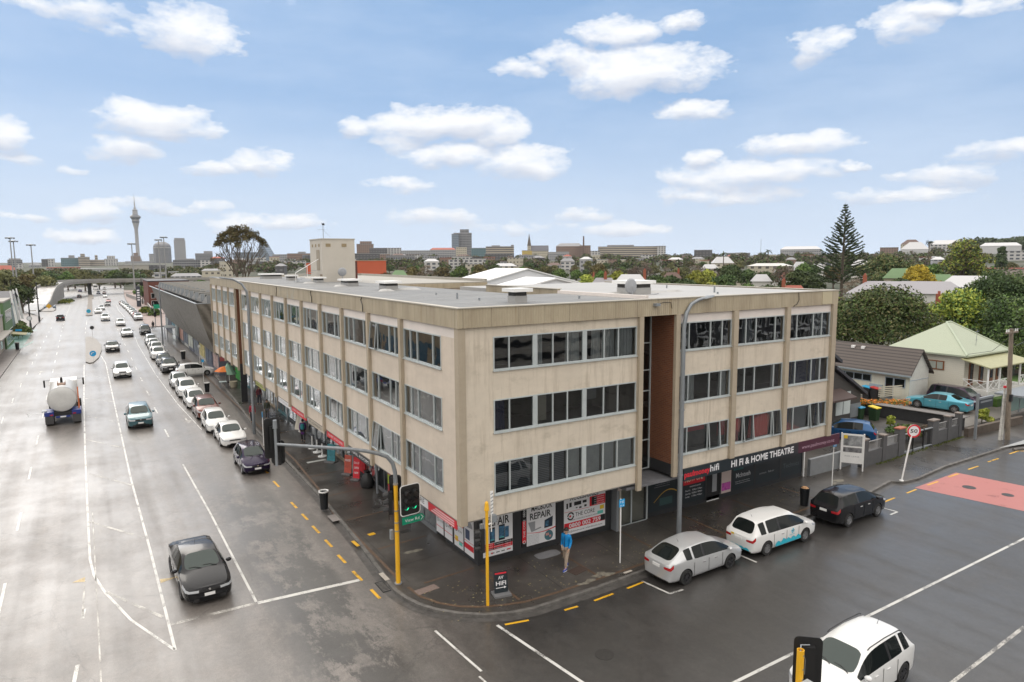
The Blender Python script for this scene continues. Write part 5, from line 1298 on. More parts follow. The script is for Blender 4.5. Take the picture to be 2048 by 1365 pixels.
m=MB();m.T=Matrix.Translation((10.08,24.74,2.70))@Matrix.Rotation(.10,4,'Z');m.text('View Rd',(.12,0,.09),(1,0,0),(0,0,1),.13,.66);m.poly([(.84,-.004,.05),(.87,-.004,.05),(.97,-.004,.15),(.87,-.004,.25),(.84,-.004,.25),(.94,-.004,.15)]);m.build('lettering',PAPER,sg,MP)
m=MB();m.box(9.80,25.3,1.95,9.92,25.45,2.35);m.build('push_button_box',STEELGREY,MP,MP)
SP=thing('pedestrian_signal_pole','slim yellow pole with a conical cap in front of the phone repair poster','signal pole',(12.2,21.6,FZ))
m=MB();m.cyl((12.2,21.6,FZ),(12.2,21.6,3.9),.062,n=12);m.build('yellow_post',YELLOW,SP,SP,smooth=True)
m=MB();m.cyl((12.2,21.6,3.9),(12.2,21.6,4.2),.10,.07,12);m.cyl((12.2,21.6,4.2),(12.2,21.6,4.25),.07,.03,12);m.build('cap',YELLOW,SP,SP,smooth=True)
signal_head(SP,SP,(11.98,21.75,2.72),-1.9,1,None,False,.34,.72,hoods=True)
m=MB();m.box(12.0,21.66,3.15,12.12,21.8,3.35);m.build('bracket_box',GALV,SP,SP);m=MB();m.box(12.44,21.6,3.35,12.66,21.8,3.62);m.build('detector',STEELGREY,SP,SP)
m=MB();m.cyl((12.2,21.62,3.3),(12.5,21.65,3.35),.025);m.cyl((12.42,21.64,3.0),(12.42,21.64,3.7),.025);m.build('side_arm',WHITE,SP,SP)
m=MB();m.box(12.38,21.62,3.7,12.50,21.645,4.6);o=m.build('blade_sign',WHITE,SP,SP);m=MB()
for k in range(6):m.quad((12.38,21.61,3.75+k*.14),(12.50,21.61,3.80+k*.14),(12.50,21.61,3.84+k*.14),(12.38,21.61,3.79+k*.14))
m.build('diagonal_stripes',GREYP,o,SP)
Q=(13.84,9.38,FZ)
NS=thing('near_signal_pole','yellow signal pole top with a black backboard at the bottom right','traffic light',Q)
m=MB();m.lathe([(.085,FZ),(.085,4.02),(.075,4.02),(.075,3.9)],(Q[0],Q[1],0),18);m.build('yellow_post',YELLOW,NS,NS,smooth=True)
for z in(3.9,3.55,3.3):
 m=MB();m.cyl((Q[0],Q[1]-.09,z),(Q[0],Q[1]-.075,z),.018,n=8);m.build('post_bolt',STEELGREY,NS,NS)
signal_head(NS,NS,(Q[0]+.46,Q[1]+.12,3.5),pi-.75,1,None,False,.66,1.3)
m=MB();m.tube([(Q[0],Q[1],3.95),(Q[0]+.18,Q[1]+.12,4.02),(Q[0]+.42,Q[1]+.05,3.98)],.018,6);m.tube([(Q[0]+.05,Q[1]-.05,3.9),(Q[0]+.2,Q[1]+.0,3.7),(Q[0]+.22,Q[1]+.02,3.3)],.01,6);m.build('bracket',GALV,NS,NS)
m=MB();m.box(Q[0]-.16,Q[1]-.26,2.9,Q[0]+.16,Q[1]-.10,3.28);m.build('control_box',M('pale_box',(.42,.44,.45),.5),NS,NS)
def street_lamp(label,base,pts,head,r0=.13):
 t=thing('street_lamp',label,'street lamp',base)
 m=MB();m.tube(pts,[r0]+[r0*.92]*1+[max(.04,r0*(.9-.55*i/len(pts)))for i in range(len(pts)-2)],14);m.build('pole',GALV,t,t,smooth=True)
 p,q=Vector(head[0]),Vector(head[1]);d=(q-p).normalized();s=d.cross(Vector((0,0,1))).normalized()
 m=MB();vs=[]
 for f,w,h in((0,.07,.05),(.15,.16,.07),(.6,.17,.08),(1,.08,.04)):
  c=p+(q-p)*f
  vs+=[tuple(c-s*w),tuple(c+s*w),tuple(c+s*w*.7+Vector((0,0,h))),tuple(c-s*w*.7+Vector((0,0,h)))]
 fs=[(i*4+k,i*4+(k+1)%4,(i+1)*4+(k+1)%4,(i+1)*4+k)for i in range(3)for k in range(4)]+[(0,3,2,1),(12,13,14,15)]
 m.add(vs,fs);m.build('lamp_head',GALV,t,t)
 m=MB();c=p+(q-p)*.55-Vector((0,0,.01));m.obox(tuple(c),(.3,.2,.02),atan2(d.y,d.x));m.build('lens',M('lamp_lens',(.5,.5,.45),.2),t,t)
 for z in(3.2,6.3):
  m=MB();m.cyl((base[0],base[1],z),(base[0],base[1],z+.05),r0*1.12,n=14);m.build('band',STEELGREY,t,t)
 return t
street_lamp('tall grey lamp post at the kerb between the parked cars and the long facade',(10.05,53.8,FZ),[(10.05,53.8,FZ),(10.06,53.8,4),(10.08,53.8,8),(10.1,53.8,10.4),(10.02,53.8,11.05),(9.7,53.8,11.6),(9.1,53.8,11.95),(8.2,53.8,12.1)],[(8.25,53.8,12.07),(7.5,53.8,12.12)],.115)
street_lamp('tall grey lamp post in front of the brick recess on the side road',(22.95,22.2,FZ),[(22.95,22.2,FZ),(22.95,22.2,4),(22.95,22.2,8),(22.97,22.2,10.2),(23.1,22.2,10.8),(23.4,22.2,11.2),(23.85,22.2,11.38),(24.2,22.2,11.44)],[(24.15,22.2,11.42),(24.85,22.2,11.52)],.12)
street_lamp('grey lamp post beside the metal clad building',(9.5,120.8,FZ),[(9.5,120.8,FZ),(9.5,120.8,4),(9.5,120.8,7.5),(9.5,120.8,9.4)],[(9.5,120.8,9.4),(8.9,120.8,9.45)],.12)
street_lamp('grey lamp post far off beyond the kerbside shrubs',(21.0,330,-3.4),[(21,330,-3.4),(21,330,0),(21,330,5),(21,330,5.8),(20,330,6.3)],[(20,330,6.3),(19,330,6.4)],.13)
def sign_post(name,label,base,top,r=.03,mat=WHITE):
 t=thing(name,label,'sign',base)
 m=MB();m.cyl(base,top,r,n=10);m.build('post',mat,t,t,smooth=True);return t
def plate(t,c,w,h,yaw,mat,txt=None,ink=PAPER,name='sign_plate',th=.35):
 T_=Matrix.Translation(c)@Matrix.Rotation(yaw,4,'Z')
 m=MB();m.T=T_;m.box(-w/2,-.012,-h/2,w/2,.012,h/2);o=m.build(name,mat,t,t)
 if txt:
  m=MB();m.T=T_
  for i,(s,z,hh)in enumerate(txt):m.text(s,(-w*.36,-.012,z),(1,0,0),(0,0,1),hh,w*.72)
  m.build('lettering',ink,o,t)
 return o
t=sign_post('parking_sign','white post with a blue square parking sign beside the man in blue',(18.9,21.7,FZ),(18.9,21.7,3.0));plate(t,(18.92,21.65,2.83),.30,.34,0,SIGNBLUE,[('P 60',-.0,.12),('8-6',-.13,.06)])
t=sign_post('parking_sign','white post with a blue square parking sign behind the black hatch',(35.45,22.55,FZ),(35.45,22.55,2.95));plate(t,(35.47,22.5,2.8),.30,.40,0,SIGNBLUE,[('P',.0,.13),('60',-.15,.08)])
t=sign_post('parking_sign','white post at the kerb just before the tall street lamp',(9.95,50.0,FZ),(9.95,50,2.6));plate(t,(9.93,49.95,2.4),.05,.4,0,SIGNBLUE)
t=sign_post('parking_sign','white post at the kerb beside the white hatch across the footpath',(10.0,80,FZ),(10.0,80,2.7));plate(t,(10.02,79.95,2.55),.25,.3,0,SIGNBLUE)
t=sign_post('parking_sign','white post behind the white hatch across the footpath',(11.2,92,FZ),(11.2,92,3.0));plate(t,(11.2,91.95,2.8),.25,.3,0,WHITE)
t=sign_post('speed_sign','leaning white pole with a round red rimmed 50 sign',(40.15,21.15,FZ),(40.78,21.05,2.95),.045)
T_=Matrix.Translation((40.83,20.98,3.08))@Matrix.Rotation(-.55,4,'Z')
def disc_sign(t,T_,r,rim,face,txt=None,ink=INK):
 def dsk(m,r,y,r0=0):
  n=28
  for i in range(n):
   a,b=2*pi*i/n,2*pi*(i+1)/n
   if r0:m.quad((r0*cos(a),y,r0*sin(a)),(r0*cos(b),y,r0*sin(b)),(r*cos(b),y,r*sin(b)),(r*cos(a),y,r*sin(a)))
   else:m.add([(0,y,0),(r*cos(a),y,r*sin(a)),(r*cos(b),y,r*sin(b))],[(0,1,2)])
 m=MB();m.T=T_;m.cyl((0,-.01,0),(0,.012,0),r,n=28);o=m.build('sign_disc',face,t,t)
 m=MB();m.T=T_;dsk(m,r,-.014,r*.76);m.build('rim',rim,o,t)
 if txt:m=MB();m.T=T_;m.text(txt,(-r*.52,-.014,-r*.26),(1,0,0),(0,0,1),r*.55,r*1.05,bold=.012);m.build('lettering',ink,o,t)
 return o
disc_sign(t,T_,.40,RED,PAPER,'50')
m=MB();m.cyl((40.15,21.15,FZ),(40.15,21.15,FZ+.05),.12);m.build('base_sleeve',WHITE,t,t)
t=sign_post('keep_left_sign','round blue keep left sign at the near end of the traffic island',(-.05,105.3,.14),(-.05,105.3,1.0));disc_sign(t,Matrix.Translation((-.05,105.2,1.25)),.38,SIGNBLUE,SIGNBLUE);m=MB();m.T=Matrix.Translation((-.05,105.2,1.25));m.add([(-.2,-.02,.08),(.12,-.02,.2),(.16,-.02,.14),(-.12,-.02,.02),(-.1,-.02,-.12),(-.24,-.02,-.1)],[(0,3,2,1),(0,5,4,3)]);m.build('white_arrow',PAPER,t,t)
t=sign_post('island_sign','round dark backed sign at the far end of the first traffic island',(.1,141,.14),(.1,141,1.6));disc_sign(t,Matrix.Translation((.1,140.9,1.75)),.36,GREYP,DKSHOP)
t=sign_post('keep_left_sign','round blue sign at the near end of the long median',(-.3,209,zr(209)),(-.3,209,zr(209)+.9));disc_sign(t,Matrix.Translation((-.3,208.9,zr(209)+1.2)),.5,SIGNBLUE,M('teal_sign',(.02,.3,.4),.5))
t=sign_post('speed_sign','round grey rimmed sign seen far off by the left poles',(-9.6,153.5,.1),(-9.6,153.5,2.7),.05,GALV);disc_sign(t,Matrix.Translation((-9.6,153.4,3.0)),.42,GREYP,PAPER)
t=sign_post('hazard_sign','yellow diamond sign on the nose of the ramp divider',(-10.6,252,zr(252)+.2),(-10.6,252,zr(252)+1.2));m=MB();m.T=Matrix.Translation((-10.6,251.9,zr(252)+1.6));m.poly([(-.8,0,0),(0,0,-.8),(.8,0,0),(0,0,.8)]);m.poly([(-.8,.02,0),(0,.02,.8),(.8,.02,0),(0,.02,-.8)]);m.build('diamond_plate',MARKY,t,t)
t=sign_post('blue_parking_sign','small blue sign on the left footpath by the hedge',(-10.3,142,.1),(-10.3,142,1.9),.04,GALV);plate(t,(-10.5,141.9,1.85),.9,.35,0,SIGNBLUE)
def bin_(label,x,y,z=FZ,sz=1.0,rubbish=False):
 t=thing('litter_bin',label,'litter bin',(x,y,z))
 m=MB();m.lathe([(.20*sz,z),(.25*sz,z+.95*sz),(.255*sz,z+.97*sz),(.22*sz,z+.97*sz),(.20*sz,z+.7*sz),(0,z+.7*sz)],(x,y,0),20);m.build('bin_body',M('bin_black',(.014,.016,.019),.35),t,t,smooth=True)
 m=MB()
 if rubbish:m.lathe([(.22*sz,z+.93),(.12,z+1.02),(0,z+1.0)],(x,y,0),9)
 else:m.lathe([(.262*sz,z+.93*sz),(.262*sz,z+1.0*sz),(.225*sz,z+1.0*sz),(.21*sz,z+.94*sz)],(x,y,0),20)
 m.build('rubbish' if rubbish else 'rim',M('card_rubbish',(.42,.24,.12),.8,var=.5,vscale=9)if rubbish else WHITE,t,t)
 return t
bin_('black bin with a white rim at the kerb before the corner signal',9.92,35.2)
bin_('black bin with a white rim beside the parked white hatch row',9.55,74.1)
bin_('black bin full of brown rubbish on the side road footpath',31.8,21.75,rubbish=True)
bin_('black bin far up the street by the clad building',10.3,101,sz=1.2)
bin_('dark bin on the left footpath',-9.75,127,zr(127)+.12,1.1)
def a_board(label,x,y,w,h,yaw,face,lines,ink=PAPER):
 t=thing('pavement_sign',label,'pavement sign',(x,y,FZ))
 T_=Matrix.Translation((x,y,FZ))@Matrix.Rotation(yaw,4,'Z')@Matrix.Rotation(radians(-7),4,'X')
 m=MB();m.T=T_;m.box(-w/2,-.02,.08,w/2,.02,.08+h);o=m.build('board',face,t,t)
 m=MB();m.T=T_
 for s,z,hh,ww in lines:m.text(s,(-ww/2,-.02,z),(1,0,0),(0,0,1),hh,ww,bold=.015)
 m.build('lettering',ink,o,t)
 m=MB();m.T=Matrix.Translation((x,y,FZ))@Matrix.Rotation(yaw,4,'Z');m.box(-w*.62,-.26,.0,w*.62,.28,.075);m.build('base',M('board_base',(.16,.16,.165),.6),t,t)
 return t,T_
t,T_=a_board('black pavement sign reading AV HIFI with a white arrow',13.08,22.05,.56,.84,-.20,SHOPBLUE,[('AV',.62,.13,.22),('HIFI',.38,.16,.42)])
m=MB();m.T=T_;m.box(-.22,-.028,.27,.14,-.022,.295);m.poly([(.12,-.026,.23),(.22,-.026,.283),(.12,-.026,.335)]);m.build('white_arrow',PAPER,t,t);m=MB();m.T=T_;m.box(-.24,-.026,.82,.24,-.021,.88);m.build('red_stripe',RED,t,t)
a_board('red flag banner reading SALE outside the red shop front',13.0,39.0,.45,1.25,-.9,RED,[('S A L E',.95,.13,.36),('OPEN',.65,.12,.32),('NOW',.35,.12,.28)])
a_board('second red board outside the shops near the black bag',12.9,40.3,.5,1.1,-.9,M('red_print',(.45,.08,.05),.5,var=.5,vscale=3),[('FOOD',.8,.13,.36)])
a_board('teal covered board on the street footpath',12.8,43.4,.6,1.1,-.9,M('teal_board',(.04,.2,.24),.6,var=.5,vscale=3),[('VAPE',.8,.13,.36)])
t=thing('rubbish_bag','black rubbish bag slumped against the shop post','rubbish bag',(13.1,37.3,FZ));m=MB();m.lathe([(0,.12),(.34,.14),(.42,.4),(.30,.8),(.12,1.0),(.16,1.12),(0,1.1)],(13.1,37.3,0),11);m.v=[(x+.05*sin(z*9+x*20),y+.05*cos(z*11+y*17),z)for x,y,z in m.v];m.build('bag',BLACK,t,t,smooth=True)
t=thing('cafe_table_post','white post of a cafe barrier on the street footpath','post',(12.7,47.4,FZ))
m=MB();m.cyl((12.7,47.4,FZ),(12.7,47.4,1.0),.05);m.lathe([(.3,.12),(.3,.16),(0,.18)],(12.7,47.4,0),12);m.build('post',WHITE,t,t)
for y in(46.2,45.0):
 t2=thing('cafe_table_post','white barrier post of the cafe, nearer the corner at %s'%('the red banner' if y<46 else 'the middle'),'post',(12.7,y,FZ))
 m=MB();m.cyl((12.7,y,FZ),(12.7,y,1.0),.05);m.lathe([(.3,.12),(.3,.16),(0,.18)],(12.7,y,0),12);m.build('post',WHITE,t2,t2)
for k,(y,c,lb)in enumerate(((51.3,(.55,.52,.45),'white garment hanging outside the clothes shop'),(50.3,(.62,.6,.58),'pale dress hanging outside the clothes shop nearer the corner'))):
 t=thing('hanging_garment',lb,'clothing',(12.9,y,2.4));m=MB();n=12
 m.lathe([(.02,2.4),(.2,2.25),(.26,1.6),(.42,.7)],(12.9,y,0),n);m.v=[(x+.03*sin(9*z+y*30),yy,z)for x,yy,z in m.v];m.build('cloth',M('cloth%d'%k,c,.9),t,t,smooth=True)
t=thing('cafe_umbrella','tilted orange umbrella outside the green shop','umbrella',(11.9,77.6,FZ));m=MB();m.lathe([(0,2.1),(.6,1.95),(1.1,1.6)],(11.9,77.8,0),8);m.build('canopy',M('orange_canvas',(.62,.16,.02),.7),t,t);m=MB();m.cyl((11.9,77.6,FZ),(11.9,77.8,2.1),.03);m.build('pole',STEELGREY,t,t)
t=thing('cafe_umbrella','pale green folded umbrella behind the planter','umbrella',(12.1,76.6,FZ));m=MB();m.lathe([(0,2.6),(.35,2.2),(.5,1.3),(.2,1.25)],(12.0,76.8,0),8);m.v=[(x-(2.6-z)*-.3,y,z)for x,y,z in m.v];m.build('canopy',M('mint_canvas',(.30,.48,.36),.7),t,t);m=MB();m.cyl((12.1,76.6,FZ),(12.1,76.8,2.6),.03);m.build('pole',WHITE,t,t)
t=thing('planter','cream pot with a leafy plant beside the umbrellas','planter',(12.3,75.5,FZ));m=MB();m.lathe([(.3,.12),(.42,.75),(.36,.75),(0,.6)],(12.3,75.5,0),12);m.build('pot',M('cream_pot',(.42,.38,.28),.7),t,t)
t2=t
t=thing('display_table','small covered table on the footpath by the umbrellas','table',(11.3,75.6,FZ));m=MB();m.box(10.95,75.3,.75,11.65,76,.8);m.build('table_top',M('pale_cloth',(.34,.40,.40),.7),t,t)
for dx in(0,.6):
 for dy in(0,.6):m=MB();m.box(11+dx,75.35+dy,FZ,11.05+dx,75.4+dy,.75);m.build('leg',STEELGREY,t,t)
t=thing('utility_pole','tall weathered timber power pole with a crossarm by the bus shelter','power pole',(55.75,22.05,FZ))
WOOD=M('weathered_wood',(.20,.165,.13),.85,var=.4,vscale=6,stretch=(3,3,.3))
m=MB();m.cyl((55.75,22.1,FZ),(55.0,22.1,8.2),.17,.13,14);m.build('pole',WOOD,t,t,smooth=True)
m=MB();m.box(54.1,22.0,7.9,55.9,22.1,8.02);o=m.build('crossarm',WOOD,t,t)
for x in(54.2,54.5,55.5,55.8):m=MB();m.cyl((x,22.05,8.02),(x,22.05,8.2),.04);m.build('insulator',WHITE,o,t)
m=MB();m.tube([(55.1,22.1,7.8),(55.5,22.1,7.2),(56.4,22.3,6.9),(62,23.5,6.95)],.02,5);m.build('cable',BLACK,t,t)
m=MB();m.box(55.25,21.85,3.0,55.5,22.0,3.5);m.build('junction_box',BLACK,t,t)
for i,(lb,q)in enumerate((('upper overhead wire running right from the timber power pole',[(54.6,22.05,8.2),(75,22.6,7.7),(110,23.4,8.8)]),('lower overhead wire running right from the timber power pole',[(55.5,22.05,8.2),(76,22.6,7.5),(110,23.2,8.4)]),('service wire from the power pole to the green roofed villa',[(55.1,22.1,7.7),(60,25.3,5.9),(66.3,29.9,4.6)]))):
 t=thing('overhead_wire',lb,'wire',q[0]);m=MB();m.tube(q,.018,5);m.build('wire',BLACK,t,t)
t=thing('timber_stay','short pale stay post with a red cap leaning against the power pole','post',(55.0,22.3,FZ));m=MB();m.cyl((55.0,22.3,FZ),(55.75,22.5,3.85),.08,.07,10);m.build('post',M('worn_white_post',(.45,.44,.41),.8,var=.3,vscale=5),t,t,smooth=True);m=MB();m.cyl((55.75,22.5,3.85),(55.75,22.5,4.0),.1);m.build('red_cap',RED,t,t)
t=thing('timber_stay','second pale stay post between the power pole and the red capped one','post',(55.35,22.3,FZ));m=MB();m.cyl((55.35,22.3,FZ),(55.75,22.4,3.2),.08,.07,10);m.build('post',MATS['worn_white_post'],t,t,smooth=True)
t=thing('sign_gantry_pole','grey square pole carrying a dark sign cabinet before the light blue car','sign',(53.9,23.4,FZ));m=MB();m.box(53.83,23.33,FZ,53.98,23.48,3.5);m.build('post',GALV,t,t)
m=MB();m.box(54.0,23.34,2.3,56.1,23.46,3.0);o=m.build('sign_cabinet',SHOPBLUE,t,t);m=MB();m.box(54.0,23.32,3.0,56.2,23.48,3.14);m.box(54.2,23.32,2.75,55.9,23.339,2.88);m.build('pale_frame',GALV,o,t)
t=thing('bus_shelter','edge of a glazed bus shelter with a grey roof at the right margin','bus shelter',(65,24.6,FZ))
m=MB();m.box(62.6,24.0,2.05,69,26,2.2);m.build('roof',GALV,t,t)
for x in(62.8,65.8,68.8):m=MB();m.box(x,25.4,FZ,x+.08,25.5,2.05);m.build('post',GALV,t,t)
m=MB();m.box(62.9,25.43,.5,68.8,25.46,1.95);m.build('glass_panel',M('shelter_glass',(.20,.30,.26),.1,.6),t,t)
t=thing('real_estate_board','white board on two posts showing a building picture beside the grey wall','sign board',(40.0,23.9,FZ))
T_=Matrix.Translation((39.6,23.95,FZ))@Matrix.Rotation(-.95,4,'Z')
for x in(-.62,.62):m=MB();m.T=T_;m.box(x-.04,-.04,0,x+.04,.04,2.35);m.build('post',WHITE,t,t)
m=MB();m.T=T_;m.box(-.58,-.02,.45,.58,.02,2.3);o=m.build('board',WHITE,t,t)
m=MB();m.T=T_;m.box(-.52,-.03,1.55,.52,-.022,2.2);m.build('building_picture',M('bw_print',(.26,.27,.28),.5,var=.6,vscale=2.5),o,t)
m=MB();m.T=T_;m.box(-.52,-.03,1.15,.52,-.022,1.45);m.build('street_picture',M('bw_print2',(.18,.18,.19),.5,var=.7,vscale=4),o,t)
m=MB();m.T=T_;m.box(-.50,-.036,2.0,-.30,-.031,2.22);m.build('yellow_tag',YEL,o,t)
m=MB();m.T=T_;m.text('FOR LEASE',(-.4,-.022,.85),(1,0,0),(0,0,1),.08,.8);m.build('lettering',GREYP,o,t)
def slim_pole(label,x,y,h,arm=None,mat=M('black_pole',(.02,.02,.022),.5),r=.14):
 z=zr(y)+.1;t=thing('black_pole',label,'street lamp',(x,y,z));m=MB();m.cyl((x,y,z),(x,y,z+h),r,r*.7,10);m.cyl((x,y,z),(x,y,z+1.2),r*1.4,n=10);m.build('pole',mat,t,t)
 if arm:m=MB();m.box(x,y-.06,z+arm[0],x+arm[1],y+.06,z+arm[0]+.12);m.build('arm',M('brown_arm',(.2,.13,.06),.6),t,t)
 return t
slim_pole('black pole with a short brown sign arm on the left footpath',-10.2,164.8,6.2,(3.6,1.1))
slim_pole('tallest black pole on the left corner by the ramp',-9.95,188.9,9.0)
slim_pole('black pole farther back by the dark trees on the left',-22.5,290,10.0)
slim_pole('second black pole farther back by the dark trees',-25.5,300,8.0)
slim_pole('black pole in front of the brick building',17.0,290,12.5)
def high_mast(label,x,y,top,zb=-4,heads=4):
 t=thing('high_mast_light',label,'floodlight mast',(x,y,zb));m=MB();m.cyl((x,y,zb),(x,y,top),.45,.2,8);m.build('mast',M('mast_grey',(.28,.28,.28),.6),t,t)
 m=MB();m.lathe([(.4,top-.3),(1.6,top-.1),(1.6,top+.05),(.2,top+.3)],(x,y,0),10);m.build('ring',GALV,t,t)
 for k in range(heads):
  a=2*pi*k/heads+.4;m=MB();m.box(x+1.7*cos(a)-.4,y+1.7*sin(a)-.4,top-.6,x+1.7*cos(a)+.4,y+1.7*sin(a)+.4,top+.1);m.build('floodlight',STEELGREY,t,t)
 return t
high_mast('tallest of the paired floodlight masts at the far left',-31.5,425,25.5);high_mast('shorter of the paired floodlight masts at the far left',-30.6,430,24.0)
high_mast('single floodlight mast right of the left pair',-22.9,420,22.0);high_mast('floodlight mast in front of the tall tower',20.8,410,22.6)
high_mast('floodlight mast between the tower and the round topped block',37.3,425,26.6);high_mast('thin floodlight mast beside the round topped block',35.0,430,25.3)
def skinmesh(name,V,Ed,R,mat,parent,sub=2,root=0):
 me=bpy.data.meshes.new(name);me.from_pydata(V,Ed,[])
 o=bpy.data.objects.new(name,me);COL.objects.link(o)
 sk=o.modifiers.new('s','SKIN');sk.use_smooth_shade=True
 for i,r in enumerate(R):
  d=me.skin_vertices[0].data[i];d.radius=(r,r)if not isinstance(r,tuple)else r;d.use_root=(i==root)
 sb=o.modifiers.new('u','SUBSURF');sb.levels=sub;sb.render_levels=sub
 dg=bpy.context.evaluated_depsgraph_get();dg.update()
 ev=bpy.data.meshes.new_from_object(o.evaluated_get(dg));COL.objects.unlink(o);bpy.data.objects.remove(o)
 ev.materials.clear();ev.materials.append(mat);ev.name=name
 ob=bpy.data.objects.new(name,ev);COL.objects.link(ob);ob.parent=parent
 return ob
SKIN=M('skin',(.50,.30,.20),.6);HAIRM=M('dark_hair',(.015,.012,.010),.6)
def person(label,loc,yaw,top,legs,shoes,hair=HAIRM,sc=1.0,stride=.16,lh=(-.21,.06,.88),rh=(.21,.04,.88),le=(-.205,-.03,1.13),re=(.205,-.03,1.13),long_coat=False,bag=None):
 t=thing('person',label,'person',loc,yaw);t.scale=(sc,sc,sc)
 V=[(0,0,.95),(0,0,1.14),(0,.01,1.33),(0,.0,1.47),(0,.015,1.545),(0,.03,1.60),(0,.02,1.68),(-.16,0,1.40),le,lh,(.16,0,1.40),re,rh,(-.09,0,.88),(-.10,stride*.55+.03,.50),(-.10,stride,.09),(-.10,stride+.13,.04),(.09,0,.88),(.10,-stride*.35+.03,.50),(.10,-stride,.09),(.10,-stride+.13,.04)]
 R=[.11,.10,(.12,.09),.05,.068,.088,.06,.045,.034,.027,.045,.034,.027,.085,.058,.042,.035,.085,.058,.042,.035]
 Ed=[(0,1),(1,2),(2,3),(3,4),(4,5),(5,6),(2,7),(7,8),(8,9),(2,10),(10,11),(11,12),(0,13),(13,14),(14,15),(15,16),(0,17),(17,18),(18,19),(19,20)]
 for side,w,e in((-1,9,8),(1,12,11)):
  wv=Vector(V[w]);d=(wv-Vector(V[e])).normalized();f=Vector((0,1,0));f=(f-d*f.dot(d)).normalized();inn=d.cross(f)*1.0
  pi_=len(V);V.append(tuple(wv+d*.06));R.append((.034,.018));Ed.append((w,pi_))
  for k,(off,ln)in enumerate(((-.027,.060),(-.009,.072),(.009,.068),(.027,.052))):
   a=len(V);V.append(tuple(wv+d*.10+f*-off));R.append(.0095);Ed.append((pi_,a))
   V.append(tuple(wv+d*(.10+ln*.55)+f*-off+inn*(.012*-side)));R.append(.0085);Ed.append((a,a+1))
   V.append(tuple(wv+d*(.10+ln*.9)+f*-off+inn*(.032*-side)));R.append(.0075);Ed.append((a+1,a+2))
  a=len(V);V.append(tuple(wv+d*.055+f*.042));R.append(.011);Ed.append((pi_,a));V.append(tuple(wv+d*.095+f*.058+inn*(.02*-side)));R.append(.009);Ed.append((a,a+1))
 body=skinmesh('body',V,Ed,R,SKIN,t)
 m=MB();m.lathe([(0,.012),(.012,.008),(.014,-.012),(0,-.02)],(0,.118,1.60),8);m.build('nose',SKIN,body)
 for sx in(-1,1):m=MB();m.lathe([(0,.02),(.010,.012),(.012,-.012),(0,-.02)],(sx*.088,.02,1.60),8);m.build('ear',SKIN,body,smooth=True)
 m=MB();m.box(-.028,.105,1.556,.028,.113,1.563);m.build('mouth',M('lips',(.3,.12,.1),.6),body)
 for sx in(-1,1):m=MB();m.lathe([(0,.006),(.009,.004),(.009,-.004),(0,-.006)],(sx*.032,.105,1.625),8);m.build('eye',HAIRM,body)
 zt=.78 if not long_coat else .55
 TV=[(0,0,zt),(0,0,1.0),(0,0,1.16),(0,.01,1.33),(0,0,1.45),(-.165,0,1.395),le,(lh[0],lh[1],lh[2]+.01),(.165,0,1.395),re,(rh[0],rh[1],rh[2]+.01)]
 TR=[(.165,.135),(.155,.13),(.145,.125),(.165,.13),.075,.082,.062,.05,.082,.062,.05]
 skinmesh('jacket',TV,[(0,1),(1,2),(2,3),(3,4),(3,5),(5,6),(6,7),(3,8),(8,9),(9,10)],TR,top,t)
 m=MB();m.box(-.008,.128,.84,.008,.142,1.40);m.build('zip',M('zip',(.02,.05,.12),.5),t)
 LV=[(0,0,.93),V[13],V[14],(V[15][0],V[15][1],.13),V[17],V[18],(V[19][0],V[19][1],.13)]
 skinmesh('trousers',LV,[(0,1),(1,2),(2,3),(0,4),(4,5),(5,6)],[(.15,.12),.10,.078,.062,.10,.078,.062],legs,t)
 for v in(15,19):
  x,y,z=V[v];m=MB();n=16;vs=[]
  for zz,s in((0,1.0),(.03,1.03),(.07,.85),(.11,.55)):
   for k in range(n):a=2*pi*k/n;vs.append((x+.052*s*cos(a),y+.05+(.145*s)*sin(a)-(.05 if zz>.06 else 0),zz))
  m.add(vs,[(i*n+k,i*n+(k+1)%n,(i+1)*n+(k+1)%n,(i+1)*n+k)for i in range(3)for k in range(n)]+[tuple(range(3*n,4*n))])
  so=m.build('shoe',shoes,t,smooth=True);m=MB();m.add([(vs[k][0]*1.0,vs[k][1],.022)for k in range(n)]+[(x+(vs[k][0]-x)*1.06,vs[k][1],.0)for k in range(n)],[(k,(k+1)%n,n+(k+1)%n,n+k)for k in range(n)]);m.build('sole',WHITE,so)
 m=MB();n=14;vs=[]
 for i in range(6):
  el=pi/2*i/5
  for k in range(n):
   a=2*pi*k/n;back=.03 if sin(a)<0 else-.01
   vs.append((.098*cos(el)*cos(a),.018+(.112+back)*cos(el)*sin(a)-.01,1.615+.125*sin(el)-(.055 if sin(a)<-.2 and i==0 else 0)))
 m.add(vs,[(i*n+k,i*n+(k+1)%n,(i+1)*n+(k+1)%n,(i+1)*n+k)for i in range(5)for k in range(n)]);m.build('hair',hair,t,smooth=True)
 if bag:
  m=MB();m.lathe([(0,-.2),(.13,-.18),(.16,0),(.12,.2),(0,.22)],(0,-.2,1.2),10);m.build('backpack',bag,t,smooth=True)
 return t
person('man in a bright blue jacket, tan trousers and blue shoes walking past the posters',(16.62,22.55,FZ),radians(112),M('blue_jacket',(.0,.22,.55),.55,var=.12,vscale=8,bump=.6,bscale=14),M('tan_trousers',(.34,.27,.21),.8,var=.15,vscale=7),M('blue_shoe',(.02,.06,.30),.5),sc=1.05,stride=.21,lh=(-.20,.12,.90),rh=(.21,.0,.87))
person('person in a red jacket walking behind the tall street lamp',(10.7,57.6,FZ),radians(170),M('red_jacket',(.30,.02,.04),.7),M('dark_trousers',(.03,.03,.04),.8),BLACK)
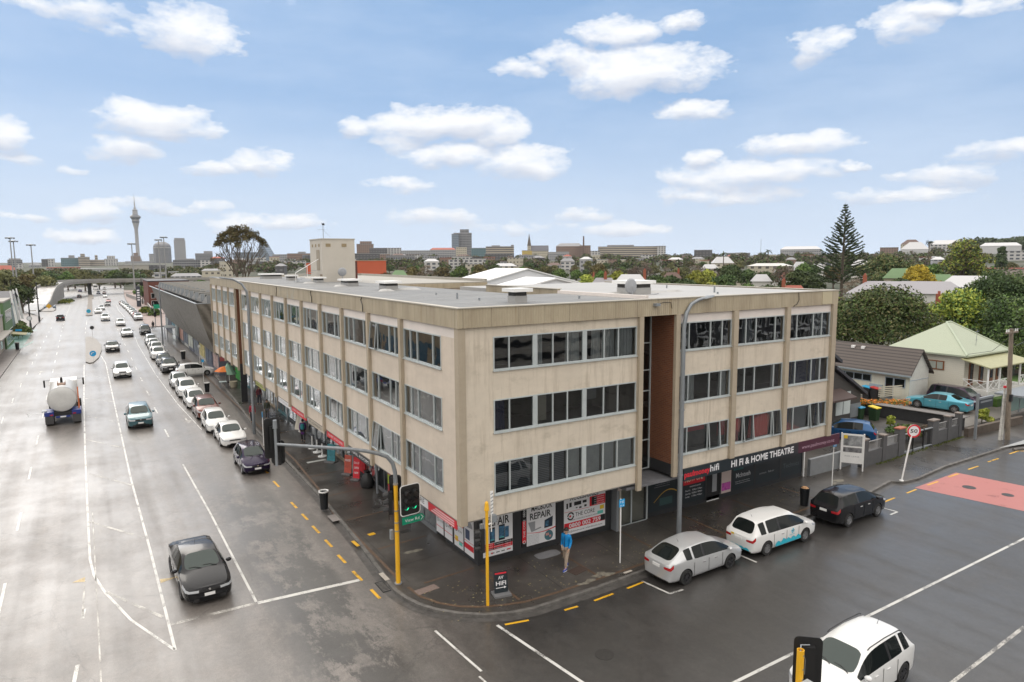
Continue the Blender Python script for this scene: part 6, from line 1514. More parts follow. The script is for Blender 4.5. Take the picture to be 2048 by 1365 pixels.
person('person in a dark green coat by the shop fronts',(12.0,58.3,FZ),radians(160),M('olive_coat',(.05,.055,.035),.8),M('grey_trousers',(.09,.09,.10),.8),BLACK,long_coat=True)
person('person in a purple coat walking past the hanging clothes',(12.6,49.4,FZ),radians(-20),M('purple_coat',(.10,.02,.16),.7),M('black_leggings',(.02,.02,.022),.7),BLACK,long_coat=True,bag=M('teal_bag',(.02,.22,.25),.6))
person('person in dark clothes standing in a shop doorway beyond the white sign',(12.7,64.8,FZ),radians(180),M('maroon_top',(.12,.02,.03),.8),M('dark_jeans',(.03,.035,.05),.8),BLACK)
person('pedestrian in dark clothes by the crossing far up the street',(10.3,150,.05),radians(10),M('charcoal_top',(.04,.04,.045),.8),M('dark_jeans',(.03,.035,.05),.8),BLACK)
C={}
def car(k,label,paint,x,y,heading,z=None,cat='car',name='parked_car',group=None,sc=1.0,**kw):
 """heading in degrees: direction of the nose measured from +X counter-clockwise"""
 key=(k,kw.get('rim')is RIMD,kw.get('rails',False),kw.get('lamp')is not None)
 if key not in C:
  t=make_car(k,label,paint,cat,name,**kw);C[key]=collect(t);t.location=(x,y,0);t.rotation_euler=(0,0,radians(heading))
  if group:t['group']=group
 else:
  t=dup(C[key],(x,y,0),radians(heading),label,group,cat,paint);t.name=name
  if 'group' in t.keys()and not group:del t['group']
 zz=zr(y)if z is None else z
 t.location.z=zz;t.scale=(sc,sc,sc)
 if abs(zr(y+2)-zr(y-2))>.01 and z is None:
  sl=math.atan((zr(y+2)-zr(y-2))/4)*(1 if heading>0 else-1);t.rotation_euler=(0,-sl,radians(heading))
 return t
GP='cars parked along the kerb of the main street';GM='cars driving towards the corner';GA='cars driving away on the left'
DN,UP=-90,90
T0=car('sedan','black saloon waiting at the stop line, nearest car on the main road',P_BLACK,3.14,30.2,-88,name='black_saloon',rim=RIMD)
def parked(k,lab,paint,x,yf,**kw):return car(k,lab,paint,x,yf+TYPES[k]['L']/2,DN,group=GP,**kw)
parked('hatch','dark purple hatchback, nearest of the parked row',P_PURPLE,8.25,43.6)
parked('sedan','white coupe parked behind the purple hatchback',P_WHITE,8.2,50.9,sc=.96)
parked('hatch','white hatchback parked between the coupe and the maroon car',P_WHITE,7.9,56.1)
parked('suv','maroon off-roader with roof rails in the parked row',P_MAROON,7.95,61.3,rails=True)
parked('lift','white liftback parked behind the maroon car',P_WHITE,7.75,66.6)
parked('suv','white off-roader parked behind the white liftback',P_WHITE,7.7,72.3)
parked('hatch','silver hatchback parked just before the car across the footpath',P_SILVER,7.6,78.3)
car('hatch','white hatchback turned across the footpath by the clad building',P_WHITE,9.9,86.4,0,z=.06)
parked('suv','dark grey off-roader parked just beyond the turned white hatchback',P_GREY,7.75,90.0)
parked('lift','grey liftback parked behind the dark grey off-roader',P_GREY,7.7,96.0)
parked('suv','white off-roader parked before the black bin up the street',P_WHITE,7.6,103.0)
parked('suv','second white off-roader near the far end of the parked row',P_WHITE,7.9,109.5)
parked('hatch','white hatchback third from the far end of the parked row',P_WHITE,8.0,116)
parked('wagon','pale estate last but one in the parked row',P_SILVER,8.1,122)
FP=[('suv',P_SILVER),('hatch',P_RED),('lift',P_WHITE),('wagon',P_WHITE),('lift',P_SILVER),('hatch',P_WHITE),('suv',P_WHITE),('wagon',P_SILVER),('suv',P_WHITE),('hatch',P_MAROON)]
FN=['silver car nearest in the far kerbside row','pinkish red car second in the far kerbside row','white car third in the far kerbside row','white estate fourth in the far kerbside row','silver car fifth in the far kerbside row','white hatchback sixth in the far kerbside row','white off-roader seventh in the far kerbside row','silver estate eighth in the far kerbside row','white off-roader ninth in the far kerbside row','dark red hatchback at the far end of the far kerbside row']
for i,(k,pm)in enumerate(FP):car(k,FN[i],pm,9.4+i*.12,180+i*8.3+(i*i)*.55,DN,group='cars parked beyond the cross street')
def moving(k,lab,paint,x,yf,**kw):return car(k,lab,paint,x,yf+TYPES[k]['L']/2,DN,group=GM,name='driven_car',**kw)
moving('suv','teal blue off-roader driving towards the corner',P_TEAL,2.85,61.0)
moving('suv','silver off-roader with its headlights on behind the teal one',P_SILVER,2.7,89.0,lamp=LAMPON)
moving('sedan','dark saloon driving level with the traffic island',P_CHAR,2.5,116)
moving('sedan','silver saloon in the kerb lane beyond the traffic island',P_SILVER,5.4,138)
moving('people_mover','dark people mover in the outermost lane by the crossing',P_CHAR,8.4,140,sc=.95)
moving('lift','white liftback in the kerb lane before the cross street',P_WHITE,5.3,163)
moving('suv','white off-roader with a dark front left of the kerb lane',P_WHITE,2.9,181)
moving('sedan','white saloon beside the long median',P_WHITE,1.95,219)
moving('wagon','silver estate just behind the white saloon by the median',P_SILVER,3.1,244)
moving('suv','dark off-roader in the far kerb lane',P_CHAR,5.5,282)
moving('hatch','red hatchback far down the road',P_RED,6.9,330)
moving('lift','silver car farthest in the middle lane',P_SILVER,6.8,386)
moving('sedan','dark red saloon near the flyover',P_MAROON,7.3,430)
moving('suv','dark car under the flyover in the near lane',P_NAVY,4.5,428)
moving('lift','white car emerging from under the flyover',P_WHITE,8.8,500)
car('hatch','black hatchback driving away on the left carriageway',P_BLACK,-6.0,192,UP,group=GA,name='driven_car')
car('suv','grey off-roader driving away near the ramp',P_GREY,-3.9,392,UP,group=GA,name='driven_car')
car('sedan','small dark car driving away far down the left carriageway',P_NAVY,-4.1,470,UP,group=GA,name='driven_car')
car('lift','silver liftback parked nearest on the side road with dark wheels',P_SILVER,21.35,19.75,1.5,rim=RIMD,name='silver_liftback')
TWG=car('wagon','white estate with a blue wave along its side on the side road',P_WHITE,26.5,19.78,.5,name='white_estate')
car('suv','black off-roader parked last on the side road behind the white estate',P_BLACK,32.55,19.75,.5,name='black_off_roader',sc=.97)
T1=car('suv','white off-roader with black roof rails at the bottom right',P_WHITE,19.48,11.38,182.5,name='white_off_roader',rails=True,rim=RIMD)
BLUD=M('decal_blue',(.03,.42,.55),.4)
m=MB();p=TYPES['wagon'];rd=random.Random(3)
for i in range(46):
 x=-.85+i*.04;h=.10+.11*abs(sin(i*.35))+.03*rd.random()+(.05 if 12<i<20 else 0)
 m.quad((x,-p['W']/2-.006,.30),(x+.04,-p['W']/2-.006,.30),(x+.04,-p['W']/2-.004,.30+h),(x,-p['W']/2-.004,.30+h))
m.build('wave_decal',BLUD,TWG)
m=MB();m.lathe([(0,0),(.05,0)],(0,0,0),10,'Y');o=MB()
for dx,dz in((0,0),(.1,.06),(.05,-.09),(.14,-.04)):o.cyl((.30+dx,-p['W']/2-.008,.80+dz),(.30+dx,-p['W']/2-.002,.80+dz),.045,n=10)
o.text('cityride',(.12,-p['W']/2-.002,.60),(1,0,0),(0,0,1),.06,.4)
o.build('door_emblem',M('decal_pale',(.10,.50,.66),.4),TWG)
m=MB();
for i in range(30):
 y=-.62+i*.042;h=.06+.05*abs(sin(i*.5));m.quad((-p['L']/2-.055,y,.34),(-p['L']/2-.055,y+.042,.34),(-p['L']/2-.05,y+.042,.34+h),(-p['L']/2-.05,y,.34+h))
m.build('tail_decal',BLUD,TWG)
m=MB();m.box(-p['L']/2-.03,.25,.83,-p['L']/2-.02,.40,.92);m.build('yellow_sticker',YEL,TWG)
car('hatch','dark blue hatchback in the yard behind the grey wall',P_BLUE,46.4,28.6,118,z=.06,name='blue_hatchback')
car('sedan','light blue saloon on the raised drive',P_AQUA,61.6,29.7,97,z=.25,name='blue_saloon')
car('people_mover','dark aubergine people mover behind the light blue saloon',P_AUBERG,64.3,29.6,-93,z=.25,name='people_mover',sc=.95)
t=thing('box_truck','white box truck far off under the flyover','truck',(3.9,500,-4));m=MB();m.box(2.6,501,-3.2,5.2,507,-.4);m.build('cargo_box',WHITE,t,t);m=MB();m.box(2.8,499,-3.4,5.0,500.9,-1.2);m.build('cab',WHITE,t,t);m=MB();m.box(2.9,498.96,-2.3,4.9,498.99,-1.5);m.build('windscreen',CARGLASS,t,t)
for sx in(2.7,4.85):
 for yy in(499.8,505.5):m=MB();m.cyl((sx,yy,-3.5),(sx+.25,yy,-3.5),.5);m.build('wheel',RUBBER,t,t)
TK=thing('tank_lorry','white tank lorry with blue mudguards driving away on the left','tanker truck',(-2.45,66.0,0))
def tk(m,n,mat,par=None,**k):return m.build(n,mat,par or TK,TK,**k)
xc,y0=-2.45,66.2;TANKW=M('tank_white',(.60,.60,.59),.35,.5,.1,var=.05);BLUET=M('lorry_blue',(.01,.03,.20),.4)
m=MB();n=32;ring_=[]
for yy,s in((y0,.0),(y0-.02,.5),(y0+.02,.9),(y0+.08,1),(y0+5.2,1),(y0+5.4,.9),(y0+5.45,0)):
 ring_.append((yy,s))
vs=[]
for yy,s in ring_:
 for k in range(n):a=2*pi*k/n;vs.append((xc+1.02*s*cos(a),yy,2.12+1.02*s*sin(a)))
m.add(vs,[(i*n+k,(i+1)*n+k,(i+1)*n+(k+1)%n,i*n+(k+1)%n)for i in range(len(ring_)-1)for k in range(n)]);tk(m,'tank',TANKW,smooth=True)
m=MB();m.lathe([(1.035,y0+.06),(1.035,y0+.16)],(xc,0,2.12),32,'Y');tk(m,'tank_rim',GALV)
m=MB();m.box(xc-.3,y0+1.2,3.12,xc+.3,y0+2.0,3.2);m.box(xc-.28,y0+.9,3.2,xc-.24,y0+2.2,3.36);m.box(xc+.24,y0+.9,3.2,xc+.28,y0+2.2,3.36);m.box(xc-.28,y0+.9,3.3,xc+.28,y0+.94,3.36);tk(m,'hatch_walkway',M('hatch_copper',(.32,.2,.14),.5))
m=MB();m.cyl((xc-.02,y0+2.6,3.12),(xc-.02,y0+2.6,3.45),.10);m.tube([(xc-.02,y0+2.6,3.45),(xc-.02,y0+2.5,3.55),(xc-.02,y0+2.3,3.52)],.08,8);tk(m,'vent_elbow',BLACK)
m=MB();m.box(xc-.9,y0+.1,.75,xc+.9,y0+7.6,1.05);tk(m,'chassis',BLACK)
m=MB();m.box(xc-1.0,y0+5.7,.8,xc+1.0,y0+7.8,2.8);cb=tk(m,'cab',WHITE);m=MB();m.box(xc-.8,y0+5.68,1.9,xc+.8,y0+5.695,2.5);tk(m,'cab_rear_window',CARGLASS,cb)
for s in(-1,1):
 m=MB();m.box(xc+s*.62,y0-.1,1.0,xc+s*1.28,y0+1.6,1.14);m.box(xc+s*.62,y0-.14,.82,xc+s*1.28,y0-.1,1.14);tk(m,'mudguard',BLUET)
 m=MB();m.box(xc+s*.66,y0-.16,.18,xc+s*1.24,y0-.145,.80);tk(m,'mud_flap',M('mud_flap',(.05,.05,.052),.6))
 m=MB();m.box(xc+s*.68,y0-.17,.86,xc+s*.9,y0-.145,.96);tk(m,'tail_light',TAIL)
 for yy in(.5,1.7,6.4):
  m=MB();m.cyl((xc+s*.68,y0+yy,.5),(xc+s*1.22,y0+yy,.5),.5,n=18);w_=tk(m,'wheel',RUBBER,smooth=True);m=MB();m.cyl((xc+s*1.21,y0+yy,.5),(xc+s*1.235,y0+yy,.5),.26,n=14);tk(m,'rim',GALV,w_)
 m=MB();m.box(xc+s*1.42,y0+7.2,2.1,xc+s*1.55,y0+7.3,2.75);mi_=tk(m,'wing_mirror',BLACK);m=MB();m.cyl((xc+s*1.0,y0+7.25,2.7),(xc+s*1.48,y0+7.25,2.7),.02);tk(m,'mirror_arm',GALV,mi_)
m=MB();m.cyl((xc+1.12,y0+.3,1.2),(xc+1.12,y0+1.0,2.9),.05);m.cyl((xc+1.16,y0+.6,1.2),(xc+1.1,y0+1.8,2.7),.04);tk(m,'hose',M('orange_hose',(.5,.14,.05),.6))
m=MB();m.box(xc-1.45,y0+.2,1.15,xc-1.1,y0+.9,1.22);tk(m,'side_step',GALV)
m=MB()
for dx in(-.02,.02):pass
m.tube([(xc-1.2,y0+.1,1.05),(xc-2.2,y0-.1,1.1),(xc-2.4,y0-.1,1.25),(xc-2.3,y0,.95)],.015,5);tk(m,'sampling_rod',WHITE)
m=MB();m.box(xc-.5,y0-.05,.62,xc+.5,y0+.05,.75);tk(m,'rear_bumper',BLUET)
m=MB();m.box(xc-.2,y0-.09,.64,xc+.2,y0-.055,.74);tk(m,'number_plate',PLATE)
def metal_mat():
 m=bpy.data.materials.new('metal_shingle');m.use_nodes=True;t=NT(m.node_tree)
 p=t.n('ShaderNodeBsdfPrincipled');o=t.n('ShaderNodeOutputMaterial');t.l(p.outputs[0],o.inputs[0])
 tc=t.n('ShaderNodeTexCoord').outputs['Object']
 w=t.n('ShaderNodeTexWave',wave_type='BANDS',bands_direction='DIAGONAL');t.l(t.mapping(tc,(.2,.55,.12)),w.inputs['Vector']);w.inputs['Scale'].default_value=3;w.inputs['Distortion'].default_value=2.5;w.inputs['Detail'].default_value=3
 n=t.noise(t.mapping(tc,(1,.5,2)),1.2,7,.75)
 c=t.ramp(t.m('ADD',t.m('MULTIPLY',w.outputs[1],.35),t.m('MULTIPLY',n,.65)),[(.25,(.09,.082,.07)),(.7,(.23,.215,.19))]);t.l(c,p.inputs['Base Color'])
 p.inputs['Metallic'].default_value=.45;p.inputs['Roughness'].default_value=.55
 return m
SHING=metal_mat()
NB=thing('metal_clad_building','low building with a leaning grey metal skin and sawtooth roof beside the cream block','retail building',(12,84,0))
def nb(m,n,mat,par=None,**k):return m.build(n,mat,par or NB,NB,**k)
m=MB()
N_=16
for i in range(N_):
 a,b=i/N_,(i+1)/N_;ya,yb_=84+67*a,84+67*b
 xa,xb=10.2+.25*a,10.2+.25*b
 la,lb=2.55+.35*a+(1.2*ss(.8,1,a)),2.55+.35*b+(1.2*ss(.8,1,b))
 za,zb_=8.47+.1*a,8.47+.1*b
 for j in range(6):
  f0,f1=j/6,(j+1)/6
  P=lambda x,y,z0,z1,f:(x+(12.0-x)*(1-f)**1.15,y,z0+(z1-z0)*f)
  m.quad(P(xa,ya,la,za,f0),P(xb,yb_,lb,zb_,f0),P(xb,yb_,lb,zb_,f1),P(xa,ya,la,za,f1))
skin=nb(m,'metal_skin',SHING)
m=MB();m.poly([(12.0,84,2.55),(20,84,2.55),(20,84,8.47),(10.2,84,8.47),(10.75,84,6.4),(11.3,84,4.5)]);nb(m,'end_skin',SHING)
m=MB();m.box(10.1,83.95,8.47,10.32,151,8.56);m.box(10.32,83.95,8.47,20,84.2,8.56);nb(m,'top_trim',GALV)
m=MB()
for(y,z,l)in((112,4.4,3.2),(104.5,3.6,3.0),(107.5,5.4,2.6),(118,5.2,2.8)):
 xx=lambda z:10.2+1.8*(1-(z-2.55)/5.9)-.06
 m.quad((xx(z-1.1),y-l/2-1.2,z-1.1),(xx(z-1.1),y-l/2-.7,z-1.1),(xx(z+1.1),y+l/2+.4,z+1.1),(xx(z+1.1),y+l/2,z+1.1))
nb(m,'slit_window',M('slit_dark',(.02,.018,.015),.6))
m=MB();m.box(12.6,84.2,0,34,150,8.3);nb(m,'core',M('grey_block',(.20,.20,.20),.8,var=.15))
for i in range(13):
 y=85+i*5.0
 m=MB();x0=11.2+.3;z0=8.35
 m.add([(x0,y,z0),(30,y,z0),(30,y,z0+1.05),(x0,y,z0+1.05),(x0,y+4.3,z0),(30,y+4.3,z0)],[(0,1,2,3),(3,2,5,4),(0,3,4),(1,5,2),(0,4,5,1)])
 s=nb(m,'sawtooth_roof',M('sawtooth_sheet',(.33,.32,.30),.5,.5,.2,var=.1))
 m=MB();m.box(x0+.5,y-.03,z0+.15,x0+1.9,y-.004,z0+.9);m.build('saw_window',M('saw_glass',(.05,.06,.07),.15),s,NB)
 m=MB();m.box(x0-.03,y-.05,z0,x0+.4,y-.002,z0+1.0);m.box(x0+2.0,y-.05,z0,x0+2.4,y-.002,z0+1.0);m.build('saw_post',GALV,s,NB)
fr_cols=[(.40,.28,.26),(.07,.09,.13),(.45,.38,.14),(.10,.12,.15),(.38,.4,.36),(.07,.09,.13),(.42,.24,.20),(.30,.34,.34),(.08,.25,.33),(.06,.07,.1),(.3,.33,.34)]
for i,c in enumerate(fr_cols):
 y=84.6+i*5.9;m=MB();m.box(12.45,y,.1,12.6,y+5.2,2.9);s=nb(m,'shop_front',M('front_frame_%d'%(i%3),[(.14,.15,.17),(.09,.1,.14),(.4,.4,.38)][i%3],.6))
 for k in range(2):m=MB();m.box(12.40,y+.3+k*2.5,.6,12.445,y+2.5+k*2.5,2.5);m.build('front_poster',M('front_col_%d'%i,c,.5,var=.6,vscale=1.4),s,NB)
m=MB();m.box(12.2,83.98,.1,13.2,84.19,2.9);nb(m,'corner_post',M('post_blue_grey',(.14,.15,.19),.6));m=MB();m.box(12.35,83.93,1.8,13.0,83.97,2.3);nb(m,'red_white_notice',M('notice_red',(.5,.12,.12),.5))
t=thing('bus_shelter','small glazed bus shelter under the leaning metal skin','bus shelter',(11.0,128,FZ));m=MB();m.box(10.4,124,2.4,11.8,129,2.52);m.build('roof',GALV,t,t);m=MB();m.box(11.7,124.2,.3,11.75,128.8,2.3);m.build('glass_panel',MATS['shelter_glass'],t,t)
for y in(124.2,128.8):m=MB();m.box(10.5,y,FZ,10.57,y+.07,2.4);m.build('post',BLACK,t,t)
def simple_house(name,label,cat,x0,y0,x1,y1,z0,zt,wall,roofm,kind='flat',rh=2.0,wins=(),eave=.4,ridge='x'):
 t=thing(name,label,cat,(x0,y0,z0))
 m=MB();m.box(x0,y0,z0,x1,y1,zt);m.build('wall',wall,t,t)
 m=MB();e=eave
 if kind=='flat':m.box(x0-.1,y0-.1,zt,x1+.1,y1+.1,zt+.25)
 elif kind=='gable':
  if ridge=='x':
   ym=(y0+y1)/2
   for s,(ya)in((1,y0-e),(-1,y1+e)):
    m.add([(x0-e,ya,zt-.1),(x1+e,ya,zt-.1),(x1+e,ym,zt+rh),(x0-e,ym,zt+rh),(x0-e,ya,zt-.25),(x1+e,ya,zt-.25),(x1+e,ym,zt+rh-.15),(x0-e,ym,zt+rh-.15)],[(0,1,2,3),(4,7,6,5),(0,4,5,1),(0,3,7,4),(1,5,6,2)])
   g=MB()
   for x in(x0+.01,x1-.01):g.poly([(x,y0,zt),(x,y1,zt),(x,ym,zt+rh*.96)])
  else:
   xm=(x0+x1)/2
   for xa in(x0-e,x1+e):
    m.add([(xa,y0-e,zt-.1),(xa,y1+e,zt-.1),(xm,y1+e,zt+rh),(xm,y0-e,zt+rh),(xa,y0-e,zt-.25),(xa,y1+e,zt-.25),(xm,y1+e,zt+rh-.15),(xm,y0-e,zt+rh-.15)],[(0,1,2,3),(4,7,6,5),(0,4,5,1),(0,3,7,4),(1,5,6,2)])
   g=MB()
   for y in(y0+.01,y1-.01):g.poly([(x0,y,zt),(x1,y,zt),(xm,y,zt+rh*.96)])
  g.build('gable_wall',wall,t,t)
 elif kind=='hip':
  L,Wd=x1-x0,y1-y0
  if L>Wd:r0,r1=(x0+Wd/2,(y0+y1)/2),(x1-Wd/2,(y0+y1)/2)
  else:r0,r1=((x0+x1)/2,y0+L/2),((x0+x1)/2,y1-L/2)
  c=[(x0-e,y0-e,zt),(x1+e,y0-e,zt),(x1+e,y1+e,zt),(x0-e,y1+e,zt),(*r0,zt+rh),(*r1,zt+rh)]
  f=[(0,1,5,4),(1,2,5),(2,3,4,5),(3,0,4)]if L>Wd else[(0,1,4),(1,2,5,4),(2,3,5),(3,0,4,5)]
  m.add(c,f);m.add([(a,b,zz-.12)for a,b,zz in c[:4]],[(0,3,2,1)]);m.add(c[:4]+[(a,b,zz-.12)for a,b,zz in c[:4]],[(0,4,5,1),(1,5,6,2),(2,6,7,3),(3,7,4,0)])
 m.build('roof',roofm,t,t)
 for w in wins:
  f,a0,a1,w0,w1=w;d=.03
  m=MB();g=MB()
  def wb(mm,i,o):
   if f=='s':mm.box(a0+i,y0-o,w0+i,a1-i,y0+.02,w1-i)
   if f=='w':mm.box(x0-o,a0+i,w0+i,x0+.02,a1-i,w1-i)
   if f=='e':mm.box(x1-.02,a0+i,w0+i,x1+o,a1-i,w1-i)
  wb(m,0,d);wo=m.build('window',WHITE,t,t);wb(g,.08,d+.012);g.build('pane',CARGLASS,wo,t)
 return t
LIMEG=M('green_paint',(.085,.16,.06),.6,var=.15)
GREYROOF=M('grey_roof',(.20,.20,.21),.6,var=.12);DARKROOF=M('dark_slate_roof',(.05,.05,.06),.6,var=.2);BOARD=M('weatherboard_white',(.60,.59,.56),.6,var=.06)
t=simple_house('green_shop','two storey green shop with a white side wall at the left edge','shop',-24,129,-11.2,141.6,0,7.15,LIMEG,M('shop_roof_buff',(.30,.28,.25),.7),'flat',wins=[('e',131+i*1.4,132+i*1.4,4.0,5.8)for i in range(7)]+[('e',130,135,.5,2.6),('e',136,141,.5,2.6)])
m=MB();m.box(-24,128.9,0,-11.6,128.97,6.6);o=m.build('side_cladding',BOARD,t,t)
m=MB();m.add([(-11.2,124.6,2.9),(-8.4,124.6,2.5),(-8.4,128.6,2.5),(-11.2,128.6,2.9)],[(0,1,2,3),(3,2,1,0)]);m.build('awning',M('awning_buff',(.45,.42,.26),.7),t,t)
t=simple_house('pale_shop','pale verandah shop cut by the left edge of the picture','shop',-26,100,-11.4,128.8,0,5.2,M('pale_shop_wall',(.38,.34,.30),.7,var=.2),GREYROOF,'flat',wins=[('e',103+i*4,105.6+i*4,.6,2.6)for i in range(6)])
m=MB();m.box(-11.4,112,2.9,-10.2,128,3.05);m.build('awning',M('awning_grey',(.3,.28,.25),.7),t,t)
t=simple_house('dark_roofed_shop','dark roofed building with three white gable strips behind the green shop','shop',-30,152,-12.2,168,zr(160),6.0,M('teal_grey_wall',(.20,.25,.25),.7),DARKROOF,'gable',1.9,ridge='x')
for y in(152.2,158,165):m=MB();m.add([(-12.1,y,8.2),(-11.9,y,8.2),(-11.2,y,2.2),(-11.6,y,2.2),(-12.1,y+.4,8.2),(-11.9,y+.4,8.2),(-11.2,y+.4,2.2),(-11.6,y+.4,2.2)],[(0,3,2,1),(4,5,6,7),(0,1,5,4),(1,2,6,5),(2,3,7,6),(3,0,4,7)]);m.build('white_fin',WHITE,t,t)
m=MB();m.box(-19,156,8.1,-17,158,9.2);m.build('air_unit',WHITE,t,t)
BRK2=M('dark_red_brick',(.13,.045,.032),.8,var=.2)
t=simple_house('brick_warehouse','dark red brick warehouse behind the metal clad building','warehouse',17.3,262,30,286,-2.6,6.5,BRK2,DARKROOF,'flat',wins=[('s',18+i*2.2,19.2+i*2.2,.8,2.6)for i in range(5)]+[('s',18,21,-2.2,0)])
simple_house('brick_warehouse','lower brick building with a pale roof left of the dark red warehouse','warehouse',21,236,34,258,-2.2,4.2,BRK2,M('pale_tin',(.4,.4,.38),.6),'flat',wins=[('s',22+i*2.2,23.2+i*2.2,.2,2.0)for i in range(5)])
t=thing('pylon_sign','tall dark pylon sign with white marks in front of the brick warehouse','pylon sign',(14.2,262,-2));m=MB();m.box(13.6,262,-2,14.9,262.5,5.0);m.build('pylon',M('pylon_dark',(.04,.045,.06),.5),t,t)
for k in range(5):m=MB();m.box(13.85,261.95,.2+k*.8,14.6,261.98,.65+k*.8);m.build('white_mark',PAPER,t,t)
FLY=M('flyover_concrete',(.22,.21,.195),.75,var=.25,vscale=.3)
PATH=[(-16.4,250,-2.0),(-16.0,275,-2.1),(-15.6,298,-1.6),(-15.3,320,.5),(-14.7,345,2.4),(-13.0,372,3.3),(-9.6,398,3.5),(-3,420,3.3),(9,436,3.0),(30,446,2.7),(60,450,2.5),(120,442,2.5)]
def path_strip(path,o0,o1,dz0,dz1,m,mi=0):
 out=[]
 for i,p in enumerate(path):
  a=Vector(path[max(i-1,0)]);b=Vector(path[min(i+1,len(path)-1)]);t=(b-a);t.z=0;t.normalize();n=Vector((t.y,-t.x,0))
  out.append((Vector(p),n))
 for(p,n),(q,k)in zip(out,out[1:]):
  pts=[p+n*o0+Vector((0,0,dz0)),p+n*o1+Vector((0,0,dz0)),p+n*o1+Vector((0,0,dz1)),p+n*o0+Vector((0,0,dz1)),q+k*o0+Vector((0,0,dz0)),q+k*o1+Vector((0,0,dz0)),q+k*o1+Vector((0,0,dz1)),q+k*o0+Vector((0,0,dz1))]
  m.add([tuple(v)for v in pts],[(0,1,5,4),(3,7,6,2),(0,4,7,3),(1,2,6,5)],mi)
FL=thing('flyover','concrete ramp curving up and crossing over the main road','flyover',(-15.6,298,-3))
m=MB();path_strip(PATH,-3.7,3.7,-1.1,0,m);m.build('deck',FLY,FL,FL)
m=MB();path_strip(PATH,-3.3,3.3,.004,.03,m);m.build('ramp_roadway',ROAD,FL,FL)
for s in(-1,1):m=MB();path_strip(PATH,s*3.7,s*3.4,0,1.0,m);m.build('parapet',M('parapet_concrete',(.28,.27,.25),.7,var=.2),FL,FL)
m=MB();path_strip(PATH[2:6],-3.6,3.6,-6,-1.1,m);m.build('ramp_wall',FLY,FL,FL)
for(x,y)in((.6,428),(26,444),(60,449)):m=MB();m.box(x-.9,y,-4.2,x+.9,y+1.6,2.0);m.build('pier',M('pier_dark',(.07,.07,.068),.8),FL,FL)
m=MB();m.prism([(-12.5,250),(-9.4,250),(-9.2,262),(-11.9,272),(-12.4,262)],zr(255)-.3,zr(250)+.18);struct(m.build('ramp_divider',[MATS['island_top']]))
for s in(-1,1):
 t=thing('crash_barrier','short blue grey crash cushion %s of the ramp divider'%('on the left side' if s<0 else 'on the right side'),'barrier',(-11,268,-2.2));m=MB();m.box(-11.4+s*1.3,266,-2.4,-10.9+s*1.3,276,-1.0);m.build('barrier',M('barrier_blue',(.08,.11,.15),.6),t,t)
m=MB();
t=thing('road_wall','low concrete wall rising along the right side of the far road','wall',(17,280,-3));pts=[(14.6,214,-.9),(16.4,250,-2.0),(18.2,290,-3.0),(18.0,340,-3.6),(16,392,-4)]
path_strip(pts,-.15,.15,-1,1.5,m);m.build('wall',M('wall_pale',(.30,.29,.28),.7,var=.15),t,t)
t=thing('safety_fence','grey railing beyond the round shrubs','fence',(14,200,-.5));m=MB()
for i in range(14):m.box(14+i*1.2,200+i*.2,-.8,14.06+i*1.2,200.06+i*.2,1.0)
m.box(14,200,.95,30,202.8,1.02);m.build('rail',GALV,t,t)
t=thing('pedestrian_gantry_sign','green road sign beyond the metal clad building','road sign',(13.5,190,-.3));m=MB();m.cyl((13.5,190,-.4),(13.5,190,3.2),.08);m.build('post',GALV,t,t);m=MB();m.box(13.4,189.9,1.7,15.6,189.96,2.7);m.build('sign_plate',SIGNGREEN,t,t)
t=thing('traffic_signal','small dark traffic signal by the far crossing','traffic light',(10.9,152,.1));m=MB();m.cyl((10.9,152,.1),(10.9,152,3.2),.07);m.build('post',GALV,t,t);m=MB();m.box(10.7,151.8,2.4,11.1,151.95,3.3);m.build('signal_head',BLACK,t,t)
WSH=M('white_shed_sheet',(.80,.80,.80),.5,var=.03,vscale=.3);WSHS=M('white_shed_wall',(.72,.73,.76),.6)
def shed(label,x0,y0,x1,y1,zw,zr_,ridge='y'):
 t=simple_house('white_shed',label,'shed',x0,y0,x1,y1,0,zw,WSHS,WSH,'gable',zr_-zw,eave=.2,ridge=ridge);return t
shed('larger white roofed shed behind the cream block',43.2,80,61,88.5,10.0,12.0,'y')
shed('smaller white roofed shed in front of the larger one',35.5,58,47,63.5,10.2,11.36,'y')
def board_mat(name,col,pitch=.2,dark=.7,axis=2):
 m=bpy.data.materials.new(name);m.use_nodes=True;t=NT(m.node_tree)
 p=t.n('ShaderNodeBsdfPrincipled');o=t.n('ShaderNodeOutputMaterial');t.l(p.outputs[0],o.inputs[0])
 tc=t.n('ShaderNodeTexCoord').outputs['Object'];sp=t.n('ShaderNodeSeparateXYZ');t.l(tc,sp.inputs[0])
 u=sp.outputs[2]if axis==2 else(t.m('ADD',sp.outputs[0],sp.outputs[1])if axis==3 else sp.outputs[axis])
 f=t.m('FRACT',t.m('MULTIPLY',u,1/pitch));s=t.ramp(f,[(0,dark),(.12 if dark>.3 else .45,1),(1,.96)])
 n=t.noise(tc,.8,5);c=t.mix(1.0,t.mix(t.m('MULTIPLY',n,.25),(*col,1),(col[0]*.7,col[1]*.7,col[2]*.68,1)),s,'MULTIPLY');t.l(c,p.inputs['Base Color']);p.inputs['Roughness'].default_value=.6
 b=t.n('ShaderNodeBump');b.inputs['Strength'].default_value=.5;b.inputs['Distance'].default_value=.03;t.l(f,b.inputs['Height']);t.l(b.outputs[0],p.inputs['Normal'])
 return m
WB=board_mat('cream_weatherboard',(.70,.67,.58),.18);GB=board_mat('grey_weatherboard',(.065,.06,.058),.2);FC=board_mat('cream_vertical_board',(.62,.61,.52),.4,.85,3)
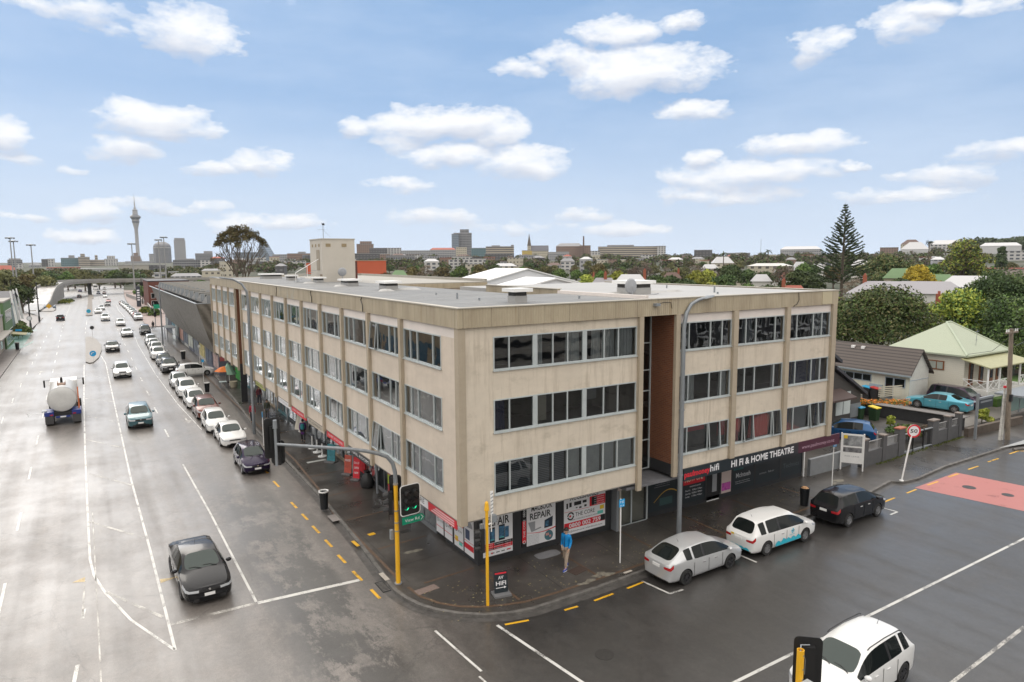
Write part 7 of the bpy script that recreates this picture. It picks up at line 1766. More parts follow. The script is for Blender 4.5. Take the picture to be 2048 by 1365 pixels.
TILE=board_mat('brown_tile_roof',(.095,.075,.066),.26,.05,2);TILE2=board_mat('rust_tile_roof',(.16,.09,.07),.15,.1,2);GRNROOF=board_mat('pale_green_iron_roof',(.40,.44,.335),.32,.84,3)
TIMB=M('brown_timber',(.22,.08,.03),.5)
m=MB();m.poly([(36.2,24.9,.05),(56,24.3,.05),(56,45,.05),(36.2,45,.05)]);struct(m.build('yard_paving',PAVE))
m=MB();m.prism([(56.1,25.3),(80,25.3),(80,34.5),(80,46),(55.0,46),(55.0,33)][:0]+[(56.1,25.3),(80,25.3),(80,46),(55.0,46),(55.0,33)],-.1,.25);struct(m.build('driveway',[M('drive_concrete',(.15,.135,.12),.45,var=.25,vscale=.5)]))
m=MB();m.prism([(66.4,27.3),(86,27.0),(86,32),(66.4,32)],.0,.95);struct(m.build('raised_lawn',[M('lawn',(.06,.12,.02),.9,var=.3,vscale=2)]))
t=thing('retaining_wall','dark low wall holding the raised drive above the yard','wall',(55.8,29,0));m=MB();m.prism([(52.3,34.3),(54.9,33.0),(56.0,25.2),(56.25,25.2),(55.15,33.15),(52.5,34.6)],0,1.05);m.build('wall',M('black_wall',(.022,.022,.024),.7,var=.3),t,t);m=MB();m.prism([(54.8,33.0),(55.9,25.15),(56.9,25.15),(55.8,33.1)],1.05,1.1);m.build('coping',M('wall_top',(.14,.13,.125),.6,var=.2),t,t)
FW=M('grey_block_wall',(.085,.085,.088),.7,var=.15);PC=M('pier_cap',(.20,.17,.15),.7,var=.3)
FWT=thing('front_wall','dark grey front wall with piers and steel railings between them','fence',(40.6,23.9,FZ))
def wseg(xa,xb,h):
 ya=23.85+(xa-40.6)*.035;yb2=23.85+(xb-40.6)*.035
 m=MB();m.prism([(xa,ya),(xb,yb2),(xb,yb2+.22),(xa,ya+.22)],FZ-.05,FZ+h);return m.build('wall_panel',FW,FWT,FWT)
def wpier(x,h,w=.42,cap=PC):
 y=23.8+(x-40.6)*.035;m=MB();m.box(x,y,FZ-.05,x+w,y+.36,FZ+h);o=m.build('pier',FW,FWT,FWT);m=MB();m.box(x-.04,y-.04,FZ+h,x+w+.04,y+.4,FZ+h+.08);m.build('cap',cap,o,FWT)
def wrail(xa,xb,z0,z1):
 y=23.95+((xa+xb)/2-40.6)*.035;m=MB();m.box(xa,y,FZ+z1-.04,xb,y+.04,FZ+z1)
 n=int((xb-xa)/.13)
 for i in range(n):m.box(xa+(i+.5)*.13,y+.01,FZ+z0,xa+(i+.5)*.13+.02,y+.03,FZ+z1-.04)
 m.build('railing',M('pale_rail',(.32,.32,.32),.5),FWT,FWT)
wpier(40.6,1.75,.5);wseg(41.1,42.9,.95);wrail(41.1,42.9,1.0,1.55);wpier(42.9,1.7);wseg(43.32,44.9,.95);wrail(43.32,44.9,1.0,1.5);wpier(44.9,1.85,.7,M('terracotta_cap',(.35,.12,.07),.7))
wpier(49.4,1.75,.8);wseg(50.2,51.7,.95);wrail(50.2,51.7,1.0,1.45);wpier(51.7,1.75,.45);wseg(52.15,53.4,.95);wrail(52.15,53.4,1.0,1.45);wpier(53.4,1.75,.4)
t=thing('steel_gate','wide black barred gate in the dark grey front wall','gate',(45.6,24.1,FZ));m=MB()
for i in range(29):x=45.68+i*.13;y=24.12+(x-45.6)*.03;m.box(x,y,FZ+.1,x+.025,y+.025,FZ+1.3)
m.build('bars',BLACK,t,t);m=MB();m.box(45.62,24.1,FZ+1.3,49.4,24.22,FZ+1.36);m.box(45.62,24.1,FZ+.1,49.4,24.22,FZ+.15);m.build('gate_frame',STEELGREY,t,t)
for x in(46.9,48.2):m=MB();m.box(x,24.08,FZ,x+.06,24.16,FZ+1.42);m.build('gate_post',BLACK,t,t)
m=MB();m.box(36.4,24.6,.1,40.6,24.8,1.15);t=m.build('side_wall',M('blue_grey_wall',(.20,.21,.22),.6,var=.08));tag(t,'low pale grey wall between the shop end and the white board','wall')
t=thing('low_brick_wall','low brown wall by the bus stop at the right','wall',(54.2,24,FZ));m=MB();m.prism([(54.1,23.95),(62,23.6),(62,23.9),(54.1,24.25)],FZ-.05,FZ+.62);m.build('wall',M('brown_block',(.09,.07,.055),.8,var=.3),t,t)
t=thing('grey_townhouse','dark grey weatherboard townhouse behind the right end of the block','house',(48,31.5,0))
m=MB();m.add([(44,31.6,0),(53.0,31.6,0),(53.0,31.6,2.35),(49.3,31.6,4.4),(49.3,31.6,5.4),(47.6,31.6,6.3),(44,31.6,6.3),(44,40,0),(53,40,0),(53,40,2.35),(49.3,40,4.4),(49.3,40,5.4),(47.6,40,6.3),(44,40,6.3)],[(0,1,2,3,4,5,6),(13,12,11,10,9,8,7),(0,7,8,1),(1,8,9,2),(2,9,10,3),(3,10,11,4),(4,11,12,5),(5,12,13,6)]);m.build('wall',GB,t,t)
m=MB();m.add([(53.5,31.3,2.1),(49.1,31.3,4.65),(49.1,40,4.65),(53.5,40,2.1),(53.5,31.3,2.35),(49.1,31.3,4.9),(49.1,40,4.9),(53.5,40,2.35)],[(0,1,5,4),(4,5,6,7),(0,3,2,1),(0,4,7,3),(1,2,6,5)]);m.add([(49.8,31.3,5.05),(47.3,31.3,6.5),(47.3,40,6.5),(49.8,40,5.05),(49.8,31.3,5.3),(47.3,31.3,6.75),(47.3,40,6.75),(49.8,40,5.3)],[(0,1,5,4),(4,5,6,7),(0,3,2,1),(0,4,7,3)]);m.build('roof',DARKROOF,t,t)
for i,(a,b)in enumerate(((49.6,50.5),(50.6,51.5))):m=MB();m.box(a,31.53,.3+.5,b,31.62,2.6);o=m.build('garage_panel',M('frosted_white',(.55,.60,.60),.3),t,t)
m=MB();m.box(51.6,31.55,.4,53.0,31.6,1.5);m.build('louvre_fence',GALV,t,t)
m=MB();m.add([(46,30.2,2.5),(50.2,30.2,2.5),(50.2,31.7,3.0),(46,31.7,3.0),(46,30.2,2.35),(50.2,30.2,2.35),(50.2,31.7,2.35),(46,31.7,2.35)],[(0,1,2,3),(0,4,5,1),(4,7,6,5),(1,5,6,2),(0,3,7,4)]);m.build('porch_roof',M('porch_tile',(.07,.045,.04),.7),t,t)
t=thing('cream_unit','low cream unit with a brown tiled gable roof','house',(62,32.5,.2))
m=MB();m.box(62.0,32.5,0.2,65.1,43,2.9);m.build('wall',FC,t,t);m=MB();m.poly([(61.99,32.49,.2),(65.11,32.49,.2),(65.11,32.49,3.2),(63.5,32.49,4.85),(61.99,32.49,2.9)]);m.build('gable_wall',M('white_render',(.56,.56,.53),.6,var=.08),t,t)
m=MB();m.box(61.985,32.46,2.2,65.11,32.488,2.26);m.build('blue_pipe',M('pale_blue_pipe',(.4,.45,.5),.5),t,t)
m=MB()
for xa in(61.6,65.5):m.add([(xa,32.2,2.75),(xa,43.2,2.75),(63.5,43.2,5.0),(63.5,32.2,5.0),(xa,32.2,2.6),(xa,43.2,2.6),(63.5,43.2,4.85),(63.5,32.2,4.85)],[(0,1,2,3),(4,7,6,5),(0,4,5,1),(0,3,7,4)])
m.build('roof',TILE,t,t)
m=MB();m.box(61.5,32.2,2.6,61.6,43.2,2.74);m.build('gutter',M('gutter_blue',(.25,.30,.33),.4),t,t)
def winw(t,y0,y1,z0,z1,x,mull,fr=M('blue_grey_frame',(.28,.33,.38),.5)):
 m=MB();m.box(x-.05,y0,z0,x,y1,z0+.07);m.box(x-.05,y0,z1-.07,x,y1,z1)
 for y in[y0,y1-.07]+[y0+(y1-y0)*f for f in mull]:m.box(x-.049,y,z0+.07,x,y+.07,z1-.07)
 o=m.build('window',fr,t,t);m=MB();m.box(x-.03,y0+.05,z0+.05,x-.01,y1-.05,z1-.05);m.build('pane',CARGLASS,o,t)
winw(t,36.0,39.4,1.65,2.35,62,(.25,.5,.75));winw(t,32.85,33.9,1.5,2.35,62,());winw(t,33.9,34.7,.4,2.35,62,())
m=MB();m.box(61.8,34.9,.9,61.98,36.1,1.5);m.build('meter_box',M('pale_blue_box',(.32,.38,.44),.5),t,t)
m=MB()
for i in range(6):m.add([(61.0,32.6,1.0+i*.17),(60.8,34.6,.55+i*.17),(60.84,34.6,.55+i*.17),(61.04,32.6,1.0+i*.17),(61.0,32.6,1.1+i*.17),(60.8,34.6,.65+i*.17),(60.84,34.6,.65+i*.17),(61.04,32.6,1.1+i*.17)],[(0,1,5,4),(4,5,6,7),(3,2,6,7),(0,3,2,1)])
m.build('stair_screen',M('cream_screen',(.55,.52,.42),.6),t,t)
for y in(37.5,38.5):m=MB();m.box(63.0,y,4.5,63.3,y+.3,4.75);m.build('roof_vent',WHITE,t,t)
t=simple_house('rust_tile_house','low house with a rusty brown hipped tile roof behind the cream unit','house',50,44,69,54,0,4.0,M('pale_wall',(.45,.43,.38),.7),TILE2,'hip',1.9,eave=.7)
m=MB();m.box(56,48,6.2,56.05,48.05,7.8);m.box(55.5,48,7.3,56.6,48.03,7.35);m.build('aerial',GALV,t,t)
t=thing('green_roofed_villa','cream weatherboard villa with a pale green hipped roof and corner verandah','house',(66.3,30,.3))
m=MB();m.box(66.4,30.1,.3,73.5,36.7,4.5);m.build('wall',WB,t,t)
c=[(65.9,29.7,4.5),(73.9,29.7,4.5),(73.9,37.1,4.5),(65.9,37.1,4.5),(69.6,33.4,7.05),(70.4,33.4,7.05)]
m=MB();m.add(c,[(0,1,5,4),(1,2,5),(2,3,4,5),(3,0,4)]);m.add([(x,y,4.36)for x,y,z in c[:4]],[(0,3,2,1)]);m.add([(x,y,z)for x,y,z in c[:4]]+[(x,y,4.36)for x,y,z in c[:4]],[(0,4,5,1),(1,5,6,2),(2,6,7,3),(3,7,4,0)]);m.build('roof',GRNROOF,t,t)
m=MB();m.tube([c[0],c[4]],.1,6);m.tube([c[1],c[5]],.1,6);m.tube([c[4],c[5]],.1,6);m.build('ridge_cap',M('ridge_green',(.40,.45,.34),.5),t,t)
m=MB();m.box(66.33,31.8,2.9,66.4,34.4,3.75);o=m.build('window',TIMB,t,t)
for a,b in((31.9,32.4),(32.5,33.75),(33.85,34.3)):m=MB();m.box(66.30,a,3.0,66.34,b,3.65);m.build('pane',M('net_curtain_glass',(.35,.38,.34),.15),o,t)
m=MB();m.box(65.9,27.9,.9,73.6,30.09,1.55);m.build('verandah_base',BOARD,t,t)
m=MB();m.add([(65.7,30.1,4.25),(73.8,30.1,4.25),(73.8,27.7,3.7),(65.7,27.7,3.7),(65.7,30.1,4.15),(73.8,30.1,4.15),(73.8,27.7,3.6),(65.7,27.7,3.6)],[(0,3,2,1),(4,5,6,7),(3,7,6,2),(0,4,7,3),(2,6,5,1)]);m.build('verandah_roof',M('verandah_buff',(.36,.35,.20),.5,var=.1),t,t)
for x in(66.0,68.1,70.2,72.0,73.4):m=MB();m.box(x,27.95,1.55,x+.12,28.07,3.6);m.build('verandah_post',WHITE,t,t)
def xrail(xa,ya,xb,yb2):
 m=MB();a=Vector((xa,ya,1.55));b=Vector((xb,yb2,1.55));n=2
 for k in range(n):
  p=a+(b-a)*k/n;q=a+(b-a)*(k+1)/n
  m.tube([p+Vector((0,0,.12)),q+Vector((0,0,.82))],.03,4);m.tube([p+Vector((0,0,.82)),q+Vector((0,0,.12))],.03,4)
 m.tube([a+Vector((0,0,.86)),b+Vector((0,0,.86))],.04,4);m.tube([a+Vector((0,0,.1)),b+Vector((0,0,.1))],.03,4);m.build('crossed_railing',WHITE,t,t)
xrail(66.05,30,66.05,28);
for xa,xb in((66.1,68.1),(68.2,70.2),(72.1,73.4)):xrail(xa,28,xb,28)
for x in(67.2,69.1,71.0,72.4):m=MB();m.box(x,30.02,1.6,x+.75,30.09,3.75);o=m.build('door',TIMB,t,t);m=MB();m.box(x+.15,29.99,2.0,x+.6,30.03,3.6);m.build('pane',CARGLASS,o,t)
m=MB();m.cyl((69.3,30.6,4.9),(69.4,30.6,6.6),.02);m.box(69.0,30.6,6.4,69.8,30.63,6.43);m.box(69.2,30.6,5.6,69.6,30.63,5.63);m.build('aerial',GALV,t,t)
def wbin(lab,x,y,lid,z=.05,body=M('bin_green',(.02,.05,.02),.5)):
 t=thing('wheelie_bin',lab,'wheelie bin',(x,y,z));m=MB();m.add([(x,y,z),(x+.5,y,z),(x+.5,y+.55,z),(x,y+.55,z),(x-.04,y-.06,z+1),(x+.58,y-.06,z+1),(x+.58,y+.62,z+1),(x-.04,y+.62,z+1)],[(0,3,2,1),(4,5,6,7),(0,1,5,4),(1,2,6,5),(2,3,7,6),(3,0,4,7)]);m.build('bin_body',body,t,t)
 m=MB();m.add([(x-.08,y-.1,z+1.0),(x+.62,y-.1,z+1.0),(x+.62,y+.66,z+1.1),(x-.08,y+.66,z+1.1),(x-.08,y-.1,z+1.06),(x+.62,y-.1,z+1.06),(x+.62,y+.66,z+1.16),(x-.08,y+.66,z+1.16)],[(0,3,2,1),(4,5,6,7),(0,1,5,4),(1,2,6,5),(2,3,7,6),(3,0,4,7)]);m.build('lid',lid,t,t);return t
LB=M('lid_blue',(.03,.30,.52),.5)
wbin('wheelie bin with a light blue lid against the dark wall',52.7,31.4,LB);wbin('wheelie bin with a bright yellow lid against the dark wall',53.6,30.6,M('lid_yellow',(.70,.52,.02),.5))
wbin('blue lidded bin up by the cream unit',60.6,35.4,LB,.25,BLACK);wbin('red lidded bin up by the cream unit',60.7,34.7,M('lid_red',(.4,.03,.03),.5),.25,BLACK)
def leafmat(name,c1,c2,c3,sc=.5):
 m=bpy.data.materials.new(name);m.use_nodes=True;t=NT(m.node_tree)
 p=t.n('ShaderNodeBsdfPrincipled');o=t.n('ShaderNodeOutputMaterial');t.l(p.outputs[0],o.inputs[0])
 tc=t.n('ShaderNodeTexCoord').outputs['Object'];oi=t.n('ShaderNodeObjectInfo').outputs['Random']
 n=t.m('ADD',t.m('MULTIPLY',t.noise(tc,sc,3),.55),t.m('MULTIPLY',t.noise(tc,sc*7,2),.45))
 c=t.ramp(n,[(.36,c1),(.5,c2),(.64,c3)])
 h=t.n('ShaderNodeHueSaturation');t.val(h.inputs['Hue'],t.m('ADD',.485,t.m('MULTIPLY',oi,.03)));t.val(h.inputs['Value'],t.m('ADD',1.0,t.m('MULTIPLY',oi,.9)));t.l(c,h.inputs['Color'])
 t.l(h.outputs[0],p.inputs['Base Color']);p.inputs['Roughness'].default_value=.75;p.inputs['Specular IOR Level'].default_value=.25
 return m
LDARK=leafmat('leaf_dark',(.018,.03,.012),(.04,.065,.022),(.10,.12,.045));LMID=leafmat('leaf_mid',(.025,.05,.012),(.06,.10,.025),(.13,.18,.05))
LOLIVE=leafmat('leaf_olive',(.04,.045,.018),(.085,.085,.035),(.15,.14,.06));LYEL=leafmat('leaf_yellow_green',(.07,.09,.012),(.17,.19,.03),(.32,.32,.07))
LBARE=leafmat('twig_brown',(.05,.04,.03),(.11,.085,.065),(.18,.14,.11));LGOLD=leafmat('leaf_gold',(.10,.075,.01),(.26,.19,.02),(.42,.32,.05));LPINE=leafmat('leaf_pine',(.014,.026,.012),(.032,.048,.02),(.075,.095,.04))
LBRONZE=leafmat('leaf_bronze',(.04,.03,.012),(.075,.06,.025),(.13,.11,.045));LORANGE=M('orange_flower',(.75,.24,.02),.6,var=.3,vscale=6)
BARK=M('bark',(.10,.08,.06),.9,var=.3,vscale=4)
rng=np.random.default_rng(5)
def leaves(name,blobs,n,leaf,mats,parent,seed=0,flat=.0,ncol=1,kindfill=.35):
 """leaf quads scattered through the outer shell of many overlapping clumps"""
 g=np.random.default_rng(seed);B_=np.array(blobs,float);w=(B_[:,3]*B_[:,4]*B_[:,5])**(2/3);w/=w.sum()
 k=g.choice(len(B_),n,p=w);d=g.normal(size=(n,3));d/=np.linalg.norm(d,axis=1)[:,None];d[:,2]=np.where(d[:,2]<-.45,-d[:,2]*.6,d[:,2])
 r=1-kindfill*g.random(n)**1.6
 c=B_[k,:3]+d*B_[k,3:6]*r[:,None]
 nn=d+g.normal(size=(n,3))*.65;nn/=np.linalg.norm(nn,axis=1)[:,None]
 a=np.cross(nn,g.normal(size=(n,3)));a/=np.linalg.norm(a,axis=1)[:,None];b=np.cross(nn,a)
 s=leaf*(.55+.9*g.random(n))[:,None]
 V=np.empty((n,4,3));V[:,0]=c-a*s;V[:,1]=c-b*s*.55;V[:,2]=c+a*s;V[:,3]=c+b*s*.55
 me=bpy.data.meshes.new(name);me.vertices.add(4*n);me.vertices.foreach_set('co',V.ravel());me.loops.add(4*n);me.loops.foreach_set('vertex_index',np.arange(4*n,dtype=np.int32))
 me.polygons.add(n);me.polygons.foreach_set('loop_start',np.arange(0,4*n,4,dtype=np.int32));me.polygons.foreach_set('loop_total',np.full(n,4,dtype=np.int32))
 if isinstance(mats,(list,tuple)):
  for mm in mats:me.materials.append(mm)
  me.polygons.foreach_set('material_index',g.integers(0,len(mats),n).astype(np.int32))
 else:me.materials.append(mats)
 me.update();me.validate()
 o=bpy.data.objects.new(name,me);COL.objects.link(o);o.parent=parent;return o
def blobset(R,H,z0,seed,k=16,sq=.42):
 """clumps on a dome of radius R, height H above z0"""
 r=random.Random(seed);out=[]
 for i in range(k):
  a=r.uniform(0,2*pi);e=r.uniform(-.25,1);rr=R*(.66*cos(max(0,e)*pi/2))*r.uniform(.6,1.12);z=z0+H*.35+H*.42*sin(e*pi/2)*r.uniform(.85,1.1)
  s=R*r.uniform(.26,.46);out.append((rr*cos(a),rr*sin(a),z,s,s,s*r.uniform(.55,.85)))
 out.append((0,0,z0+H*.42,R*.62,R*.62,H*.36));return out
def make_tree(label,mat,R,H,th,seed,n=2200,leaf=.34,k=16,name='broadleaf_tree',cat='tree',group=None,bare=False):
 t=thing(name,label,cat,(0,0,0),0,group);bl=blobset(R,H-th,th,seed,k)
 m=MB();m.tube([(0,0,0),(.1,.05,th*.6),(0,.1,th+(H-th)*.4)],[R*.09,R*.07,R*.03],8)
 r=random.Random(seed)
 for i in range(7 if not bare else 16):
  b=r.choice(bl);m.tube([(0,0,th*r.uniform(.6,1.1)),(b[0]*.45,b[1]*.45,(th+b[2])/2),(b[0],b[1],b[2])],[R*.035,R*.022,R*.008],5)
 m.build('trunk',BARK,t)
 leaves('crown',bl,n,leaf,mat,t,seed);return t
KINDS={}
def proto(kind,i):
 k=(kind,i)
 spec={'dark':(LDARK,5,9,2),'mid':(LMID,4.6,8.5,2),'olive':(LOLIVE,5,9,2),'yellow':(LYEL,4.2,7.5,1.5),'bare':(LBARE,4.5,9,2),'gold':(LGOLD,4.2,6.5,.8),'bronze':(LBRONZE,4.6,9,2)}[kind]
 t=make_tree('x',spec[0],spec[1],spec[2],spec[3],hash(k[0])%7*0+i*13+len(kind),n=1500 if kind!='bare' else 1100,leaf=.42 if kind!='bare' else .2,bare=kind=='bare')
 return t
def plant(kind,i,x,y,z,s,label,rz=0,group=None,sz=None):
 k=(kind,i)
 if k not in KINDS:t=proto(kind,i);KINDS[k]=collect(t);t['label']=label
 else:t=dup(KINDS[k],(x,y,z),0,label)
 if group:t['group']=group
 elif 'group' in t.keys():del t['group']
 t.location=(x,y,z);t.scale=(s,s,sz or s);t.rotation_euler=(0,0,rz);return t
KL={'dark':'dark green rounded tree','mid':'mid green leafy tree','olive':'olive brown tree','yellow':'yellow green tree','bare':'leafless brown winter tree','gold':'golden leaved tree','bronze':'bronze green tree'}
GZ='trees of the suburb beyond the block'
rt=random.Random(77)
HOUSEKEEP=[]
LM=[(30,'at the left edge'),(75,'by the single mast'),(130,'by the white and dark pair'),(190,'by the teal office'),(250,'left of the tall tower'),(310,'right of the tall tower'),(390,'by the round topped tower'),(690,'by the umbrella tree'),(745,'by the brown topped block'),(805,'by the balcony apartments'),(880,'by the red tiles'),(945,'by the grey tower'),(1030,'by the ribbed office'),(1100,'by the church'),(1190,'by the brick mill'),(1262,'by the left of the long office'),(1335,'by the right of the long office'),(1400,'by the dark house'),(1470,'by the palms'),(1550,'by the radio mast'),(1640,'by the curved roof'),(1730,'by the Norfolk pine'),(1790,'by the brownish flats'),(1870,'by the golden tree'),(1950,'by the conifers'),(3000,'by the cypress')]
def near(px):return next(b for a,b in LM if px<a)
def rank(d,pxs,kinds,smin,smax,where,zoff=-.4,grp=GZ):
 for px in pxs:
  px=px+rt.uniform(-9,9);dd=d*rt.uniform(.93,1.07);x,y=at(px,dd);kd=rt.choice(kinds);s=rt.uniform(smin,smax)
  plant(kd,rt.randrange(3),x,y,T(x,y)+zoff,s,KL[kd]+' '+where+' '+near(px),rt.uniform(0,6),grp,s*rt.uniform(.85,1.15))
R_=lambda a,b,s:[a+i*s for i in range(int((b-a)/s)+1)]
MIX=['dark','mid','olive','bare','bronze','bare','mid']
rank(190,[812,846,880,1330,1370,1415,1450,1490,1530,1570,1610,1650],['dark','mid','mid','yellow'],.85,1.15,'close behind the roof')
rank(260,R_(1170,1660,36),['mid','dark','bare','yellow','dark'],.85,1.2,'second from the roof')
rank(340,R_(820,1700,34),MIX,.9,1.3,'half way out')
rank(450,R_(700,1760,32),MIX,.8,1.15,'in the belt')
rank(600,R_(720,1800,33),['dark','olive','bare','dark'],.85,1.2,'on the slope')
rank(210,[1720,1800,1870,1935,2000,2045],['mid','dark','bare','yellow'],.8,1.0,'behind the houses on the right')
rank(330,R_(1730,2045,36),['dark','mid','olive','bare'],.9,1.3,'among the roofs on the right')
rank(480,R_(1750,2045,34),['dark','olive','mid'],1.0,1.3,'on the rising ground to the right')
rank(360,[0,22,48,62,88],['olive','bronze','dark','bronze'],1.15,1.5,'beside the ramp on the left',grp='trees beside the ramp')
rank(520,R_(5,300,24),['dark','olive','olive','mid'],1.1,1.5,'behind the flyover',grp='trees behind the flyover')
rank(250,[2,18,40],['olive','dark'],.8,1.0,'behind the dark roofed shop on the left',grp='trees beside the ramp')
rank(330,[282,300,345,395,412,425],['dark','mid','dark'],.7,.95,'beyond the metal clad building',grp='trees beyond the metal clad building')
def wood(name,label,spec,n,leaf,mats,seed):
 r=random.Random(seed);bl=[]
 for px0,px1,d0,d1,cnt,s0,s1 in spec:
  for i in range(cnt):
   px=r.uniform(px0,px1);d=r.uniform(d0,d1);x,y=at(px,d);s=r.uniform(s0,s1);bl.append((x,y,T(x,y)+s*.45,s,s,s*r.uniform(.6,.9)))
 o=leaves(name,bl,n,leaf,mats,None,seed,kindfill=.3);del_=o;o['kind']='stuff';o['label']=label;o['category']='woodland';return o
wood('far_wood','far belt of mixed trees below the skyline',[(430,1900,680,1150,420,5,9)],60000,1.5,[LDARK,LOLIVE,LMID,LBARE],3)
wood('hill_wood','dark pine belt on the hill at the right',[(1875,2130,1180,1300,90,9,14)],16000,2.2,[LPINE,LDARK],4)
wood('left_wood','low dark trees behind the flyover',[(-60,420,560,900,200,4,7)],24000,1.3,[LDARK,LOLIVE],6)
def big(label,px,d,R,H,th,mat,n,leaf,seed,k=26,z=0,**kw):
 x,y=at(px,d);t=make_tree(label,mat,R,H,th,seed,n,leaf,k,**kw);t.location=(x,y,z);return t
big('large dark spreading tree behind the tiled roofs',1762,92,8.2,9.3,2.2,[LDARK,LDARK,LMID,LOLIVE],26000,.17,21,46)
big('large dark tree at the right edge behind the villa',2015,104,7.6,11.2,2.5,[LDARK,LDARK,LPINE],22000,.17,22,42)
big('yellow green tree leaning against the dark tree at the right',1935,101,5.0,9.6,1.8,[LYEL,LYEL,LMID],12000,.16,23,26)
big('dark tree filling the right margin behind the power pole',2060,96,6.5,8.6,1.6,[LDARK,LPINE,LMID],12000,.17,33,32)
big('low dark tree right of the villa verandah',2035,88,4.2,4.6,.5,[LDARK,LMID],7000,.13,34,18)
big('second dark tree crown between the large tree and the villa',1700,100,5.0,7.6,1.5,[LMID,LDARK],9000,.18,24,22)
big('round golden tree above the grey roofs',1842,232,6.6,11.6,1.0,LGOLD,7000,.3,25,26)
big('tall yellow green conifer clump on the right skyline',1928,300,9.5,20.5,3,[LBRONZE,LYEL,LDARK],12000,.42,26,30)
big('broad olive tree left of the golden one',1772,262,9.5,14.5,2,[LOLIVE,LDARK],9000,.4,27,26)
big('pollarded tree with orange red stems among the roofs',1765,178,2.2,6.6,3.5,M('orange_twig',(.35,.10,.04),.8,var=.3),900,.16,28,10)
big('tall dark cypress on the right skyline',2003,420,4.0,22,1,LPINE,4000,.4,29,14)
big('dark round tree at the far end of the roof of the cream block',402,210,3.6,8.8,2,[LDARK,LMID],5000,.22,30)
x,y=at(482,150);t=thing('umbrella_tree','tall tree with bare forking limbs and a domed crown above the roofline','tree',(x,y,0))
r=random.Random(9);m=MB();tips=[]
def limb(p,d,L,rad,lev):
 q=p+d*L;mid=p+d*L*.5+Vector((r.uniform(-1,1),r.uniform(-1,1),r.uniform(-.3,.3)))*L*.10
 m.tube([p,mid,q],[rad,rad*.85,rad*.68],6)
 if lev==0:tips.append(q);return
 for i in range(3 if lev>2 else 2):
  nd=(d+Vector((r.uniform(-1,1),r.uniform(-1,1),r.uniform(-.1,.5)))*.62).normalized();limb(q,nd,L*r.uniform(.62,.85),rad*.66,lev-1)
limb(Vector((0,0,0)),Vector((.02,0,1)),6.6,.42,0);tips.clear()
for i in range(5):
 a=2*pi*i/5;limb(Vector((.1,0,6.2)),Vector((cos(a)*.55,sin(a)*.55,1)).normalized(),3.1,.22,4)
m.build('trunk',BARK,t)
tb=[]
for q in tips:
 rr=hypot(q.x,q.y);zt=17.6-(rr/6.4)**2*3.2
 if r.random()<.9:tb.append((q.x*.95,q.y*.95,max(q.z*.4+zt*.6,zt-1.6),.8,.8,.5))
for i in range(60):
 a=r.uniform(0,6.3);rr=5.4*sqrt(r.random());tb.append((rr*cos(a),rr*sin(a),17.2-(rr/5.6)**2*3.0+r.uniform(-.5,.3),.9,.9,.55))
for(ox,oz)in((-6.8,11.5),(-6.0,10.6),(-5.2,12.2),(-4.8,9.8)):tb.append((ox*.85,ox*-.5,oz,.9,.9,.6))
leaves('crown',tb,9000,.15,[LBRONZE,LOLIVE,LBRONZE],t,31,kindfill=.5);t.scale=(.84,.84,1.17)
for px,d,s,kd,lb in((452,140,1.0,'mid','green tree at the left foot of the umbrella tree'),(505,150,.95,'olive','olive tree at the right foot of the umbrella tree'),(530,165,.9,'mid','low green tree right of the umbrella tree'),(440,170,1.0,'bronze','bronze tree behind the end of the cream block'),(775,170,1.0,'olive','olive tree behind the stair tower wing'),(745,175,.9,'dark','dark tree right of the orange building')):
 x,y=at(px,d);plant(kd,0 if kd!='mid' else 1,x,y,0,s,lb)
x,y=at(1686,232);t=thing('norfolk_pine','tall Norfolk pine with tiers of branches rising over the roofs','tree',(x,y,0))
H=29.5;m=MB();m.tube([(0,0,0),(0,0,H*.5),(0,0,H)],[.55,.3,.04],8);r=random.Random(2);fol=[]
for lev in range(29):
 f=lev/28;z=5+(H-6)*f**.92;L=(1-f)**1.12*9.6+.45;nb_=7 if f<.75 else 5;a0=r.uniform(0,6)
 for i in range(nb_):
  if r.random()<.1:continue
  a=a0+2*pi*i/nb_+r.uniform(-.1,.1);l=L*r.uniform(.68,1.12);up=.22+.25*f
  pts=[(l*s*cos(a),l*s*sin(a),z+l*(up*s*s+.02))for s in(0,.5,1)]
  m.tube(pts,[.07*(1-f)+.02,.05*(1-f)+.015,.01],4)
  k=max(3,int(l/.42))
  for j in range(1,k+1):
   s=.25+.75*j/k;fol.append((l*s*cos(a),l*s*sin(a),z+l*(up*s*s+.02)+.12,.27,.27,.2))
m.build('trunk',BARK,t);leaves('crown',fol,26000,.20,LPINE,t,32,kindfill=.8)
def palm(px,d,h,label):
 x,y=at(px,d);z=T(x,y);t=thing('palm_tree',label,'palm',(x,y,z));m=MB();m.tube([(0,0,0),(.1,0,h)],[.35,.25],6);m.build('trunk',BARK,t)
 m=MB();r=random.Random(px)
 for i in range(22):
  a=r.uniform(0,6.3);e=r.uniform(-.3,1.1);L=r.uniform(2.2,3.2);p=Vector((.1,0,h));pts=[p]
  for s in(.35,.7,1):pts.append(p+Vector((cos(a)*cos(e)*L*s,sin(a)*cos(e)*L*s,sin(e)*L*s-1.3*s*s)))
  sd_=Vector((-sin(a),cos(a),0))*.3
  for p0,p1 in zip(pts,pts[1:]):m.quad(p0-sd_,p1-sd_,p1+sd_,p0+sd_);m.quad(p0-sd_*.2+Vector((0,0,.1)),p1-sd_*.2-Vector((0,0,.25)),p1+sd_*.2-Vector((0,0,.25)),p0+sd_*.2+Vector((0,0,.1)))
 m.build('crown',LPINE,t);return t
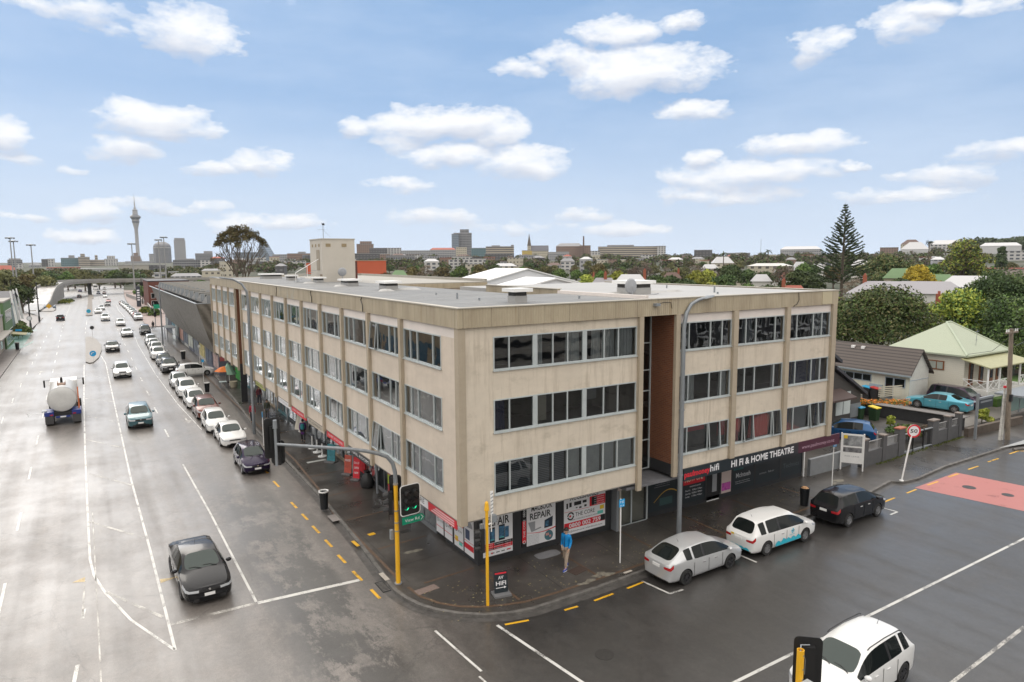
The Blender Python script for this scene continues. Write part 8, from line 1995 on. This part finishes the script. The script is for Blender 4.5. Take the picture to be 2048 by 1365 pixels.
palm(1447,420,16,'tall palm above the white gabled house');palm(1536,430,17,'tallest palm right of the bare trees on the skyline');palm(1465,330,9,'lower palm right of the white gabled house');palm(1437,330,8,'low palm in front of the white gabled house');palm(1857,480,22,'palm standing in front of the big white roofs')
def shrub(label,x,y,z,R,H,mats,n=900,leaf=.12,seed=1,name='shrub',k=8):
 t=thing(name,label,'shrub',(x,y,z));bl=blobset(R,H,0,seed,k);leaves('foliage',bl,n,leaf,mats,t,seed);m=MB();m.tube([(0,0,0),(0,0,H*.5)],[.05,.02],5);m.build('stem',BARK,t);return t
shrub('rounded yellow green shrub at the far crossing',12.3,198,zr(198),1.8,2.4,[LYEL,LMID],1500,.2,41);shrub('larger green shrub mound beside the yellow one',13.6,193,zr(193),2.0,2.2,[LMID,LDARK],1500,.2,42);shrub('dark round shrub behind the shrub mound',12.6,206,zr(206),1.4,2.2,LDARK,1000,.2,43)
shrub('bright hedge under the flyover',-7.5,330,zr(330),3.4,2.0,[LYEL,LMID],1200,.3,48)
for i,(x,y,rr)in enumerate(((-10.9,146,1.5),(-10.6,149.5,1.5),(-10.7,153,1.4),(-11.2,157,1.5))):shrub(['hedge bush nearest the green shop','second hedge bush from the green shop','third hedge bush toward the black pole','last hedge bush before the black pole'][i],x,y,zr(y),rr,2.6,[LMID,LOLIVE],1300,.16,50+i)
shrub('small white flowered shrub in the yard',52.2,28.6,.05,.45,1.3,LYEL,700,.08,61);shrub('pale leaved shrub by the gate post',49.8,25.9,.05,.9,1.3,[LYEL,LMID],1200,.09,62);shrub('brown dry shrub beside the pale one',52.0,25.9,.05,.5,1.0,LBARE,800,.05,63)
shrub('bright green upright bush beside the power pole',59.2,25.3,.2,.75,1.5,LYEL,2500,.07,64);shrub('green ground cover strip in the yard',51.5,27.2,.05,1.4,.4,LMID,1500,.07,65)
t=thing('flowering_hedge','orange flowering creeper spilling over the dark wall','hedge',(55,32.5,.9));bl=[]
r=random.Random(5)
for i in range(30):f=i/29;bl.append((-2.2+5.2*f+r.uniform(-.1,.1),1.1-2.9*f+r.uniform(-.25,.25),.35-.28*f+r.uniform(-.15,.1),.42,.42,.32))
leaves('foliage',bl,3800,.07,[LMID,LOLIVE,LORANGE,LORANGE],t,71)
GRS=M('weeds',(.10,.12,.03),.9,var=.4)
m=MB();r=random.Random(6)
for i in range(500):
 x=r.uniform(49.5,54)if i%2 else r.uniform(42,49);y=23.78+(x-40.6)*.035-abs(r.gauss(0,.12));a=r.uniform(0,3.14);h=r.uniform(.02,.08)
 m.quad((x,y,FZ),(x+.06*cos(a),y+.06*sin(a),FZ),(x+.07*cos(a),y+.07*sin(a),FZ+h),(x,y,FZ+h))
struct(m.build('weeds',GRS),'stuff')
def facade_mat(name,wall,glass,fh=3.4,bw=3.2,fz=.5,fx=.7,band=False):
 if name in MATS:return MATS[name]
 m=bpy.data.materials.new(name);m.use_nodes=True;t=NT(m.node_tree)
 p=t.n('ShaderNodeBsdfPrincipled');o=t.n('ShaderNodeOutputMaterial');t.l(p.outputs[0],o.inputs[0])
 tc=t.n('ShaderNodeTexCoord').outputs['Object'];sp=t.n('ShaderNodeSeparateXYZ');t.l(tc,sp.inputs[0])
 gn=t.n('ShaderNodeNewGeometry');sn=t.n('ShaderNodeSeparateXYZ');t.l(gn.outputs['Normal'],sn.inputs[0])
 u=t.m('ADD',sp.outputs[0],sp.outputs[1])
 a=t.m('LESS_THAN',t.m('FRACT',t.m('MULTIPLY',u,1/bw)),fx)if not band else None
 b=t.m('LESS_THAN',t.m('FRACT',t.m('MULTIPLY',sp.outputs[2],1/fh)),fz)
 w=b if a is None else t.m('MULTIPLY',a,b);w=t.m('MULTIPLY',w,t.m('LESS_THAN',t.m('ABSOLUTE',sn.outputs[2]),.5))
 n=t.noise(tc,.05,4)
 c=t.mix(w,t.mix(t.m('MULTIPLY',n,.3),(*wall,1),(wall[0]*.75,wall[1]*.75,wall[2]*.75,1)),(*glass,1));t.l(c,p.inputs['Base Color'])
 t.l(t.ramp(w,[(0,.75),(1,.25)]),p.inputs['Roughness']);MATS[name]=m;return m
F_BEIGE=facade_mat('f_beige',(.42,.37,.30),(.10,.10,.11),3.6,4,.45,.8,True);F_WHITE=facade_mat('f_white',(.52,.51,.50),(.08,.09,.11),3.4,5,.5,.6);F_GREY=facade_mat('f_grey',(.24,.24,.25),(.07,.08,.10),3.6,3,.5,.7)
F_DARK=facade_mat('f_dark',(.09,.09,.095),(.20,.20,.21),3.4,4.5,.35,.5);F_TEAL=facade_mat('f_teal',(.13,.21,.23),(.08,.14,.17),3.6,3,.5,.8);F_GLASS=facade_mat('f_glass',(.22,.26,.31),(.13,.17,.22),3.8,2.5,.6,.8)
F_BRICK=facade_mat('f_brick',(.25,.17,.135),(.10,.09,.09),3.5,3.5,.45,.5);F_PLAIN=M('f_plain',(.36,.34,.30),.8,var=.12,vscale=.05);F_LTGREY=facade_mat('f_ltgrey',(.36,.36,.37),(.13,.14,.16),3.6,3.4,.45,.65)
F_CREAM=facade_mat('f_cream',(.50,.46,.37),(.12,.11,.10),4,4,.35,.45)
ROOFW=M('far_white_roof',(.52,.52,.53),.6);ROOFG=M('far_grey_roof',(.26,.26,.27),.7,var=.1,vscale=.1);ROOFR=M('far_red_roof',(.34,.10,.07),.7,var=.1,vscale=.1);ROOFGREEN=M('far_green_roof',(.15,.24,.12),.7,var=.1,vscale=.1);ROOFB=M('far_brown_roof',(.14,.09,.075),.7,var=.1,vscale=.1)
FOOT=12
def block(label,px0,px1,py,d,mat,depth=None,roof=ROOFG,plant=None,yaw=0,name='city_building',cat='building',rise=0):
 x0,y0=at(px0,d);x1,y1=at(px1,d);c=Vector(((x0+x1)/2,(y0+y1)/2,0));w=hypot(x1-x0,y1-y0);dp=depth or max(12,w*.6)
 z0=T(c.x,c.y)-6;zt=zat((px0+px1)/2,py,d);rz=atan2(y1-y0,x1-x0)+yaw
 t=thing(name,label,cat,(c.x,c.y,z0),rz);h=zt-z0
 if h<4:h=4
 m=MB();m.box(-w/2,0,0,w/2,dp,h);m.build('wall',mat,t)
 m=MB();e=.3
 if rise:
  m.add([(-w/2-e,-e,h),(w/2+e,-e,h),(w/2+e,dp+e,h),(-w/2-e,dp+e,h),(-w/2+min(rise*1.3,w*.3),dp/2,h+rise),(w/2-min(rise*1.3,w*.3),dp/2,h+rise)],[(0,1,5,4),(1,2,5),(2,3,4,5),(3,0,4)])
 else:m.box(-w/2-e,-e,h,w/2+e,dp+e,h+d*.0006)
 m.build('roof',roof,t)
 if plant:
  for(a,b,ph)in plant:m=MB();m.box(-w/2+a*w,dp*.2,h,-w/2+b*w,dp*.8,h+ph*d/1400);m.build('roof_plant',mat if ph>5 else ROOFG,t)
 return t
L=block
L('dark and white slab block behind the left floodlight masts',15,45,521,1500,F_GREY,plant=[(.1,.9,3)]);L('white corner tower beside the dark slab',30,46,528,1460,F_WHITE)
L('long low red roofed building at the left edge',-20,36,541,900,F_BRICK,roof=ROOFR,rise=5);L('low grey building left of the white and dark pair',57,82,531,1500,F_LTGREY,roof=ROOFG,rise=5)
L('dark half of the white and dark pair of blocks',83,96,519.5,1700,F_DARK);L('white half of the white and dark pair of blocks',96,110,519,1690,F_WHITE)
L('teal glass office block',122,157,517,1700,F_TEAL,plant=[(.45,.8,5)]);L('beige banded office block right of the teal one',157,180,515,1690,F_BEIGE,plant=[(.2,.6,6)])
L('beige stepped block with a thin tower',180,209,521,1700,F_BEIGE,plant=[(.35,.55,9)]);L('dark roofed white block left of the tall tower',209,236,519,1800,F_WHITE,roof=ROOFG,plant=[(.2,.8,6)])
L('brown block at the foot of the tall tower',262,281,513,2800,F_BRICK,plant=[(.3,.8,6)]);L('low pale block below the tall tower',250,300,524,2300,F_LTGREY)
L('small grey block left of the round topped tower',299,312,509,2500,F_LTGREY);L('pale curved tower right of the round topped one',350,373,482,2500,F_LTGREY,plant=[(.05,.95,5)])
L('grey stepped block behind the white apartments',391,426,508,1900,F_GREY,plant=[(.5,1,5)]);L('white apartment block with grey bays',346,400,521,1100,F_GREY,plant=[(.2,.8,3)]);L('white framed apartments right of the grey bays',400,438,521,1090,F_WHITE)
L('large blank beige warehouse below the tall tower',236,297,531,900,F_PLAIN);L('dark louvred building right of the beige warehouse',297,331,531,905,F_DARK);L('white mural covered building behind the flyover',257,330,547,640,F_WHITE);L('cream school like building with arched windows',402,440,542,560,F_CREAM,roof=ROOFG,rise=1.5)
L('low pale sheds left of the beige warehouse',160,236,538,1000,F_LTGREY,roof=ROOFW);L('low red roofed sheds below the teal block',92,160,536,1050,F_BRICK,roof=ROOFR);L('pale low building under the ramp skyline',60,100,540,950,F_CREAM,roof=ROOFG)
L('wide pale low building right of the white apartments',320,402,545,700,F_PLAIN);L('grey low roofs before the cream school building',340,402,553,520,F_LTGREY,roof=ROOFG,rise=2)
L('white long low building left of the stair tower',530,612,523,900,F_WHITE,roof=ROOFW);L('brownish block behind the long white building',575,628,508,1300,F_BRICK,plant=[(.4,.7,4)]);L('grey block behind the umbrella tree',545,580,510,1350,F_LTGREY);L('pale blue building right of the long white one',612,632,513,1200,F_GLASS)
L('orange red building behind the stair tower',690,772,522,420,M('orange_wall',(.52,.10,.04),.6,var=.05,vscale=.1),roof=M('buff_far_roof',(.45,.36,.26),.7));L('left part of the orange red building',612,628,526,425,MATS['orange_wall'])
L('brown topped block right of the stair tower',714,748,489,1300,F_BRICK,plant=[(.2,.9,6)]);L('dark apartment block right of the brown topped one',740,775,497,1200,F_DARK);L('white balcony apartments beside the dark ones',775,803,497,1220,F_WHITE)
L('low dark glass building behind the orange one',695,760,508,1000,F_DARK);L('grey terrace below the white balcony apartments',772,830,512,900,F_GREY)
L('low red tiled building left of the tall grey tower',860,912,500,1350,F_LTGREY,roof=ROOFR,rise=4);L('pale low roofs left of the red tiles',803,862,502,1300,F_LTGREY,roof=ROOFW);L('grey shed below the pale low roofs',845,905,513,950,F_LTGREY,roof=ROOFG);L('small white building below the tall grey tower',905,945,514,900,F_WHITE)
L('tall grey apartment tower on the middle skyline',908,944,467,1500,F_GREY,plant=[(.35,.85,8)]);L('glazed left wing of the tall grey tower',904,918,469,1490,F_GLASS);L('cream building at the foot of the tall grey tower',912,934,495,1400,F_CREAM)
L('teal and grey office right of the tall tower',943,972,497,1200,F_TEAL);L('beige office with ribs right of the teal one',972,1028,494,1250,F_BEIGE,plant=[(.2,.5,3),(.9,1,4)]);L('dark low building in front of the ribbed beige office',970,1028,508,1000,F_DARK);L('white low building in front of the teal office',925,972,519,750,F_WHITE,roof=ROOFW)
L('yellow building beside the church',1044,1064,502,1150,M('yellow_wall',(.50,.38,.12),.7));L('grey building below the church',1038,1078,511,950,F_LTGREY,roof=ROOFG)
L('brown gabled building right of the church',1112,1166,493,1300,F_BRICK,roof=ROOFG,rise=6);L('dark red brick mill with the tall chimney',1160,1181,492,1290,F_BRICK);L('pale roofs below the brick mill',1096,1138,505,1100,F_LTGREY,roof=ROOFW);L('pale box right of the brick mill',1181,1200,503,1200,F_WHITE)
L('long low grey office on the middle skyline',1196,1316,494,1300,F_BEIGE,plant=[(.15,.6,4)]);L('white end of the long low office',1314,1331,493,1290,F_WHITE)
L('dark house on the skyline left of the palms',1388,1424,501,1000,F_DARK,roof=ROOFG);L('long low hall with a pale curved roof on the skyline',1560,1642,499,1200,F_LTGREY,roof=ROOFW,rise=5);L('low grey building right of the palms',1452,1500,507,1200,F_GREY)
L('brownish flats left of the big white roofs',1759,1796,496,1200,F_BRICK);L('red brown roofs above the big white sheds',1800,1842,489,1350,F_CREAM,roof=ROOFB,rise=8);L('large white shed on the right skyline',1800,1858,499,1100,ROOFW,roof=ROOFW,rise=10);L('highest white roofed hall on the right skyline',1855,1932,489,1150,F_WHITE,roof=ROOFW,rise=6)
L('white industrial roof right of the conifers',1958,2042,492,1050,ROOFW,roof=ROOFW,rise=4);L('white office with dark window bands at the right edge',2010,2080,503,850,F_WHITE);L('pink walled building with a red roof edge on the right',1956,2060,538,330,M('pink_wall',(.40,.34,.32),.8),roof=ROOFR)
L('small white flats between the pines on the right',1700,1716,523,620,F_WHITE);L('white wall left of the Norfolk pine',1640,1665,527,500,F_WHITE)
rb=random.Random(21)
for i in range(84):
 px=440+i*17.4+rb.uniform(-6,6)
 if 1640<px<1735:continue
 d=rb.choice([620,760,880,1000,1180]);rf,rn=rb.choice([(ROOFW,'white'),(ROOFG,'grey'),(ROOFR,'red'),(ROOFG,'grey'),(ROOFB,'brown')]);wl,wn=rb.choice([(F_WHITE,'white'),(F_LTGREY,'pale grey'),(F_CREAM,'cream'),(F_DARK,'dark'),(F_BRICK,'brown')])
 x,y=at(px,d);pt=519.5-(T(x,y)+rb.uniform(6,13)-13.3)*1380/d*(.9 if px>600 else .85)
 L('low %s building with a %s roof %s'%(wn,rn,near(px)),px-rb.uniform(6,15),px+rb.uniform(6,15),pt,d,wl,roof=rf,rise=rb.choice([0,0,2.2]),yaw=rb.uniform(-.4,.4))['group']='low buildings of the far suburb'
def landmark(name,label,cat,px,d,prof,mat,z0=None,n=20,axis=None):
 x,y=at(px,d);zz=T(x,y);t=thing(name,label,cat,(x,y,zz));m=MB();m.lathe([(r,h)for r,h in prof],(0,0,0),n);m.build('shaft',mat,t,smooth=True);return t,zz
ST=M('tower_concrete',(.33,.33,.34),.7);STD=M('tower_glass',(.13,.14,.16),.4)
xs,ys=at(277,3000);zt=zat(268,388,3000);zb=T(xs,ys);Hh=zt-zb;k=Hh/328
t=thing('observation_tower','tall slender observation tower with a needle mast on the left skyline','tower',(xs,ys,zb))
m=MB();m.lathe([(11,0),(6.6,40*k),(6.0,120*k),(6.4,160*k),(9,176*k),(9.5,182*k)],(0,0,0),20);m.build('shaft',ST,t,smooth=True)
m=MB();m.lathe([(9.5,178*k),(12.2,196*k),(12.8,206*k)],(0,0,0),20);m.build('lower_band',ST,t);m=MB();m.lathe([(11.9,190*k),(13.0,199*k)],(0,0,0),20);m.build('dark_band',STD,t)
m=MB();m.lathe([(12.5,206*k),(18.5,217*k),(18.5,221*k),(14,226*k),(10,230*k)],(0,0,0),24);m.build('pod',STD,t);m=MB();m.lathe([(18.9,217*k),(19.2,219*k),(15,222.5*k)],(0,0,0),24);m.build('pod_rim',ST,t)
m=MB();m.lathe([(9.6,230*k),(8.2,248*k),(9.4,250*k),(9.4,252*k),(4.5,255*k),(4.2,262*k),(2.4,265*k),(2.0,290*k),(1.2,292*k),(1.0,312*k),(.5,314*k),(.4,328*k)],(0,0,0),14);m.build('mast',ST,t,smooth=True)
for a in range(8):m=MB();A=a*pi/4;m.tube([(13*cos(A),13*sin(A),0),(8*cos(A),8*sin(A),26*k)],1.4,5);m.build('leg',ST,t)
x,y=at(326,2400);zz=T(x,y);hh=zat(326,484,2400)-zz;t=thing('round_topped_tower','grey office tower with a rounded crown beside the floodlight masts','building',(x,y,zz));m=MB();w=25
m.lathe([(w,0),(w,hh*.72),(w*.97,hh*.80),(w*.86,hh*.88),(w*.62,hh*.95),(w*.35,hh),(0,hh)],(0,0,0),14);m.build('wall',F_GREY,t);m=MB();m.lathe([(w*1.03,hh*.70),(w*1.03,hh*.725)],(0,0,0),14);m.build('pale_band',F_WHITE,t);m=MB();m.cyl((0,0,hh),(0,0,hh+9),.6);m.build('mast',STD,t)
x0_,y0_=at(500,1500);zz=T(x0_,y0_);t=thing('wedge_tower','pale glass building with a sloping peak behind the umbrella tree','building',(x0_,y0_,zz),-.6);h1=zat(522,478,1500)-zz;h0=zat(480,505,1500)-zz
m=MB();m.add([(-32,0,0),(42,0,0),(42,30,0),(-32,30,0),(-32,0,h0),(18,0,h0),(42,0,h0*.6),(22,0,h1),(-32,30,h0),(42,30,h0*.6),(22,30,h1),(18,30,h0)],[(0,1,6,7,5,4),(1,2,9,6),(2,3,8,11,10,9),(3,0,4,8),(4,5,11,8),(5,7,10,11),(7,6,9,10)]);m.build('wall',F_GLASS,t)
x,y=at(1066,1250);zz=T(x,y);t=thing('church','small church with a needle spire and grey roof on the middle skyline','church',(x,y,zz),-.55);hb=zat(1057,492,1250)-zz;hs=zat(1057,467,1250)-zz
m=MB();m.box(-10,0,0,-3.5,6.5,hb*1.0);m.build('bell_tower',F_CREAM,t);m=MB();m.add([(-10.3,-.3,hb),(-3.2,-.3,hb),(-3.2,6.8,hb),(-10.3,6.8,hb),(-6.75,3.2,hs)],[(0,1,4),(1,2,4),(2,3,4),(3,0,4)]);m.build('spire',M('spire_slate',(.12,.10,.085),.7),t)
m=MB();m.box(-3.5,-1,0,28,14,hb*.62);m.build('nave',F_CREAM,t);m=MB();m.add([(-4,-1.5,hb*.6),(28.5,-1.5,hb*.6),(28.5,6.5,hb*1.02),(-4,6.5,hb*1.02),(-4,14.5,hb*.6),(28.5,14.5,hb*.6)],[(0,1,2,3),(3,2,5,4),(0,3,4),(1,5,2)]);m.build('nave_roof',M('church_slate',(.13,.13,.15),.7),t)
x,y=at(1167,1285);zz=T(x,y);t=thing('brick_chimney','thin tall brick chimney beside the mill on the skyline','chimney',(x,y,zz));m=MB();m.cyl((0,0,0),(0,0,zat(1167,474,1285)-zz),1.9,1.3,10);m.build('stack',ROOFB,t);m=MB();m.cyl((0,0,zat(1167,474,1285)-zz),(0,0,zat(1167,473.5,1285)-zz+.6),1.5,n=10);m.build('cap',STD,t)
x,y=at(1521,1100);zz=T(x,y);t=thing('radio_mast','thin radio mast on the skyline right of the palms','mast',(x,y,zz));m=MB();m.cyl((0,0,0),(0,0,zat(1521,479,1100)-zz),.35,.2,5);m.build('mast',STEELGREY,t)
def house(label,px,py,d,wpx,roof,wall=F_CREAM,yaw=0,rise=2.6,chim=None,dp=None,name='suburb_house'):
 x,y=at(px,d);w=wpx*d/1500;z0=T(x,y)-1;zr_=zat(px,py,d);rise=min(rise,max(1.2,(zr_-z0)*.4));h=max(2.6,zr_-rise-z0);dp=dp or w*.5
 rz=atan2(at(px+10,d)[1]-y,at(px+10,d)[0]-x)+yaw;t=thing(name,label,'house',(x,y,z0),rz)
 m=MB();m.box(-w/2,-dp/2,0,w/2,dp/2,h);m.build('wall',wall,t)
 m=MB();e=.5;k=min(dp/2,w/2)*.8
 m.add([(-w/2-e,-dp/2-e,h),(w/2+e,-dp/2-e,h),(w/2+e,dp/2+e,h),(-w/2-e,dp/2+e,h),(-w/2+k,0,h+rise),(w/2-k,0,h+rise)],[(0,1,5,4),(1,2,5),(2,3,4,5),(3,0,4),(0,3,2,1)]);m.build('roof',roof,t)
 if chim is not None:m=MB();m.box(chim*w,-.4,h,chim*w+.8,.4,h+rise+1.3);c=m.build('chimney',M('brick_chimney_red',(.30,.09,.05),.8),t);m=MB();m.cyl((chim*w+.4,0,h+rise+1.3),(chim*w+.4,0,h+rise+1.7),.18,n=8);m.build('chimney_pot',ROOFR,c)
 return t
house('pale grey villa roof with gables behind the large tree',1790,563,172,150,M('lav_roof',(.30,.29,.31),.6),BOARD,0,2.6,-.35)
house('long grey roof right of the little white gable',1855,563,165,130,MATS['lav_roof'],BOARD,0,2.4)
house('white iron roof right of the long grey roof',1955,552,190,120,ROOFW,F_CREAM,0,3.2)
house('white boarded house with an orange brick chimney behind the villa',1888,606,118,74,M('plum_roof',(.075,.055,.06),.6),BOARD,0,1.0,-.12)
house('green iron roof beside the golden tree',1808,537,240,62,ROOFGREEN,F_CREAM,0,3);house('second green roof right of the golden tree',1880,549,236,60,ROOFGREEN,F_CREAM,.2,3)
house('white house with a dish on its roof behind the sheds',1262,549,205,66,ROOFW,F_CREAM,0,2.6,.4);house('grey gabled roof with a brick chimney left of the white house',1208,556,180,56,MATS['lav_roof'],BOARD,0,2.4,0);house('pale roof at the end of the sheds',1180,552,300,30,ROOFR,F_CREAM,0,2,.2)
house('white gabled house under the palms',1445,514,520,40,ROOFW,F_CREAM,.3,4.5);house('low white roof left of the palm group',1420,529,420,34,ROOFW,F_WHITE,0,2.5);house('long low cream hall among the trees',1540,527,420,84,M('pale_far_roof',(.55,.54,.52),.6),F_CREAM,0,1.5)
house('grey roofed cottage below the long hall',1566,538,330,36,ROOFG,BOARD,.2,2.6);house('white gabled cottage right of the long hall',1600,524,420,26,ROOFW,BOARD,.4,5);house('small white cottage before the dark hedge',1524,549,250,34,ROOFW,BOARD,.2,2.4);house('red roofed house low behind the roof edge',1590,571,170,46,ROOFR,BOARD,0,2,-.5)
house('pinkish roof between two pale cottages',1578,545,290,30,ROOFR,BOARD,0,2);house('brown roofed house left of the small cottage',1485,549,300,60,ROOFB,F_CREAM,0,2.4);house('white house left of the Norfolk pine',1636,528,380,22,ROOFW,BOARD,0,3);house('white house right of the Norfolk pine',1722,520,420,30,ROOFW,BOARD,0,3)
house('red roof far right behind the dark tree',2030,560,200,50,ROOFR,BOARD,0,2);house('pale house beyond the stair tower trees',798,541,330,30,ROOFGREEN,F_CREAM,0,2.4);house('low white roof behind the middle trees',1010,527,480,50,ROOFW,F_CREAM,0,2);house('brown roof low in the middle trees',1345,545,280,36,ROOFB,F_CREAM,0,2.4,.3);house('grey house among the trees right of the church',1135,517,700,30,ROOFG,F_WHITE,0,3)
t=simple_house('dark_villa','dark timber villa with white windows across the side road, seen mirrored in the glass','house',58,-26,96,-14,0,6.2,M('dark_board',(.05,.05,.06),.7),ROOFG,'gable',3.0,ridge='x')
for i in range(8):
 m=MB();m.box(59+i*4.6,-14.02,1.0,62.2+i*4.6,-13.9,3.6);m.box(59+i*4.6,-14.02,4.0,62.2+i*4.6,-13.9,6.0);o=m.build('window',WHITE,t,t)
 for k in range(3):m=MB();m.box(59.25+i*4.6+k*1.0,-13.9,1.3,59.95+i*4.6+k*1.0,-13.87,3.35);m.box(59.25+i*4.6+k*1.0,-13.9,4.25,59.95+i*4.6+k*1.0,-13.87,5.8);m.build('pane',CARGLASS,o,t)
t=simple_house('pale_office','pale office with dark window bands across the junction, seen mirrored in the glass','building',33,-34,51,-16,0,9,M('pale_office_wall',(.45,.42,.38),.8),ROOFG,'flat')
for k in range(5):m=MB();m.box(33.5,-16.0,1.0+k*1.6,50.5,-15.93,1.5+k*1.6);m.build('window_band',M('band_glass',(.02,.022,.025),.2),t,t)
t=simple_house('brick_shops','row of buff brick shops over the main road, seen mirrored in the glass','shop',-34,60,-12.4,99,0,7.5,M('buff_brick',(.34,.26,.17),.8,var=.2),ROOFG,'flat')
for k in range(7):m=MB();m.box(-12.4,61+k*5.3,4.2,-12.33,63.6+k*5.3,6.2);m.build('window',M('band_glass',(.02,.022,.025),.2),t,t);m=MB();m.box(-12.4,60.6+k*5.3,.5,-12.3,64.8+k*5.3,2.8);m.build('shop_window',M('shop_blue_glass',(.03,.10,.16),.2),t,t)
HZ=bpy.data.materials.new('haze_air');HZ.use_nodes=True;t_=NT(HZ.node_tree);v=t_.n('ShaderNodeVolumePrincipled');v.inputs['Density'].default_value=HAZE;v.inputs['Color'].default_value=(.86,.90,.96,1);v.inputs['Anisotropy'].default_value=0
o_=t_.n('ShaderNodeOutputMaterial');t_.l(v.outputs[0],o_.inputs[1])
if HAZE>0:
 m=MB();m.box(-4200,-4200,-14,4200,4200,340);struct(m.build('haze',HZ),'stuff')
